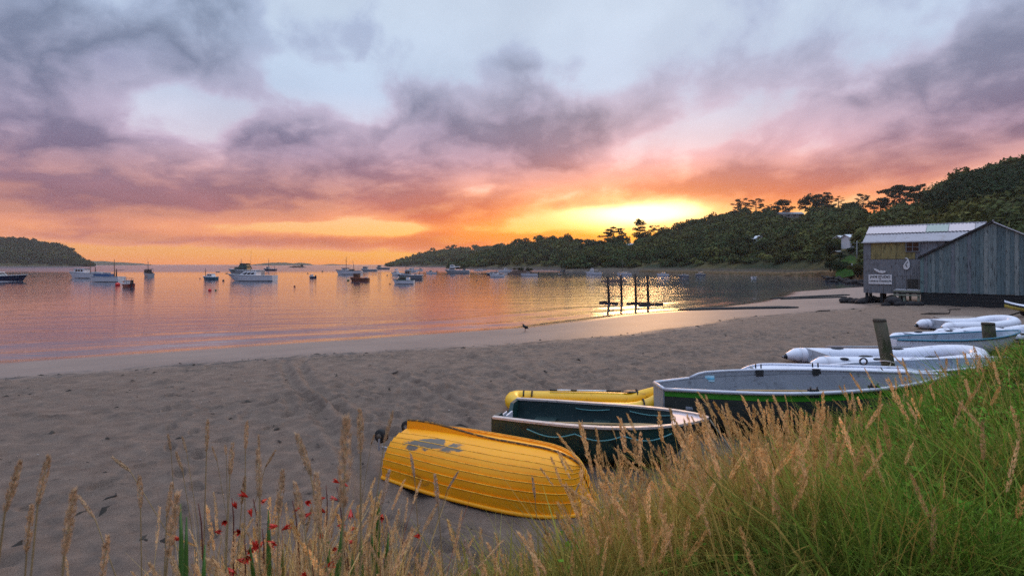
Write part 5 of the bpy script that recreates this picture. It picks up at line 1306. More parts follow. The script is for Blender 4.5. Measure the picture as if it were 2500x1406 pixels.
# --- yellow clinker dinghy, turned over ---------------------------------------------------
def yellow_mat():
    m = bpy.data.materials.new('yellow_paint'); m.use_nodes = True; T = Tree(m.node_tree); b = T.n['Principled BSDF']
    o = T.coord('Object'); x, y, z = T.sep(o)
    n = T.noise(o, 2.2, 6.0, .6); f = T.noise(o, 26.0, 5.0, .65); st = T.noise(T.mapv(o, (3.0, 3, 12)), 2.0, 5.0, .7, .4)
    c = T.mix(n.lin(.3, .7), (0.93, 0.345, 0.003), (0.97, 0.405, 0.004))
    c = T.mix(st.smooth(.58, .75) * .35, c, (0.52, 0.24, 0.02))
    # bald patch where the paint has come away, and scuffs low at the stern
    pn = T.noise(T.mapv(o, (2.2, 3.4, 3.4)), 1.6, 6.0, .56, .35)
    d = ((x - 0.66) * (1 / 0.52)).sq() + ((y - 0.34) * (1 / 0.12)).sq()
    patch = ((1.0 - d) * .62 + (pn - .5) * 2.6).smooth(.10, .32) * y.smooth(.08, .14)
    c = T.mix(patch, c, T.mix(f, (0.085, 0.066, 0.048), (0.22, 0.18, 0.14)))
    d2 = ((x - 0.60) * (1 / 0.55)).sq() + ((z - 0.37) * (1 / 0.10)).sq()
    sc = ((1.0 - d2) * .42 + (T.noise(T.mapv(o, (1, 2, 1.6)), 5.5, 9.0, .78, 0.3) - .5) * 2.4).smooth(.30, .75) * y.smooth(.2, .3)
    c = T.mix(sc * .7, c, (0.09, 0.06, 0.03))
    c = T.mix(f.smooth(.64, .76) * .45, c, (0.30, 0.16, 0.03))
    T.l.new(c.k, b.inputs['Base Color']); T.l.new(f.lin(.3, .7, .38, .62).k, b.inputs['Roughness'])
    b.inputs['Specular IOR Level'].default_value = .4
    T.l.new(T.bump(f, .18, .006).k, b.inputs['Normal'])
    return m
YEL = yellow_mat()
LAP = simple('lap_highlight_paint', (240, 178, 50), .55, .2, 5.0, .1, dirt=(206, 140, 20), dirt_amt=.6)  # lighter yellow that paints in the light caught by the plank laps
def build_yellow():
    t = empty('dinghy', 'overturned yellow clinker dinghy with bare grey patch on its side', 'dinghy')
    L, B, H = 2.66, 1.28, .49
    kw = dict(n=30, tr=.80, maxf=.45, bowp=3.0, bown=.55, s_bow=.08, s_st=.03, k_bow=.22, k_st=.08, rake=.09, ey=.74, ez=.78)
    a = [-90, -78, -67, -56, -45.5, -35.5, -25.5, -14, 0]
    for sd in (1, -1):
        for k in range(8):
            # each strake: its keel-side edge stands proud of the strake below it
            t0, t1 = a[k], a[k + 1]
            base = shell(L, B, H, m=5, th0=t0, th1=t1, **kw); out = shell(L, B, H, m=5, th0=t0, th1=t1, grow=.027, **kw)
            inn = shell(L, B, H, m=5, th0=t0, th1=t1, grow=-.012, **kw)
            rows = []
            for rb, ro, ri in zip(base, out, inn):
                q = [rb[0]] + [rb[j].lerp(ro[j], (j + 1) / 5) for j in range(1, 5)] + [ri[4]]
                rows.append([Vector((p.x, p.y * (-1 if sd < 0 else 1), p.z)) for p in q])
            mb = MB(); mb.loft(rows if sd < 0 else [r[::-1] for r in rows], smooth=True)
            o = mb.build('strake', YEL, t)
            m = o.modifiers.new('edge', 'EDGE_SPLIT'); m.split_angle = R(28)
            mb = MB(); mb.tube([r[4] for r in rows], .0052, 5); mb.build('lap_edge_highlight', LAP, t)  # thin bead along the lap, its highlight put into the colour
    # inside, transom, gunwale bands
    inn = shell(L, B, H, m=15, grow=-.014, **kw)
    mb = MB(); mb.loft([r[::-1] for r in inn]); mb.build('inner_skin', simple('dinghy_inside', (150, 120, 60), .8), t)
    tr_ = shell(L, B, H, m=15, **kw)[0]
    mb = MB(); mb.add([p + Vector((-.012, 0, 0)) for p in tr_] + [p + Vector((.03, 0, 0)) for p in tr_], [tuple(range(15)), tuple(range(15, 30))[::-1]] + [(i, i + 15, i + 16, i + 1) for i in range(14)]); mb.build('transom', YEL, t)
    for sd in (-1, 1):
        mb = MB(); mb.tube(gunwale_pts(shell(L, B, H, m=3, **kw), sd, -.012, .012), .024, 8); mb.build('gunwale', YEL, t)
    # skeg and worn keel band
    ks = [r[7] for r in shell(L, B, H, m=15, **kw)]
    hs = [.115 * (1 - .80 * sstep(np.array((p.x / L - .02) / .5))) + .012 for p in ks]
    mb = MB(); rows = []
    for p, h in zip(ks, hs):
        d = Vector((0, 0, -float(h)))
        rows.append([p + Vector((0, -.022, .02)), p + d + Vector((0, -.014, 0)), p + d + Vector((0, .014, 0)), p + Vector((0, .022, .02))])
    mb.loft(rows, smooth=False); mb.add(rows[0], [(0, 1, 2, 3)]); mb.build('skeg', YEL, t)
    worn = simple('worn_keel', (84, 62, 36), .85, .35, 9.0, .5, dirt=(190, 128, 20), dirt_amt=.45)
    mb = MB(); mb.tube([p + Vector((0, 0, -float(h) - .004)) for p, h in zip(ks, hs)], .017, 6); mb.build('keel_band', worn, t)
    # two launching wheels on the transom
    rub = simple('wheel_rubber', (30, 27, 25), .8, .2, 6.0, .3); hub = simple('wheel_hub', (88, 74, 60), .7, .2, 6.0, .2); brk = simple('wheel_bracket', (176, 178, 182), .4, .1, 5.0, .1, metal=.6)
    for sy in (-.26, .30):
        w = MB(); c = Vector((-.20, sy, .10 if sy < 0 else .06)); w.tube([c + Vector((0, -.05, 0)), c + Vector((0, -.035, 0)), c + Vector((0, .035, 0)), c + Vector((0, .05, 0))], [.075, .09, .09, .075], 16); wo = w.build('wheel', rub, t)
        h = MB(); h.tube([c + Vector((0, -.056, 0)), c + Vector((0, .056, 0))], .04, 10); h.build('hub', hub, wo)
        h = MB(); h.box((-.09, sy, .22), (.2, .03, .04)); h.box((-.03, sy, .3), (.02, .06, .2)); h.box((-.19, sy + .058, .16), (.03, .01, .16)); h.build('bracket', brk, wo)
    h_ = math.atan2(-.44, .90)
    t.location = (-1.42, 6.98, gz(-1.4, 6.9) + .54)
    t.rotation_euler = (Matrix.Rotation(h_, 4, 'Z') @ Matrix.Rotation(R(0.4), 4, 'Y') @ Matrix.Rotation(math.pi, 4, 'X')).to_euler()
build_yellow()

# --- dark green dinghy ---------------------------------------------------------------------
GRN = simple('green_hull', (22, 58, 56), .42, .18, 2.0, .12, spec=.5, dirt=(14, 34, 34), dirt_amt=.3)
GRNI = simple('green_inside', (20, 46, 46), .6, .2, 3.0, .2, dirt=(40, 60, 58), dirt_amt=.2)
PALE = simple('pale_gunwale', (188, 176, 170), .5, .12, 6.0, .15, dirt=(130, 116, 108), dirt_amt=.3)
TEALROPE = simple('teal_rope', (96, 148, 148), .8, .15, 30.0, .4)
def thwart(rings, i, z, wx, mat, parent, name='thwart', th=.035):
    r = rings[i]; hw = max(abs(p.y) for p in r if p.z < z + .18) * .96 if any(p.z < z + .18 for p in r) else .4
    x = r[len(r) // 2].x; mb = MB(); mb.box((x, 0, z), (wx, hw * 2, th)); return mb.build(name, mat, parent, bevel=.008)
def build_green():
    t = empty('dinghy', 'dark green open dinghy with pale gunwale and teal grab ropes', 'dinghy')
    L, B, H = 2.92, 1.42, .56
    kw = dict(n=28, tr=.88, maxf=.40, bowp=2.3, bown=.72, s_bow=.16, s_st=.0, k_bow=.55, k_st=.04, rake=.12, ey=.55, ez=.62)
    rg = shell(L, B, H, m=19, **kw)
    mb = MB(); mb.loft(rg); mb.build('hull', GRN, t)
    ri = shell(L, B - .05, H, m=19, grow=-.03, **kw)
    mb = MB(); mb.loft([r[::-1] for r in ri]); mb.build('inner_liner', GRNI, t)
    # transom with a notch for the outboard
    r0 = rg[0]; pts = [p.copy() for p in r0]; zt = pts[0].z
    top = [Vector((0, B * .44 * .88 * s, z)) for s, z in ((.98, zt), (.55, zt + .0), (.36, zt - .13), (-.36, zt - .13), (-.55, zt + .0), (-.98, zt))]
    poly = pts + top
    mb = MB(); n = len(poly); mb.add([p + Vector((-.02, 0, 0)) for p in poly] + [p + Vector((.04, 0, 0)) for p in poly], [tuple(range(n)), tuple(range(n, 2 * n))[::-1]] + [(i, i + n, (i + 1) % n + n, (i + 1) % n) for i in range(n)])
    tro = mb.build('transom', GRN, t)
    mb = MB(); mb.box((.055, 0, zt - .2), (.03, .30, .24)); mb.box((-.03, 0, zt - .2), (.02, .3, .22)); mb.build('motor_pad', simple('motor_pad', (196, 196, 204), .5, .08), tro, bevel=.01)
    for s in (-1, 1):
        mb = MB(); rows = []
        for a, b in zip(rg, ri):
            o_, i_ = a[0 if s < 0 else -1], b[0 if s < 0 else -1]
            rows.append([o_ + Vector((0, s * .022, -.012)), o_ + Vector((0, s * .022, .016)), i_ + Vector((0, -s * .012, .016)), i_ + Vector((0, -s * .012, -.012))])
        mb.loft(rows if s > 0 else [r[::-1] for r in rows], closed=True, smooth=False, cap=True); mb.build('gunwale', PALE, t)
    thwart(ri, 4, .30, .34, GRNI, t, 'stern_seat'); thwart(ri, 12, .32, .26, GRNI, t)
    # foredeck
    mb = MB(); rows = [[Vector((r[0].x, r[0].y, r[0].z - .012)), Vector((r[-1].x, r[-1].y, r[-1].z - .012))] for r in ri[22:]]
    mb.loft([r[::-1] for r in rows], smooth=False); mb.build('foredeck', simple('foredeck_white', (190, 176, 180), .5, .12, 4.0, .1), t)
    for s in (-1, 1):
        mb = MB()
        for (i0, i1) in ((4, 10), (10, 16), (16, 22)):
            p0, p1 = rg[i0][0 if s < 0 else -1], rg[i1][0 if s < 0 else -1]
            arc = []
            for k in range(9):
                f = k / 8; j = i0 + (i1 - i0) * f; a = rg[int(j)][0 if s < 0 else -1]; b = rg[min(int(j) + 1, len(rg) - 1)][0 if s < 0 else -1]; q = a.lerp(b, j - int(j))
                arc.append(q + Vector((0, s * .03, -.09 - .07 * math.sin(math.pi * f))))
            mb.tube(arc, .009, 6)
        mb.build('grab_rope', TEALROPE, t)
        for (i0, i1) in ((8, 13), (16, 22)):
            mb = MB()
            arc = []
            for k in range(7):
                f = k / 6; j = i0 + (i1 - i0) * f; q = ri[int(j)][0 if s < 0 else -1]; arc.append(q + Vector((0, -s * .02, -.07 - .03 * math.sin(math.pi * f))))
            mb.tube(arc, .008, 6)
            mb.build('inner_rope', TEALROPE, t)
    mb = MB(); mb.tube([(.9, -.1, .36), (1.2, .1, .33), (1.5, .05, .36), (1.7, .3, .2)], .011, 6); mb.build('painter_line', simple('dark_rope', (60, 70, 72), .8), t)
    place(t, (-.10, 7.85), (2.8, 6.98), roll=R(-2.0))
build_green()

# --- yellow inflatable kayak and its paddle ------------------------------------------------------
def build_kayak():
    t = empty('inflatable_kayak', 'yellow inflatable kayak with black straps behind the green dinghy', 'kayak')
    y = simple('yellow_pvc', (232, 178, 22), .35, .08, 2.0, .03, spec=.5, dirt=(186, 136, 20), dirt_amt=.15); k = simple('black_webbing', (24, 22, 22), .7, .1, 8.0, .3)
    pts = []; rs = []
    L, W = 2.75, .74
    for i in range(41):
        a = math.pi * .5 + math.pi * 2 * i / 40
        ca, sa = math.cos(a), math.sin(a)
        x = L / 2 * math.copysign(abs(ca) ** .55, ca); yy = W / 2 * math.copysign(abs(sa) ** .7, sa)
        z = .15 + .20 * max(0, (x / (L / 2) - .55) / .45) ** 1.6 + .05 * max(0, (-x / (L / 2) - .6) / .4) ** 2
        pts.append((x, yy, z)); rs.append(.145)
    mb = MB(); mb.tube(pts, rs, 14, cap=False); mb.build('side_tube', y, t)
    mb = MB(); mb.box((0, 0, .08), (L * .8, W * .75, .1)); mb.build('floor', y, t, bevel=.03)
    for xs in (-1.18, -1.02, .98):
        for s in (-1, 1):
            mb = MB(); c = Vector((xs, s * W / 2 * (.98 if abs(xs) < 1.0 else .70), .15 + (.06 if xs > 0 else .012)))
            mb.tube([c + Vector((0, s * .155 * math.cos(q), .155 * math.sin(q))) for q in np.linspace(-.6, 2.6, 12)], .016, 5); mb.build('strap', k, t)
    mb = MB(); mb.tube([(1.36, -.08, .46), (1.5, 0, .40), (1.36, .08, .46)], .02, 6); mb.build('bow_handle', simple('handle_red', (140, 40, 30), .7), t)
    t.location = (1.38, 9.52, gz(1.4, 9.5) + .0); t.rotation_euler = (0, 0, R(-5))
    p = empty('paddle', 'black and white striped paddle shaft lying on the yellow kayak', 'paddle', (1.35, 9.86, .325), R(-4))
    kb = simple('paddle_black', (22, 22, 24), .5); kw = simple('paddle_white', (212, 210, 210), .45)
    segs = [(-.62, -.48, kb), (-.48, -.22, kw), (-.22, -.10, kb), (-.10, .46, kw), (.46, .74, kb)]
    for a, b, m in segs:
        mb = MB(); mb.tube([(a, 0, 0), (b, 0, 0)], .019, 8); mb.build('shaft_section', m, p)
    mb = MB(); mb.ball((.95, 0, 0), .2, 10, 6, (1.0, .42, .08)); mb.build('blade', kb, p)
build_kayak()

# --- grey open boat with green band ----------------------------------------------------------------
GBI = simple('grey_inside', (146, 148, 154), .6, .10, 2.0, .2, dirt=(112, 112, 116), dirt_amt=.25)
GBH = simple('charcoal_hull', (52, 56, 52), .7, .2, 1.5, .3, dirt=(36, 44, 38), dirt_amt=.4)
GBG = simple('green_band', (58, 140, 34), .45, .12, 3.0, .05)
GBW = simple('alloy_rail', (186, 186, 194), .38, .08, 5.0, .05, metal=.3)
def build_grey():
    t = empty('open_boat', 'long grey open boat with green band under the rail and charcoal hull', 'boat')
    L, B, H = 4.85, 1.80, .76
    kw = dict(n=34, tr=.34, maxf=.42, bowp=2.0, bown=.9, s_bow=.16, s_st=-.10, k_bow=.6, k_st=.02, rake=.10, ey=.60, ez=.72)
    lo = shell(L, B, H, m=19, th0=-86, th1=86, **kw)
    mb = MB(); mb.loft(lo); mb.build('hull_bottom', GBH, t)
    for s in (-1, 1):
        up = shell(L, B, H, m=5, th0=-90 if s < 0 else 86, th1=-86 if s < 0 else 90, grow=.004, **kw)
        mb = MB(); mb.loft(up); mb.build('green_band', GBG, t)
    rg = shell(L, B, H, m=21, **kw); ri = shell(L, B - .04, H, m=21, grow=-.03, **kw)
    mb = MB(); mb.loft([r[::-1] for r in ri]); mb.build('inner_liner', GBI, t)
    tr_ = rg[0]; n = len(tr_)
    mb = MB(); poly = [p for p in tr_]; mb.add([p + Vector((-.02, 0, 0)) for p in poly] + [p + Vector((.03, 0, 0)) for p in poly], [tuple(range(n)), tuple(range(n, 2 * n))[::-1]] + [(i, i + n, i + n + 1, i + 1) for i in range(n - 1)] + [(n - 1, 2 * n - 1, n, 0)]); mb.build('transom', GBI, t)
    for s in (-1, 1):
        g = gunwale_pts(rg, s, .01, .012); mb = MB(); mb.tube(g, .032, 8); mb.build('gunwale', GBW, t)
        # raised coaming that starts a step forward of the transom
        mb = MB(); i0 = 4; rows = []
        for i in range(i0, len(rg) - 3):
            p = rg[i][0 if s < 0 else -1]; h = .10 * min(1, (i - i0 + .6) / 2) * max(.05, 1 - ((i - i0) / (len(rg) - i0)) ** 2)
            rows.append([p + Vector((0, -s * .005, 0)), p + Vector((0, -s * .005, h)), p + Vector((0, -s * .03, h)), p + Vector((0, -s * .03, 0))])
        if s > 0:
            mb.loft([r[::-1] for r in rows] if s < 0 else rows, closed=True, smooth=False, cap=True); mb.build('coaming', GBI, t)
            mb = MB(); mb.tube([r[1].lerp(r[2], .5) for r in rows], .026, 8); mb.build('coaming_rail', GBW, t)
    mb = MB(); mb.tube([rg[0][0] + Vector((0, 0, .01)), rg[0][-1] + Vector((0, 0, .01))], .03, 8); mb.build('transom_rail', GBW, t)
    mb = MB(); mb.box((1.75, .40, .44), (1.9, .5, .05)); mb.box((1.75, .16, .30), (1.9, .04, .26)); mb.build('side_bench', GBI, t, bevel=.01)
    mb = MB(); mb.box((.55, 0, .42), (.5, .95, .05)); mb.build('stern_seat', GBI, t, bevel=.01)
    thwart(ri, 17, .46, .28, GBI, t)
    stick = simple('sticker', (176, 214, 226), .4, .12, 12.0, .0); a = ri[8][-2]
    mb = MB(); mb.box((1.05, a.y - .06, .70), (.30, .012, .11)); mb.build('plate', stick, t)
    mb = MB(); mb.box((1.05, a.y - .068, .70), (.30, .012, .025)); mb.build('plate_stripe', simple('sticker_blue', (96, 178, 206), .4), t)
    dm = simple('rowlock_metal', (58, 58, 60), .5, .1, 5.0, .1, metal=.5)
    for i in (13, 20):
        for s in (-1, 1):
            p = rg[i][0 if s < 0 else -1]; mb = MB(); zz = .12 if s > 0 else .03; mb.box((p.x, p.y - s * .02, p.z + zz * .3), (.14, .07, .12)); mb.tube([(p.x - .05, p.y, p.z + zz), (p.x - .05, p.y, p.z + zz + .08)], .012, 6); mb.tube([(p.x + .05, p.y, p.z + zz), (p.x + .05, p.y, p.z + zz + .08)], .012, 6); mb.build('rowlock', dm, t)
    mb = MB(); mb.box((1.95, -.55, .47), (.22, .12, .06)); mb.build('oar_grip', dm, t, bevel=.02)
    place(t, (2.50, 8.66), (7.4, 8.60), roll=R(-3.0), z=gz(3, 8.9) + .0)
build_grey()

# --- pale dinghies and tenders farther along the beach ----------------------------------------------
WHT_ = simple('gelcoat_white', (222, 222, 232), .32, .05, 2.0, .03, spec=.5, dirt=(186, 186, 196), dirt_amt=.15)
PGR = simple('gelcoat_grey', (158, 166, 178), .45, .08, 2.0, .05, dirt=(126, 132, 142), dirt_amt=.3)
TEAL = simple('teal_band', (40, 112, 138), .4, .1, 2.0, .03)
BLK = simple('black_rubber', (24, 25, 34), .55, .12, 6.0, .1)
STRAP = simple('strap_grey', (128, 126, 126), .7)
def dinghy(label, a, b, L, B, H, hull, inside, rail, z=None, roll=0.0, band=None, extras=(), name='dinghy', **k):
    t = empty(name, label, 'dinghy')
    kw = dict(n=24, tr=.80, maxf=.42, bowp=2.2, bown=.75, s_bow=.2, s_st=.06, k_bow=.55, k_st=.04, rake=.12, ey=.6, ez=.7); kw.update(k)
    rg = shell(L, B, H, m=17, **kw); ri = shell(L, B - .05, H, m=17, grow=-.025, **kw)
    mb = MB(); mb.loft(rg); mb.build('hull', hull, t)
    mb = MB(); mb.loft([r[::-1] for r in ri]); mb.build('inner_liner', inside, t)
    n = 17; tr_ = rg[0]; mb = MB(); mb.add([p + Vector((-.015, 0, 0)) for p in tr_] + [p + Vector((.03, 0, 0)) for p in tr_], [tuple(range(n)), tuple(range(n, 2 * n))[::-1]] + [(i, i + n, i + n + 1, i + 1) for i in range(n - 1)] + [(n - 1, 2 * n - 1, n, 0)]); mb.build('transom', hull, t)
    for s in (-1, 1):
        mb = MB(); mb.tube(gunwale_pts(rg, s, .005, .01), .03, 8); mb.build('gunwale', rail, t)
        if band is not None:
            up = shell(L, B, H, m=4, th0=-88 if s < 0 else 68, th1=-68 if s < 0 else 88, grow=.005, **kw); mb = MB(); mb.loft(up); mb.build('band', band, t)
    thwart(ri, 4, H * .6, .3, inside, t, 'stern_seat'); thwart(ri, 11, H * .62, .25, inside, t)
    place(t, a, b, z, roll)
    return t, rg
def upturned(label, a, b, L, B, H, mat, band=None):
    t = empty('dinghy', label, 'dinghy')
    kw = dict(n=22, tr=.8, maxf=.42, bowp=2.3, bown=.7, s_bow=.1, s_st=.0, k_bow=.3, k_st=.0, rake=.1, ey=.5, ez=.5)
    rg = shell(L, B, H, m=15, **kw)
    mb = MB(); mb.loft(rg); cap_ring(mb, rg[0]); mb.build('hull', mat, t)
    for s in (-1, 1): mb = MB(); mb.tube(gunwale_pts(rg, s), .03, 8); mb.build('gunwale', mat, t)
    mb = MB(); mb.tube([r[7] + Vector((0, 0, -.02)) for r in rg], .022, 6); mb.build('keel', mat, t)
    h = math.atan2(b[1] - a[1], b[0] - a[0])
    t.location = (a[0], a[1], gz(*a) + H + .02); t.rotation_euler = (Matrix.Rotation(h, 4, 'Z') @ Matrix.Rotation(math.pi, 4, 'X')).to_euler()
    return t
d2 = upturned('long white dinghy turned over close behind the grey open boat', (8.0, 10.40), (4.3, 10.95), 3.55, 1.35, .62, WHT_)
mb = MB(); mb.tube([(2.98, -.42, .20), (2.98, -.3, .10), (2.98, 0, .055), (2.98, .3, .10), (2.98, .42, .2)], .03, 6); mb.build('strap', STRAP, d2)
mb = MB(); mb.tube([(.62 + .07 * math.cos(q), .35, -.06 + .07 * math.sin(q)) for q in np.linspace(0, 2 * math.pi, 14)], .018, 6); mb.build('mooring_ring', BLK, d2)
d3, rg3 = dinghy('pale grey dinghy with white gunwale beside the leaning post', (6.95, 11.6), (12.2, 12.45), 5.2, 1.2, .36, PGR, PGR, WHT_, s_bow=.35, tr=.30, k_bow=.8)
mb = MB(); mb.box((.55, .0, .38), (.1, .9, .012)); mb.build('strap', STRAP, d3)
d4, _ = dinghy('long white skiff with teal band beyond the white inflatable', (11.3, 15.3), (16.3, 16.3), 4.9, 1.25, .50, WHT_, PGR, TEAL, band=None, tr=.35, s_bow=.3)

def inflatable(label, a, b, L, W, r, raise_=.18, cones=True, z=None, gear=True, group=None):
    t = empty('inflatable_boat', label, 'inflatable', group=group)
    pts = []
    N = 14
    for i in range(N): pts.append(Vector((L * .78 * i / (N - 1), -W / 2 + r, r)))
    for i in range(1, 16):
        q = -math.pi / 2 + math.pi * i / 16; pts.append(Vector((L * .78 + (L * .22 - r) * math.cos(q), (W / 2 - r) * math.sin(q), r)))
    for i in range(N): pts.append(Vector((L * .78 * (1 - i / (N - 1)), W / 2 - r, r)))
    for p in pts: p.z += raise_ * max(0, (p.x / L - .55) / .45) ** 1.7
    mb = MB(); mb.tube(pts, r, 14); mb.build('side_tube', WHT_, t)
    for s in (-1, 1):
        y = s * (W / 2 - r); mb = MB(); mb.tube([(0.0, y, r), (-.12, y, r * .98), (-.30, y, r * .85), (-.46, y, r * .72)], [r, r * .93, r * .55, r * .12], 14); co = mb.build('end_cone', WHT_, t)
        mb = MB(); mb.tube([(-.36, y, r * .80), (-.48, y, r * .70)], [r * .42, r * .06], 10); mb.build('cone_tip', BLK, co)
        mb = MB(); mb.tube([Vector((p.x, p.y + s * r * 1.0, p.z - r * .12)) for p in (pts[:N] if s < 0 else pts[-N:])] , .035, 6); mb.build('rubbing_strake', BLK, t)
        if gear:
            for f in ((.12, .36, .62) if s < 0 else (.42, .70)):
                x = L * .78 * f; mb = MB(); mb.ball((x, y + s * r * .55, r * 1.82), .09, 10, 6, (1.25, .8, .35)); mb.build('rope_patch', BLK, t)
            arc = []
            for k in range(25):
                f = k / 24; x = L * .78 * (.12 + .5 * f); arc.append((x, y + s * r * .72, r * 1.72 - .06 * abs(math.sin(f * math.pi * 2)) - .0))
            mb = MB(); mb.tube(arc, .012, 6); mb.build('grab_rope', BLK, t)
            for f in (.30, .78):
                x = L * .78 * f; mb = MB(); mb.ball((x, y - s * r * .15, r * 2.0), .07, 10, 6, (2.6, .9, .5)); mb.build('carry_handle', BLK, t)
    mb = MB(); mb.box((.18, 0, r * 1.2), (.05, W - 2 * r, r * 1.6)); mb.build('transom', PGR, t)
    mb = MB(); mb.box((L * .42, 0, r * .5), (L * .78, W - 2.2 * r, .08)); mb.build('floor', PGR, t)
    place(t, a, b, z)
    return t
e1 = inflatable('white inflatable tender with black ropes and handles near the leaning post', (8.05, 13.75), (12.6, 13.45), 4.3, 1.75, .205, .24)
ob = empty('oar', 'grey oar laid along the white inflatable tender near the leaning post', 'oar', (8.7, 13.70, .56), R(-3))
mb = MB(); mb.tube([(0, 0, 0), (1.9, 0, .01)], .02, 8); mb.build('shaft', simple('oar_alloy', (150, 150, 154), .4, .05, 5.0, 0, metal=.5), ob); mb = MB(); mb.ball((-.05, 0, 0), .3, 10, 6, (1, .25, .07)); mb.build('blade', simple('oar_blade', (118, 108, 112), .5), ob)
inflatable('white inflatable tender beyond the teal-banded skiff', (13.6, 17.3), (18, 18.2), 3.6, 1.6, .19, .22)
inflatable('white inflatable boat half hidden by the grass, nearest the frame edge', (16.0, 18.4), (20, 18.4), 3.4, 1.6, .20, .25, gear=True)
inflatable('farthest white inflatable in the row of tenders', (17.6, 21.2), (22, 21.6), 3.4, 1.6, .22, .25, gear=False)

upturned('small beige dinghy turned over at the far end of the row', (18.6, 22.6), (20.8, 22.75), 2.3, 1.2, .42, simple('beige_gelcoat', (168, 152, 140), .55, .1, 2.0, .1))
# yellow and white kayak on a dark trolley, at the frame edge
def trolley_kayak():
    x, y = pix_ground(2452, 757, .35); z = gz(x, y)
    t = empty('kayak', 'yellow and white kayak resting on a dark trolley at the right edge', 'kayak', (x, y, z + .42), R(-20))
    for nm, m, z0, sc in (('deck', WHT_, .1, .5), ('hull', simple('kayak_yellow', (206, 190, 96), .45), .0, .8)):
        mb = MB(); rings = []
        for i in range(14):
            f = i / 13; b = math.sin(math.pi * f) ** .6 * .33 + .01
            rings.append([(3.2 * f, b * math.cos(q), z0 + (.16 if nm == 'hull' else .1) * math.sin(q) * (1 if nm == 'deck' else 1) + .25 * (2 * abs(f - .5)) ** 2.5) for q in np.linspace(0 if nm == 'deck' else math.pi, math.pi if nm == 'deck' else 2 * math.pi, 9)])
        mb.loft(rings); mb.build(nm, m, t)
    tr = empty('trolley', 'dark two-wheeled trolley under the yellow and white kayak', 'trolley', (x + 1.2, y - .2, z), R(-20)); dm = simple('trolley_frame', (38, 34, 30), .7)
    mb = MB(); mb.tube([(-.9, 0, .05), (0, 0, .42), (.9, 0, .46)], .04, 6); mb.tube([(0, -.5, .42), (0, .5, .42)], .04, 6); mb.tube([(-.5, -.3, .5), (-.1, 0, .2)], .03, 6); mb.build('frame', dm, tr)
    for s in (-1, 1): mb = MB(); mb.tube([(0, s * .5 - .05, .22), (0, s * .5 + .05, .22)], .22, 14); mb.build('wheel', BLK, tr)
trolley_kayak()

# --- posts, bucket, pipes, driftwood, bird -------------------------------------------------------------
POSTM = simple('mossy_post', (86, 78, 62), .9, .3, 4.0, .6, stretch=(1, 1, .3), dirt=(58, 62, 38), dirt_amt=.5)
def post(label, base, h, r, lean, z=None):
    t = empty('mooring_post', label, 'post', (*base, (gz(*base) if z is None else z)))
    mb = MB(); pts = [(0, 0, -.3), (lean[0] * h * .3, 0, h * .3), (lean[0] * h * .7, 0, h * .7), (lean[0] * h, lean[1] * h, h)]; mb.tube(pts, [r * 1.05, r * 1.02, r, r * 1.0], 14); mb.build('pole', POSTM, t)
    mb = MB(); mb.tube([(lean[0] * h, lean[1] * h, h - .02), (lean[0] * h * 1.005, lean[1] * h, h + .035)], [r * 1.06, r * .98], 14); mb.build('cap', simple('post_top', (74, 66, 56), .9, .2, 6.0, .4), t)
    mb = MB(); zc = h * .42; mb.tube([(lean[0] * zc + (r * 1.06) * math.cos(q), (r * 1.06) * math.sin(q), zc + .02 * math.sin(q * 2)) for q in np.linspace(0, 6.28, 20)], .014, 5); mb.build('rope_loop', PALE, t)
    return t
post('leaning weathered mooring post among the white boats', (8.32, 11.2), 1.53, .122, (-.17, .02))
post('short dark post at the edge of the grass beside the white tenders', (14.6, 15.6), 0.95, .16, (-.10, 0))
bx_, by_ = 15.6, 16.2
tb = empty('bucket', 'small orange bucket beside the white inflatable near the grass', 'bucket', (bx_, by_, gz(bx_, by_)))
mb = MB(); mb.tube([(0, 0, 0), (0, 0, .02), (0, 0, .3)], [.11, .12, .15], 14, cap=False); mb.build('pail', simple('bucket_orange', (206, 116, 30), .5), tb, solid=.008); mb = MB(); mb.tube([(-.15, 0, .29), (-.1, 0, .42), (0, 0, .47), (.1, 0, .42), (.15, 0, .29)], .006, 5); mb.build('handle', BMETAL, tb)
PIPE = simple('pipe_black', (22, 20, 22), .6, .2, 4.0, .2)
for (xa, ya, xb, yb, r, lb) in [(1655, 755.5, 1950, 757.5, .10, 'nearer of the two dark pipes running from the sand into the water'), (1695, 751.5, 1925, 754, .08, 'farther of the two dark pipes running from the sand into the water'), (1880, 727.5, 2075, 724, .10, 'far dark pipe lying across the sand towards the shed'), (1905, 730.5, 2068, 730, .09, 'second far dark pipe lying across the sand below the other, towards the shed')]:
    a = Vector((*pix_ground(xa, ya, -.6), 0)); b = Vector((*pix_ground(xb, yb, -.45), 0)); pts = []
    for k in range(13):
        p = a.lerp(b, k / 12); p.z = max(gz(p.x, p.y), SEA - .02) + r * .55; pts.append(p)
    mb = MB(); mb.tube(pts, [r * .5] + [r] * 11 + [r * .4], 8); o = mb.build('pipe', PIPE); tag(o, lb, 'pipe')
DRIFT = simple('driftwood', (58, 50, 44), .9, .3, 5.0, .5)
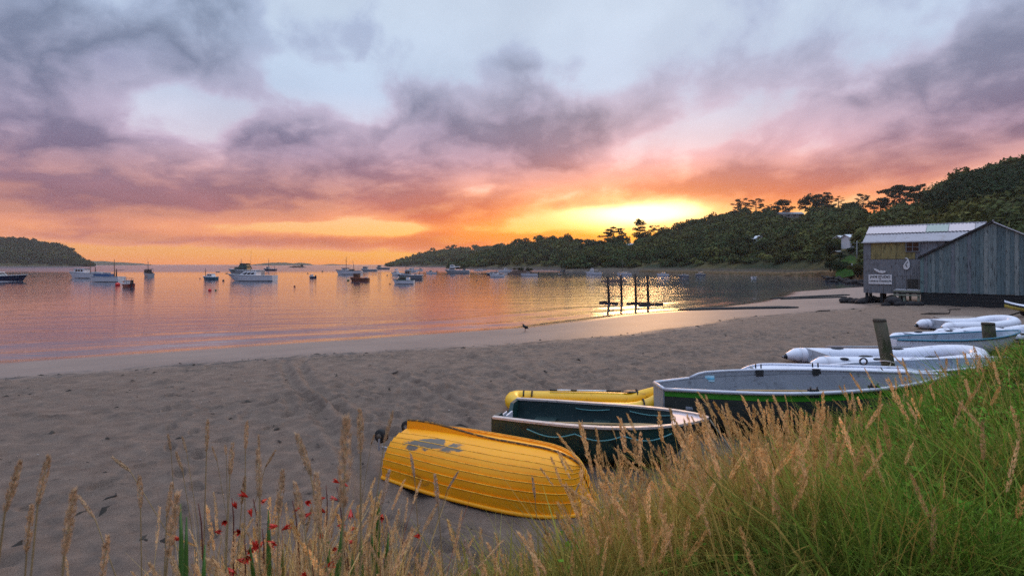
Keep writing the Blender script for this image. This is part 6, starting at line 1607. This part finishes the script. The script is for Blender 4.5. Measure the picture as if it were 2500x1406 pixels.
for k, (px, py, l, lb) in enumerate([(2285, 768, 1.5, 'driftwood branch with upturned end on the sand in front of the shed'), (2330, 757, .9, 'short driftwood stick close to the shed wall'), (2010, 756, 1.2, 'flat driftwood piece on the damp sand left of the shed'), (2278, 783, .6, 'lump of kelp and wood on the sand below the driftwood branch'), (2070, 814, .35, 'small dark stick on the trampled sand left of the leaning post'),
        (268, 1218, .14, 'tiny dark twig on the sand at lower left'), (960, 915, .5, 'strand of dark weed on the tide line in mid beach')]):
    x, y = pix_ground(px, py, 0); mb = MB(); rr = .035 * l ** .5
    mb.tube([(-l / 2, 0, 0), (-l * .2, .05 * l, rr), (l * .2, 0, rr), (l * .45, .03 * l, rr * 1.2), (l * .5, .03, rr + (.18 * l if k == 0 else .02))], [rr * .5, rr, rr * 1.1, rr * .9, rr * .5], 7)
    if k == 0: mb.tube([(l * .1, 0, rr), (l * .25, .2 * l, rr * 1.5)], [rr * .7, rr * .3], 6)
    o = mb.build('driftwood', DRIFT); o.location = (x, y, gz(x, y) + rr * .4); o.rotation_euler = (0, 0, R(-8 + 13 * k)); tag(o, lb, 'driftwood')

def bird():
    x, y = pix_ground(1282, 811, -.52); t = empty('bird', 'black shore bird standing on the damp sand near the water', 'bird', (x, y, gz(x, y)), R(150))
    k = simple('black_feathers', (22, 20, 22), .7, .2, 20.0, .2)
    bm = bmesh.new(); me = bpy.data.meshes.new('body')
    V = [(-.20, 0, .16), (-.10, 0, .19), (0, 0, .23), (.08, 0, .28), (.11, 0, .35), (.14, 0, .385)]; rads = [.012, .05, .075, .06, .032, .036]
    vs = [bm.verts.new(v) for v in V]
    for a, b in zip(vs[:-1], vs[1:]): bm.edges.new((a, b))
    bm.to_mesh(me); bm.free()
    o = link('body', me, k, t); md = o.modifiers.new('skin', 'SKIN')
    for sv, r in zip(me.skin_vertices[0].data, rads): sv.radius = (r, r)
    me.skin_vertices[0].data[2].use_root = True; md.use_smooth_shade = True
    s_ = o.modifiers.new('sub', 'SUBSURF'); s_.levels = s_.render_levels = 2
    mb = MB(); mb.tube([(.17, 0, .385), (.22, 0, .38), (.26, 0, .375)], [.012, .010, .004], 6); mb.build('beak', simple('beak_orange', (190, 70, 30), .5), t)
    for s in (-1, 1):
        mb = MB(); mb.tube([(.0, s * .028, .19), (-.01, s * .03, .10), (.005, s * .03, .005)], [.012, .008, .007], 6)
        for q in (-.5, 0, .5): mb.tube([(.005, s * .03, .006), (.05 * math.cos(q), s * .03 + .05 * math.sin(q), .004)], .005, 4)
        mb.build('leg', simple('bird_leg', (150, 90, 80), .6), t)
        mb = MB(); mb.ball((-.03, s * .062, .235), .05, 10, 6, (2.2, .3, .85)); mb.build('wing', k, t)
bird()

# ================================================================== grass on the bank
GRASSM = vcol_mat('grass_blade', rough=.75, spec=.15, trans=.30)
TOPLINE = np.array([(-200, 1120), (0, 1110), (300, 1095), (400, 1055), (500, 1030), (600, 1035), (700, 1080), (860, 1060), (960, 1150), (1050, 1260), (1180, 1290), (1300, 1300), (1410, 1250), (1446, 1120), (1462, 960), (1500, 935), (1600, 905), (1700, 935), (1800, 930), (1950, 935), (2100, 925), (2200, 885), (2300, 850), (2400, 795), (2500, 785), (2800, 760)], float)
def fit_height(x, y, z, h, rng, slack=60):
    """shorten a stem that would rise above the outline of the grass"""
    px = CXP + FPX * x / y; lim = np.interp(px, TOPLINE[:, 0], TOPLINE[:, 1]) + np.abs(rng.normal(size=len(x))) * slack
    zmax = CAMH - (lim - HOR) / FPX * y
    return np.minimum(h, zmax - z)
def strips(root, h, w, lean, bend, col, tipcol, rng, levels=4, twist=None):
    """blades: root (n,3), height, width, lean vector (n,2) metres at the tip, droop -> quads"""
    n = len(root); t = np.linspace(0, 1, levels)
    sd = rng.uniform(0, 2 * math.pi, n); side = np.stack([np.cos(sd), np.sin(sd) * .4, np.zeros(n)], -1)
    V = np.zeros((n, levels, 2, 3), np.float32); K = np.zeros((n, levels, 2, 3), np.float32)
    for i, f in enumerate(t):
        c = root.copy(); c[:, :2] += lean * (f ** 1.8)[..., None] if np.ndim(f) else lean * f ** 1.8
        c[:, 2] += h * (f - bend * f ** 3)
        ww = (w * (1 - f) ** .6 + .0006)[:, None]
        V[:, i, 0] = c - side * ww / 2; V[:, i, 1] = c + side * ww / 2
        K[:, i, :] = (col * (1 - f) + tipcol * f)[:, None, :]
    idx = np.arange(n * levels * 2).reshape(n, levels, 2)
    F = np.stack([idx[:, :-1, 0], idx[:, :-1, 1], idx[:, 1:, 1], idx[:, 1:, 0]], -1).reshape(-1, 4)
    return V.reshape(-1, 3), F, K.reshape(-1, 3)

def sample_bank(rng, n, ymin, ymax, u0, u1):
    Y = np.exp(rng.uniform(math.log(ymin), math.log(ymax), n)); u = rng.uniform(u0, u1, n); X_ = u * Y
    z, s, e = base_z(X_, Y)
    return X_, Y, z, e
def head_tris(tip, base, rng, length, wid, nsp, col):
    """fuzzy spike: spikelets set round the axis; tip/base (n,3)"""
    n = len(tip); f = rng.random((n, nsp)); ax = tip - base
    prof = np.sin(np.pi * np.clip(f * .92 + .06, 0, 1)) ** .55
    a = rng.uniform(0, 2 * math.pi, (n, nsp)); rad = np.stack([np.cos(a), np.sin(a), np.zeros_like(a)], -1)
    c = base[:, None, :] + ax[:, None, :] * f[..., None] + rad * (wid[:, None] * .34 * prof)[..., None]
    L = np.linalg.norm(ax, axis=1)[:, None]; axn = ax / L
    d = axn[:, None, :] * .9 + rad * .30 + rng.normal(size=(n, nsp, 3)) * .12
    sl = (L * .085 * (0.7 + .6 * rng.random((n, nsp))))[..., None]
    sd = np.cross(d, rad); sd /= np.linalg.norm(sd, axis=-1)[..., None] + 1e-9
    sw = (wid[:, None] * .14 * np.ones((n, nsp)))[..., None]
    V = np.stack([c - sd * sw, c + sd * sw, c + d * sl], 2)
    K = np.repeat((col[:, None, :] * (0.72 + .55 * rng.random((n, nsp, 1))))[:, :, None, :], 3, 2)
    return V.reshape(-1, 3), K.reshape(-1, 3)
TAN = np.array([.76, .47, .17]); STRAW = np.array([.58, .38, .09]); GREEN = np.array([.105, .265, .020]); DEEP = np.array([.022, .070, .014]); OLIVE = np.array([.215, .190, .036]); PINKT = np.array([.70, .50, .37])

def build_grass():
    rng = np.random.default_rng(77)
    VV, FF, KK = [], [], []; nv = 0
    def push(V, F, K):
        nonlocal nv
        VV.append(V); FF.append(F + nv); KK.append(K); nv += len(V)
    # green sward, thick to the right
    X_, Y, z, e = sample_bank(rng, 150000, 1.9, 16, -.3, 1.12)
    px = CXP + FPX * X_ / Y
    dens = sstep((e - .1) / .7) * (.30 + .9 * sstep((fbm(X_ * 1.9 + 51, Y * 1.9, 3) - .36) / .22)) * np.where(px > 1900, 1.0, np.where(px > 1350, .55, .30 * sstep((px - 1050) / 250)))
    k = rng.random(len(X_)) < dens
    X_, Y, z, e, px = X_[k], Y[k], z[k], e[k], px[k]; n = len(X_)
    h = rng.uniform(.14, .50, n) * (0.25 + 1.5 * sstep((fbm(X_ * 1.6, Y * 1.6, 3) - .3) / .4)); h = np.maximum(.05, fit_height(X_, Y, z, h, rng, 25))
    clump = fbm(X_ * 1.3 + 7, Y * 1.3, 3)
    g = sstep((clump - .38) / .25)[:, None]; rgt = sstep((px - 1750) / 500)[:, None]
    base = (DEEP * (1 - g * .6) + OLIVE * g * .6) * .6  # blade bases darkened in colour for the shaded gaps between them
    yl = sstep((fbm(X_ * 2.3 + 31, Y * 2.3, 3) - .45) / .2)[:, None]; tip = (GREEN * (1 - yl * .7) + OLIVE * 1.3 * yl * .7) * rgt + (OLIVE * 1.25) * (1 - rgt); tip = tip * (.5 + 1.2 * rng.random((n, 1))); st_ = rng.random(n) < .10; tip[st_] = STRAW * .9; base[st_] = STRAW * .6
    lean = rng.normal(size=(n, 2)) * (h * .38)[:, None] + np.array([-.05, .02])
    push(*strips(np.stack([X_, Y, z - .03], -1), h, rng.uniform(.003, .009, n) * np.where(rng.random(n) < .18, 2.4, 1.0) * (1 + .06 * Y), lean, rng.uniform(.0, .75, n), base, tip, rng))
    # tall dry stems towards the beach side
    def dry(ncand, ymin, ymax, hmin, hmax, hl, hw, nsp, headp, wscale, slack):
        X_, Y, z, e = sample_bank(rng, ncand, ymin, ymax, -.75, 1.05)
        px = CXP + FPX * X_ / Y
        band = sstep((e + .35) / .5) * (1 - .80 * sstep((e - 1.5) / 1.6) * sstep((px - 1750) / 500))
        w = np.where(px > 1400, .80, np.where(px > 1120, .12, np.where(px > 440, .18 * np.exp(-((px - 690) / 230) ** 2) + .01, .004))) * np.where(px > 2050, .55, 1) * wscale
        w = w * (.35 + 1.3 * sstep((fbm(X_ * 1.7 + 2, Y * 1.7, 3) - .36) / .28))
        k = rng.random(len(X_)) < band * w
        X_, Y, z, e, px = X_[k], Y[k], z[k], e[k], px[k]; n = len(X_)
        h = rng.uniform(hmin, hmax, n); h = fit_height(X_, Y, z, h, rng, slack); k = h > .12
        X_, Y, z, e, px, h = X_[k], Y[k], z[k], e[k], px[k], h[k]; n = len(X_)
        mixc = rng.random((n, 1)); low = OLIVE * .8 * (1 - mixc * .5) + GREEN * mixc * .3
        tip = (STRAW * (1 - mixc) + TAN * mixc) * (.65 + .6 * rng.random((n, 1)))
        lean = rng.normal(size=(n, 2)) * (h * .17)[:, None] + np.outer(h, [-.07, .02])
        bend = rng.uniform(0, .16, n)
        root = np.stack([X_, Y, z - .03], -1)
        push(*strips(root, h, rng.uniform(.0035, .006, n) * (1 + .06 * Y), lean, bend, low, tip, rng))
        hs = rng.random(n) < headp
        r, hh, ll, bb = root[hs], h[hs], lean[hs], bend[hs]; m = len(r)
        ln = rng.uniform(*hl, m); f0 = np.clip(1 - ln / hh, .3, 1)
        def along(f):
            c = r.copy(); c[:, :2] += ll * (f ** 1.8)[:, None]; c[:, 2] += hh * (f - bb * f ** 3); return c
        hc = (TAN * (1 - rng.random((m, 1)) * .4) + PINKT * rng.random((m, 1)) * .35) * (.8 + .4 * rng.random((m, 1)))
        return head_tris(along(np.ones(m)), along(f0), rng, ln, rng.uniform(*hw, m), nsp, hc)
    s1 = dry(30000, 2.4, 14, .35, .85, (.07, .13), (.010, .017), 40, .34, .40, 120)
    s2 = dry(3000, 1.9, 5.6, .60, 1.10, (.12, .23), (.016, .027), 120, .95, .62, 48)
    seeds = (np.concatenate([s1[0], s2[0]]), np.concatenate([s1[1], s2[1]]))
    # fine haze of branching panicles and side leaves inside the dry band
    X_, Y, z, e = sample_bank(rng, 20000, 2.2, 13, .14, .70)
    k = (e > -.2) & (e < 3.0) & (rng.random(len(X_)) < .8); X_, Y, z = X_[k], Y[k], z[k]; n = len(X_)
    zz = z + rng.uniform(.12, .5, n); ok = (HOR - (zz + .12 - CAMH) / Y * FPX) > np.interp(CXP + FPX * X_ / Y, TOPLINE[:, 0], TOPLINE[:, 1]) + 130; X_, Y, zz = X_[ok], Y[ok], zz[ok]; n = len(X_)
    h = rng.uniform(.06, .20, n); mixc = rng.random((n, 1)); c = (STRAW * mixc + OLIVE * (1 - mixc)) * (.6 + .6 * rng.random((n, 1)))
    push(*strips(np.stack([X_, Y, zz], -1), h, rng.uniform(.002, .005, n), rng.normal(size=(n, 2)) * (h * .8)[:, None], rng.uniform(0, .6, n), c, c * 1.2, rng, levels=3))
    o = link('bank_grass', np_mesh('bank_grass', np.concatenate(VV), np.concatenate(FF), False, {'col': np.concatenate(KK)}), GRASSM)
    tag(o, 'long green and dry grass covering the bank at lower right', 'grass', kind='stuff')
    V, K = seeds
    o = link('grass_seed_heads', np_mesh('grass_seed_heads', V, np.arange(len(V)).reshape(-1, 3), False, {'col': K}), GRASSM)
    tag(o, 'mass of tan seed heads on the dry grass in front of the boats', 'grass', kind='stuff')
build_grass()

# ------------------------------------------------------------------ single seed-head stalks that stand clear against the sand
def stalk(px, py, bx, by, label, group, seed, hl=.125, wid=None, wide=1.0, col=None):
    rng = np.random.default_rng(seed)
    lpx = math.hypot(px - bx, py - by); Y = min(4.2, FPX * hl / lpx)
    tip = P3(px, py, Y); bs = P3(bx, by, Y + rng.uniform(-.02, .02))
    d = (bs - tip).normalized()
    gx, gy = bs.x + d.x * .12 + rng.uniform(-.05, .05), Y + rng.uniform(-.04, .04)
    g = Vector((gx, gy, gz(gx, gy)))
    t = empty('grass_stalk', label, 'grass', g, group=group)
    mid = bs + d * ((bs.z - g.z) * .4 / max(.2, -d.z)) * .8; mid = mid.lerp((bs + g) / 2, .45)
    mb = MB(); pts = [g - g, (mid - g) * .5 + Vector((0, 0, 0)), mid - g, bs - g, bs.lerp(tip, .9) - g]; mb.tube(pts, [.003, .0028, .0024, .002, .001], 5); mb.build('stem', simple('dry_stem', (150, 126, 84), .8, .15, 30.0, .1), t)
    w = (wid or .020) * wide
    c = np.array([[.58, .40, .24]]) * rng.uniform(.8, 1.15) if col is None else np.array([col])
    V, K = head_tris(np.array([tip - g]), np.array([bs - g]), rng, hl, np.array([w]), 170, c)
    link('seed_head', np_mesh('seed_head', V, np.arange(len(V)).reshape(-1, 3), False, {'col': K}), GRASSM, t)
GL = 'seed-head stalks against the sand at lower left'
ST_ = [(50, 1125, 12, 1250), (118, 1115, 92, 1232), (77, 1235, 65, 1350), (181, 1198, 156, 1360), (262, 1310, 248, 1420), (192, 1210, 232, 1266), (275, 1116, 318, 1150), (340, 1162, 343, 1238), (410, 1060, 417, 1099), (445, 1066, 456, 1105), (430, 1104, 446, 1150), (507, 1027, 504, 1102), (518, 1090, 530, 1125),
       (550, 1086, 552, 1110), (568, 1083, 561, 1160), (603, 1030, 599, 1095), (631, 1060, 633, 1102), (672, 1100, 648, 1140), (630, 1100, 634, 1216), (725, 1060, 758, 1158), (879, 1000, 880, 1108), (959, 1005, 938, 1080), (914, 1060, 906, 1084), (419, 1180, 407, 1262), (433, 1208, 409, 1360), (690, 1148, 680, 1250), (720, 1180, 742, 1280), (772, 1158, 778, 1290), (598, 1165, 590, 1230), (760, 1240, 748, 1300)]
rs_ = random.Random(4)
for k, q in enumerate(sorted(ST_)): stalk(*q, 'tan seed-head stalk against the sand at lower left, ' + ORD[k] + (' of the row' if k == 0 else ' from the left'), GL, 500 + k, wide=rs_.uniform(.85, 1.35))
stalk(846, 1022, 838, 1240, 'big blurred tan seed head closest to the camera, left of the yellow dinghy', None, 561, hl=.16, wid=.026)
for k, (q, lb) in enumerate([((1003, 1108, 1012, 1165), 'pale seed head in front of the left end of the yellow dinghy'), ((1118, 1152, 1092, 1195), 'bright bent seed head in front of the middle of the yellow dinghy'), ((1062, 1160, 1070, 1235), 'straw-coloured seed head low in front of the yellow dinghy'), ((1300, 1165, 1306, 1215), 'forked pale seed head in front of the yellow dinghy towards its bow'), ((1415, 1178, 1400, 1215), 'pale seed head at the bow of the yellow dinghy'), ((950, 1150, 930, 1235), 'tall pale stalk just left of the yellow dinghy'), ((1135, 1320, 1160, 1400), 'pale seed head at the bottom edge below the yellow dinghy')]):
    stalk(*q, lb, None, 540 + k, col=(.55, .42, .32))

# ------------------------------------------------------------------ red montbretia and sword-shaped leaves
RED = simple('petal_red', (196, 42, 24), .5, .25, 20.0, .1); LEAFM = simple('sword_leaf', (70, 108, 40), .55, .25, 8.0, .15, stretch=(1, 1, .2)); STEMM = simple('flower_stem', (92, 44, 34), .7, .2, 20.0, .1)
def petal_blossom(mb, c, d, s, rd):
    d = Vector(d).normalized(); a = d.orthogonal().normalized(); b = d.cross(a)
    for k in range(6):
        q = k * math.pi / 3 + rd.uniform(-.15, .15); o = a * math.cos(q) + b * math.sin(q); tn = d.cross(o)
        p0 = Vector(c); p1 = p0 + d * s * .55 + o * s * .16; p2 = p0 + d * s * 1.05 + o * s * .34; w = s * .14
        mb.add([p0 - tn * w * .3, p0 + tn * w * .3, p1 + tn * w, p1 - tn * w, p2], [(0, 1, 2, 3), (3, 2, 4)], True)
def flower(px, py, Y, label, n, seed, s=.040):
    rd = random.Random(seed); top = P3(px, py, Y); gx = top.x + rd.uniform(-.05, .08); g = Vector((gx, Y, gz(gx, Y)))
    t = empty('montbretia_flower', label, 'flower', g, group='red montbretia flowers')
    H = top - g; mb = MB(); pts = [Vector((0, 0, 0)), H * .5 + Vector((.02, 0, .02)), H * .9 + Vector((.01, 0, .02)), H]; mb.tube(pts, [.004, .0034, .0026, .002], 5); mb.build('stem', STEMM, t)
    for k in range(n):
        f = k / max(1, n - 1); c = H * (0.86 + .14 * f) + Vector(((f - .5) * .12, rd.uniform(-.02, .02), rd.uniform(-.01, .012)))
        mb = MB(); petal_blossom(mb, c, (rd.uniform(-1, 1), rd.uniform(-.8, .2), rd.uniform(-.2, .6)), s * rd.uniform(.8, 1.15), rd); mb.build('blossom', RED, t)
for k, (px, py, Y, n, lb) in enumerate([(566, 1215, 2.1, 4, 'widest red flower spray, leftmost of the bright ones'), (618, 1216, 2.15, 3, 'red flower spray just right of the leftmost one'), (714, 1222, 2.2, 3, 'red flower spray half behind a pale seed head'), (796, 1184, 2.5, 3, 'red blossom beside the big blurred seed head, upper left'), (822, 1187, 2.5, 3, 'red blossom touching the big blurred seed head'), (822, 1248, 2.4, 3, 'red flower below the big blurred seed head'),
        (838, 1288, 2.3, 2, 'single drooping red flower low under the big blurred seed head'), (597, 1315, 2.0, 4, 'low dense red flower spray in the dry clump'), (640, 1290, 1.9, 5, 'long orange-red flower spray in the middle of the dry clump'), (484, 1228, 2.0, 1, 'withered dark red bloom alone left of the clump'), (980, 1312, 2.6, 2, 'small red flower right of the green sword leaf'), (900, 1262, 2.3, 2, 'red flower just left of the tall green sword leaf'), (760, 1372, 1.9, 3, 'red flower at the bottom edge of the dry clump')]): flower(px, py, Y, lb, n, 700 + k)
def sword(pl, label, seed):
    rd = random.Random(seed); (px, py, Y) = pl[0]; q = P3(px, 1406, Y); g = Vector((q.x, Y, gz(q.x, Y)))
    t = empty('sword_leaf_plant', label, 'plant', g)
    for (px, py, Y) in pl:
        tip = P3(px, py, Y) - g; b = Vector((rd.uniform(-.03, .03), rd.uniform(-.03, .03), -.03)); rows = []
        for i in range(8):
            f = i / 7; c = b.lerp(tip, f) + Vector((0, 0, .05 * math.sin(math.pi * f))); w = .015 * math.sin(math.pi * (0.18 + .82 * f)) ** .7 + .0004
            rows.append([c + Vector((-w, .004, 0)), c + Vector((0, -.003, 0)), c + Vector((w, .004, 0))])
        mb = MB(); mb.loft(rows); mb.build('leaf', LEAFM, t, solid=.0012)
sword([(925, 1200, 2.2), (905, 1290, 2.15), (948, 1300, 2.2)], 'tall broad green sword leaves left of the yellow dinghy stern', 801)
sword([(800, 1290, 1.9), (838, 1262, 1.95)], 'green sword leaves under the big blurred seed head', 802)
sword([(455, 1262, 1.8), (440, 1230, 1.85), (500, 1330, 1.8)], 'dark green sword leaves at the left of the dry clump', 803)
sword([(655, 1245, 2.0), (690, 1340, 1.95), (610, 1330, 1.9)], 'green sword leaves in the middle of the dry clump', 804)
sword([(880, 1300, 2.0), (860, 1340, 2.0)], 'pale green sword leaves between the clump and the yellow dinghy', 805)
# dry leaf clump at bottom centre-left
def dry_clump():
    rng = np.random.default_rng(91); n = 5200
    px = rng.normal(745, 190, n); Y = rng.uniform(1.5, 2.9, n); X_ = (px - CXP) / FPX * Y; z, s, e = base_z(X_, Y)
    h = fit_height(X_, Y, z, rng.uniform(.3, .9, n), rng, 150); k = h > .1; X_, Y, z, h = X_[k], Y[k], z[k], h[k]; n = len(h)
    c = (STRAW * rng.random((n, 1)) + PINKT * .55 * rng.random((n, 1)) + OLIVE * .5) * (.6 + .5 * rng.random((n, 1)))
    red = rng.random(n) < .12; c[red] = np.array([.26, .07, .025]) * (.6 + .6 * rng.random((int(red.sum()), 1)))
    root = np.stack([X_, Y, z - .03], -1); lean = rng.normal(size=(n, 2)) * (h * .20)[:, None]; bend = rng.uniform(0, .3, n)
    V, F, K = strips(root, h, rng.uniform(.003, .008, n), lean, bend, c * .7, c * 1.15, rng, levels=5)
    hs = np.where(rng.random(n) < .16)[0]; m = len(hs); ln = rng.uniform(.09, .17, m); f0 = np.clip(1 - ln / h[hs], .3, 1)
    def along(f):
        q = root[hs].copy(); q[:, :2] += lean[hs] * (f ** 1.8)[:, None]; q[:, 2] += h[hs] * (f - bend[hs] * f ** 3); return q
    V2, K2 = head_tris(along(np.ones(m)), along(f0), rng, ln, rng.uniform(.012, .022, m), 120, (TAN * .6 + PINKT * .4) * (.6 + .5 * rng.random((m, 1))))
    tag(link('grass_seed_heads', np_mesh('grass_seed_heads', V2, np.arange(len(V2)).reshape(-1, 3), False, {'col': K2}), GRASSM), 'pale seed heads crowded in the dry clump among the red flowers', 'grass', kind='stuff')
    tag(link('dry_grass', np_mesh('dry_grass', V, F, False, {'col': K}), GRASSM), 'clump of dry straw and rust grass at the bottom left of the yellow dinghy', 'grass', kind='stuff')
dry_clump()
# low broad-leaved weeds between the blades
def weeds():
    rng = np.random.default_rng(63); X_, Y, z, e = sample_bank(rng, 5200, 2.0, 12, .1, 1.1)
    px = CXP + FPX * X_ / Y; k = (e > .3) & (rng.random(len(X_)) < np.where(px > 1850, .9, .35)) & (fbm(X_ * 2.1 + 9, Y * 2.1, 3) > .44); X_, Y, z = X_[k], Y[k], z[k]; m = 7; n = len(X_) * m
    C = np.repeat(np.stack([X_, Y, z + rng.uniform(.06, .34, len(X_))], -1), m, 0) + rng.normal(size=(n, 3)) * np.array([.05, .05, .035])
    a = rng.normal(size=(n, 3)); a[:, 2] *= .45; a /= np.linalg.norm(a, axis=1)[:, None]; nn = rng.normal(size=(n, 3)) * .5 + np.array([0, -.3, 1]); b = np.cross(nn, a); b /= np.linalg.norm(b, axis=1)[:, None]
    L = rng.uniform(.018, .055, n)[:, None]; W = L * rng.uniform(.25, .5, n)[:, None]
    V = np.stack([C, C + a * L * .5 + b * W, C + a * L, C + a * L * .5 - b * W], 1).reshape(-1, 3)
    c = np.repeat(np.where(rng.random((len(X_), 1)) < .3, OLIVE, GREEN) * (.5 + .9 * rng.random((len(X_), 1))), m, 0) * (.8 + .4 * rng.random((n, 1)))
    tag(link('bank_weeds', np_mesh('bank_weeds', V, np.arange(n * 4).reshape(-1, 4), False, {'col': np.repeat(c, 4, 0)}), GRASSM), 'low leafy weeds growing between the grass of the bank', 'weeds', kind='stuff')
weeds()
# white umbels in the green grass
UM = simple('umbel_white', (206, 204, 196), .7, .1, 30.0, .1)
for k, (px, py, lb) in enumerate([(2205, 1180, 'white flower head in the green grass, upper left of the few'), (2185, 1215, 'white flower head drooping over the dry grass'), (2395, 1085, 'white flower head high on the green bank'), (2412, 1130, 'white flower head near the right edge of the bank'), (2010, 1360, 'pale flower head low in the grass at the bottom'), (1745, 1392, 'pale flower head at the bottom edge of the grass')]):
    Y = 3.4 if px > 2100 else 2.6; top = P3(px, py, Y); g = Vector((top.x + .02, Y, gz(top.x, Y)))
    t = empty('white_wildflower', lb, 'flower', g); H = top - g; mb = MB(); mb.tube([(0, 0, 0), H * .6 + Vector((.01, 0, 0)), H], [.003, .0025, .002], 5); mb.build('stem', LEAFM, t)
    mb = MB(); rd = random.Random(k)
    mb.ball(H, .012, 8, 5, (1.3, 1.3, .5))
    for j in range(14): a = rd.uniform(0, 6.28); r_ = .022 * rd.random() ** .5; mb.ball(H + Vector((r_ * math.cos(a), r_ * math.sin(a), .004)), .005, 5, 4)
    mb.build('umbel', UM, t)

# ================================================================== small things: oars, ropes, weed scraps
OARW = simple('oar_wood', (168, 136, 92), .6, .15, 6.0, .15, stretch=(.3, 1, 1)); ROPE = simple('mooring_rope', (150, 138, 118), .85, .15, 40.0, .5)
def oar(label, a, b):
    a, b = Vector(a), Vector(b); d = b - a; L = d.length
    t = empty('oar', label, 'oar', a, rot=d.to_track_quat('X', 'Z').to_euler())
    mb = MB(); mb.tube([(0, 0, 0), (L * .1, 0, 0), (L * .72, 0, 0)], [.018, .024, .02], 8); mb.build('shaft', OARW, t)
    mb = MB(); rows = []
    for i in range(7):
        f = i / 6; w = .02 + .05 * math.sin(math.pi * min(1, .15 + f * .75)); rows.append([(L * (.7 + .3 * f), -w, .0), (L * (.7 + .3 * f), 0, .008), (L * (.7 + .3 * f), w, .0)])
    mb.loft(rows); mb.build('blade', OARW, t, solid=.008)
oar('wooden oar laid across the seats of the dark green dinghy', (.35, 7.62, .40), (2.15, 7.42, .42))
oar('wooden oar lying inside the grey open boat', (3.9, 8.9, .56), (6.1, 8.75, .58))
def rope(label, pts, r=.011):
    mb = MB(); P = [Vector(p) for p in pts]; out = []
    for i in range(len(P) - 1):
        for k in range(6): out.append(P[i].lerp(P[i + 1], k / 6))
    out.append(P[-1]); mb.tube(out, r, 6); o = mb.build('mooring_rope', ROPE); tag(o, label, 'rope'); return o
def sag(a, b, d, n=7): return [Vector(a).lerp(Vector(b), i / n) - Vector((0, 0, d * math.sin(math.pi * i / n))) for i in range(n + 1)]
rope('slack rope from the leaning post down to the grey open boat', sag((8.2, 11.08, .62), (6.7, 9.3, .88), .14))
rope('rope running from the dark green dinghy bow into the grass', [(2.72, 7.05, .62), (2.95, 6.85, .25), (3.2, 6.6, gz(3.2, 6.6) + .03), (3.6, 6.3, gz(3.6, 6.3) + .03), (4.0, 6.2, gz(4, 6.2) + .03)])
rope('rope lying on the sand from the bow of the yellow dinghy', [(.84, 5.72, .12), (1.0, 5.75, gz(1, 5.75) + .02), (1.3, 5.95, gz(1.3, 5.95) + .02), (1.5, 5.8, gz(1.5, 5.8) + .02), (1.9, 5.6, gz(1.9, 5.6) + .03)])
mbk = empty('bailer', 'small white bailer on the floor of the dark green dinghy', 'bailer', (1.75, 7.4, .12))
mb = MB(); mb.tube([(0, 0, 0), (0, 0, .18)], [.07, .10], 12, cap=False); mb.build('pot', WHT_, mbk, solid=.006); mb = MB(); mb.tube([(.09, 0, .15), (.17, 0, .12), (.09, 0, .04)], .012, 5); mb.build('handle', WHT_, mbk)

def weed():
    """scraps of dried kelp, shell and twig: a line at the last tide and a scatter above it"""
    rng = np.random.default_rng(15); n = 9000
    Y = np.exp(rng.uniform(math.log(4.5), math.log(45), n)); X_ = rng.uniform(-1.0, .95, n) * Y
    z, s, e = base_z(X_, Y)
    tide = s - 7.2 - 0.12 * np.clip(X_ + 10, 0, 32) - 1.6 * (fbm(X_ * 0.16, Y * 0.16, 3) - 0.5)
    p = .85 * np.exp(-(tide / .35) ** 2) * (fbm(X_ * .8, Y * .8, 3) > .47) + .055 * (tide > 0) * (e < -.1) + .02 * np.exp(-((tide + 2.5) / .3) ** 2)
    k = rng.random(n) < p; X_, Y, z = X_[k], Y[k], z[k]; n = len(X_)
    pale = rng.random((n, 1)) < .10
    q = np.array([(1, 0, 0), (.2, .55, .1), (-.8, .35, 0), (-.6, -.45, .05), (.3, -.5, 0), (0, 0, .45)])
    a = rng.uniform(0, 6.28, n); sc = np.exp(rng.normal(math.log(.035), .55, n)) * (1 + .02 * Y); st = rng.uniform(.25, .9, n); sc = np.where(pale[:, 0], np.minimum(sc, .025), np.minimum(sc, .13))
    V = np.zeros((n, 6, 3)); jit = 1 + .45 * rng.normal(size=(n, 6))
    lx = q[None, :, 0] * jit; ly = q[None, :, 1] * st[:, None] * jit
    V[..., 0] = X_[:, None] + sc[:, None] * (lx * np.cos(a)[:, None] - ly * np.sin(a)[:, None]); V[..., 1] = Y[:, None] + sc[:, None] * (lx * np.sin(a)[:, None] + ly * np.cos(a)[:, None])
    V[..., 2] = z[:, None] + sc[:, None] * q[None, :, 2] * .9 + .012
    F = np.array([(0, 1, 5), (1, 2, 5), (2, 3, 5), (3, 4, 5), (4, 0, 5)])[None] + (np.arange(n) * 6)[:, None, None]
    c = np.where(pale, np.array([[.32, .28, .25]]), np.array([[.035, .028, .022]]) * (.6 + 1.0 * rng.random((n, 1))))
    K = np.repeat(c, 6, 0)
    tag(link('beach_weed', np_mesh('beach_weed', V.reshape(-1, 3), F.reshape(-1, 3), False, {'col': K}), vcol_mat('weed', rough=.8, spec=.2)), 'scraps of dark dried weed and shell strewn over the sand', 'seaweed', kind='stuff')
weed()
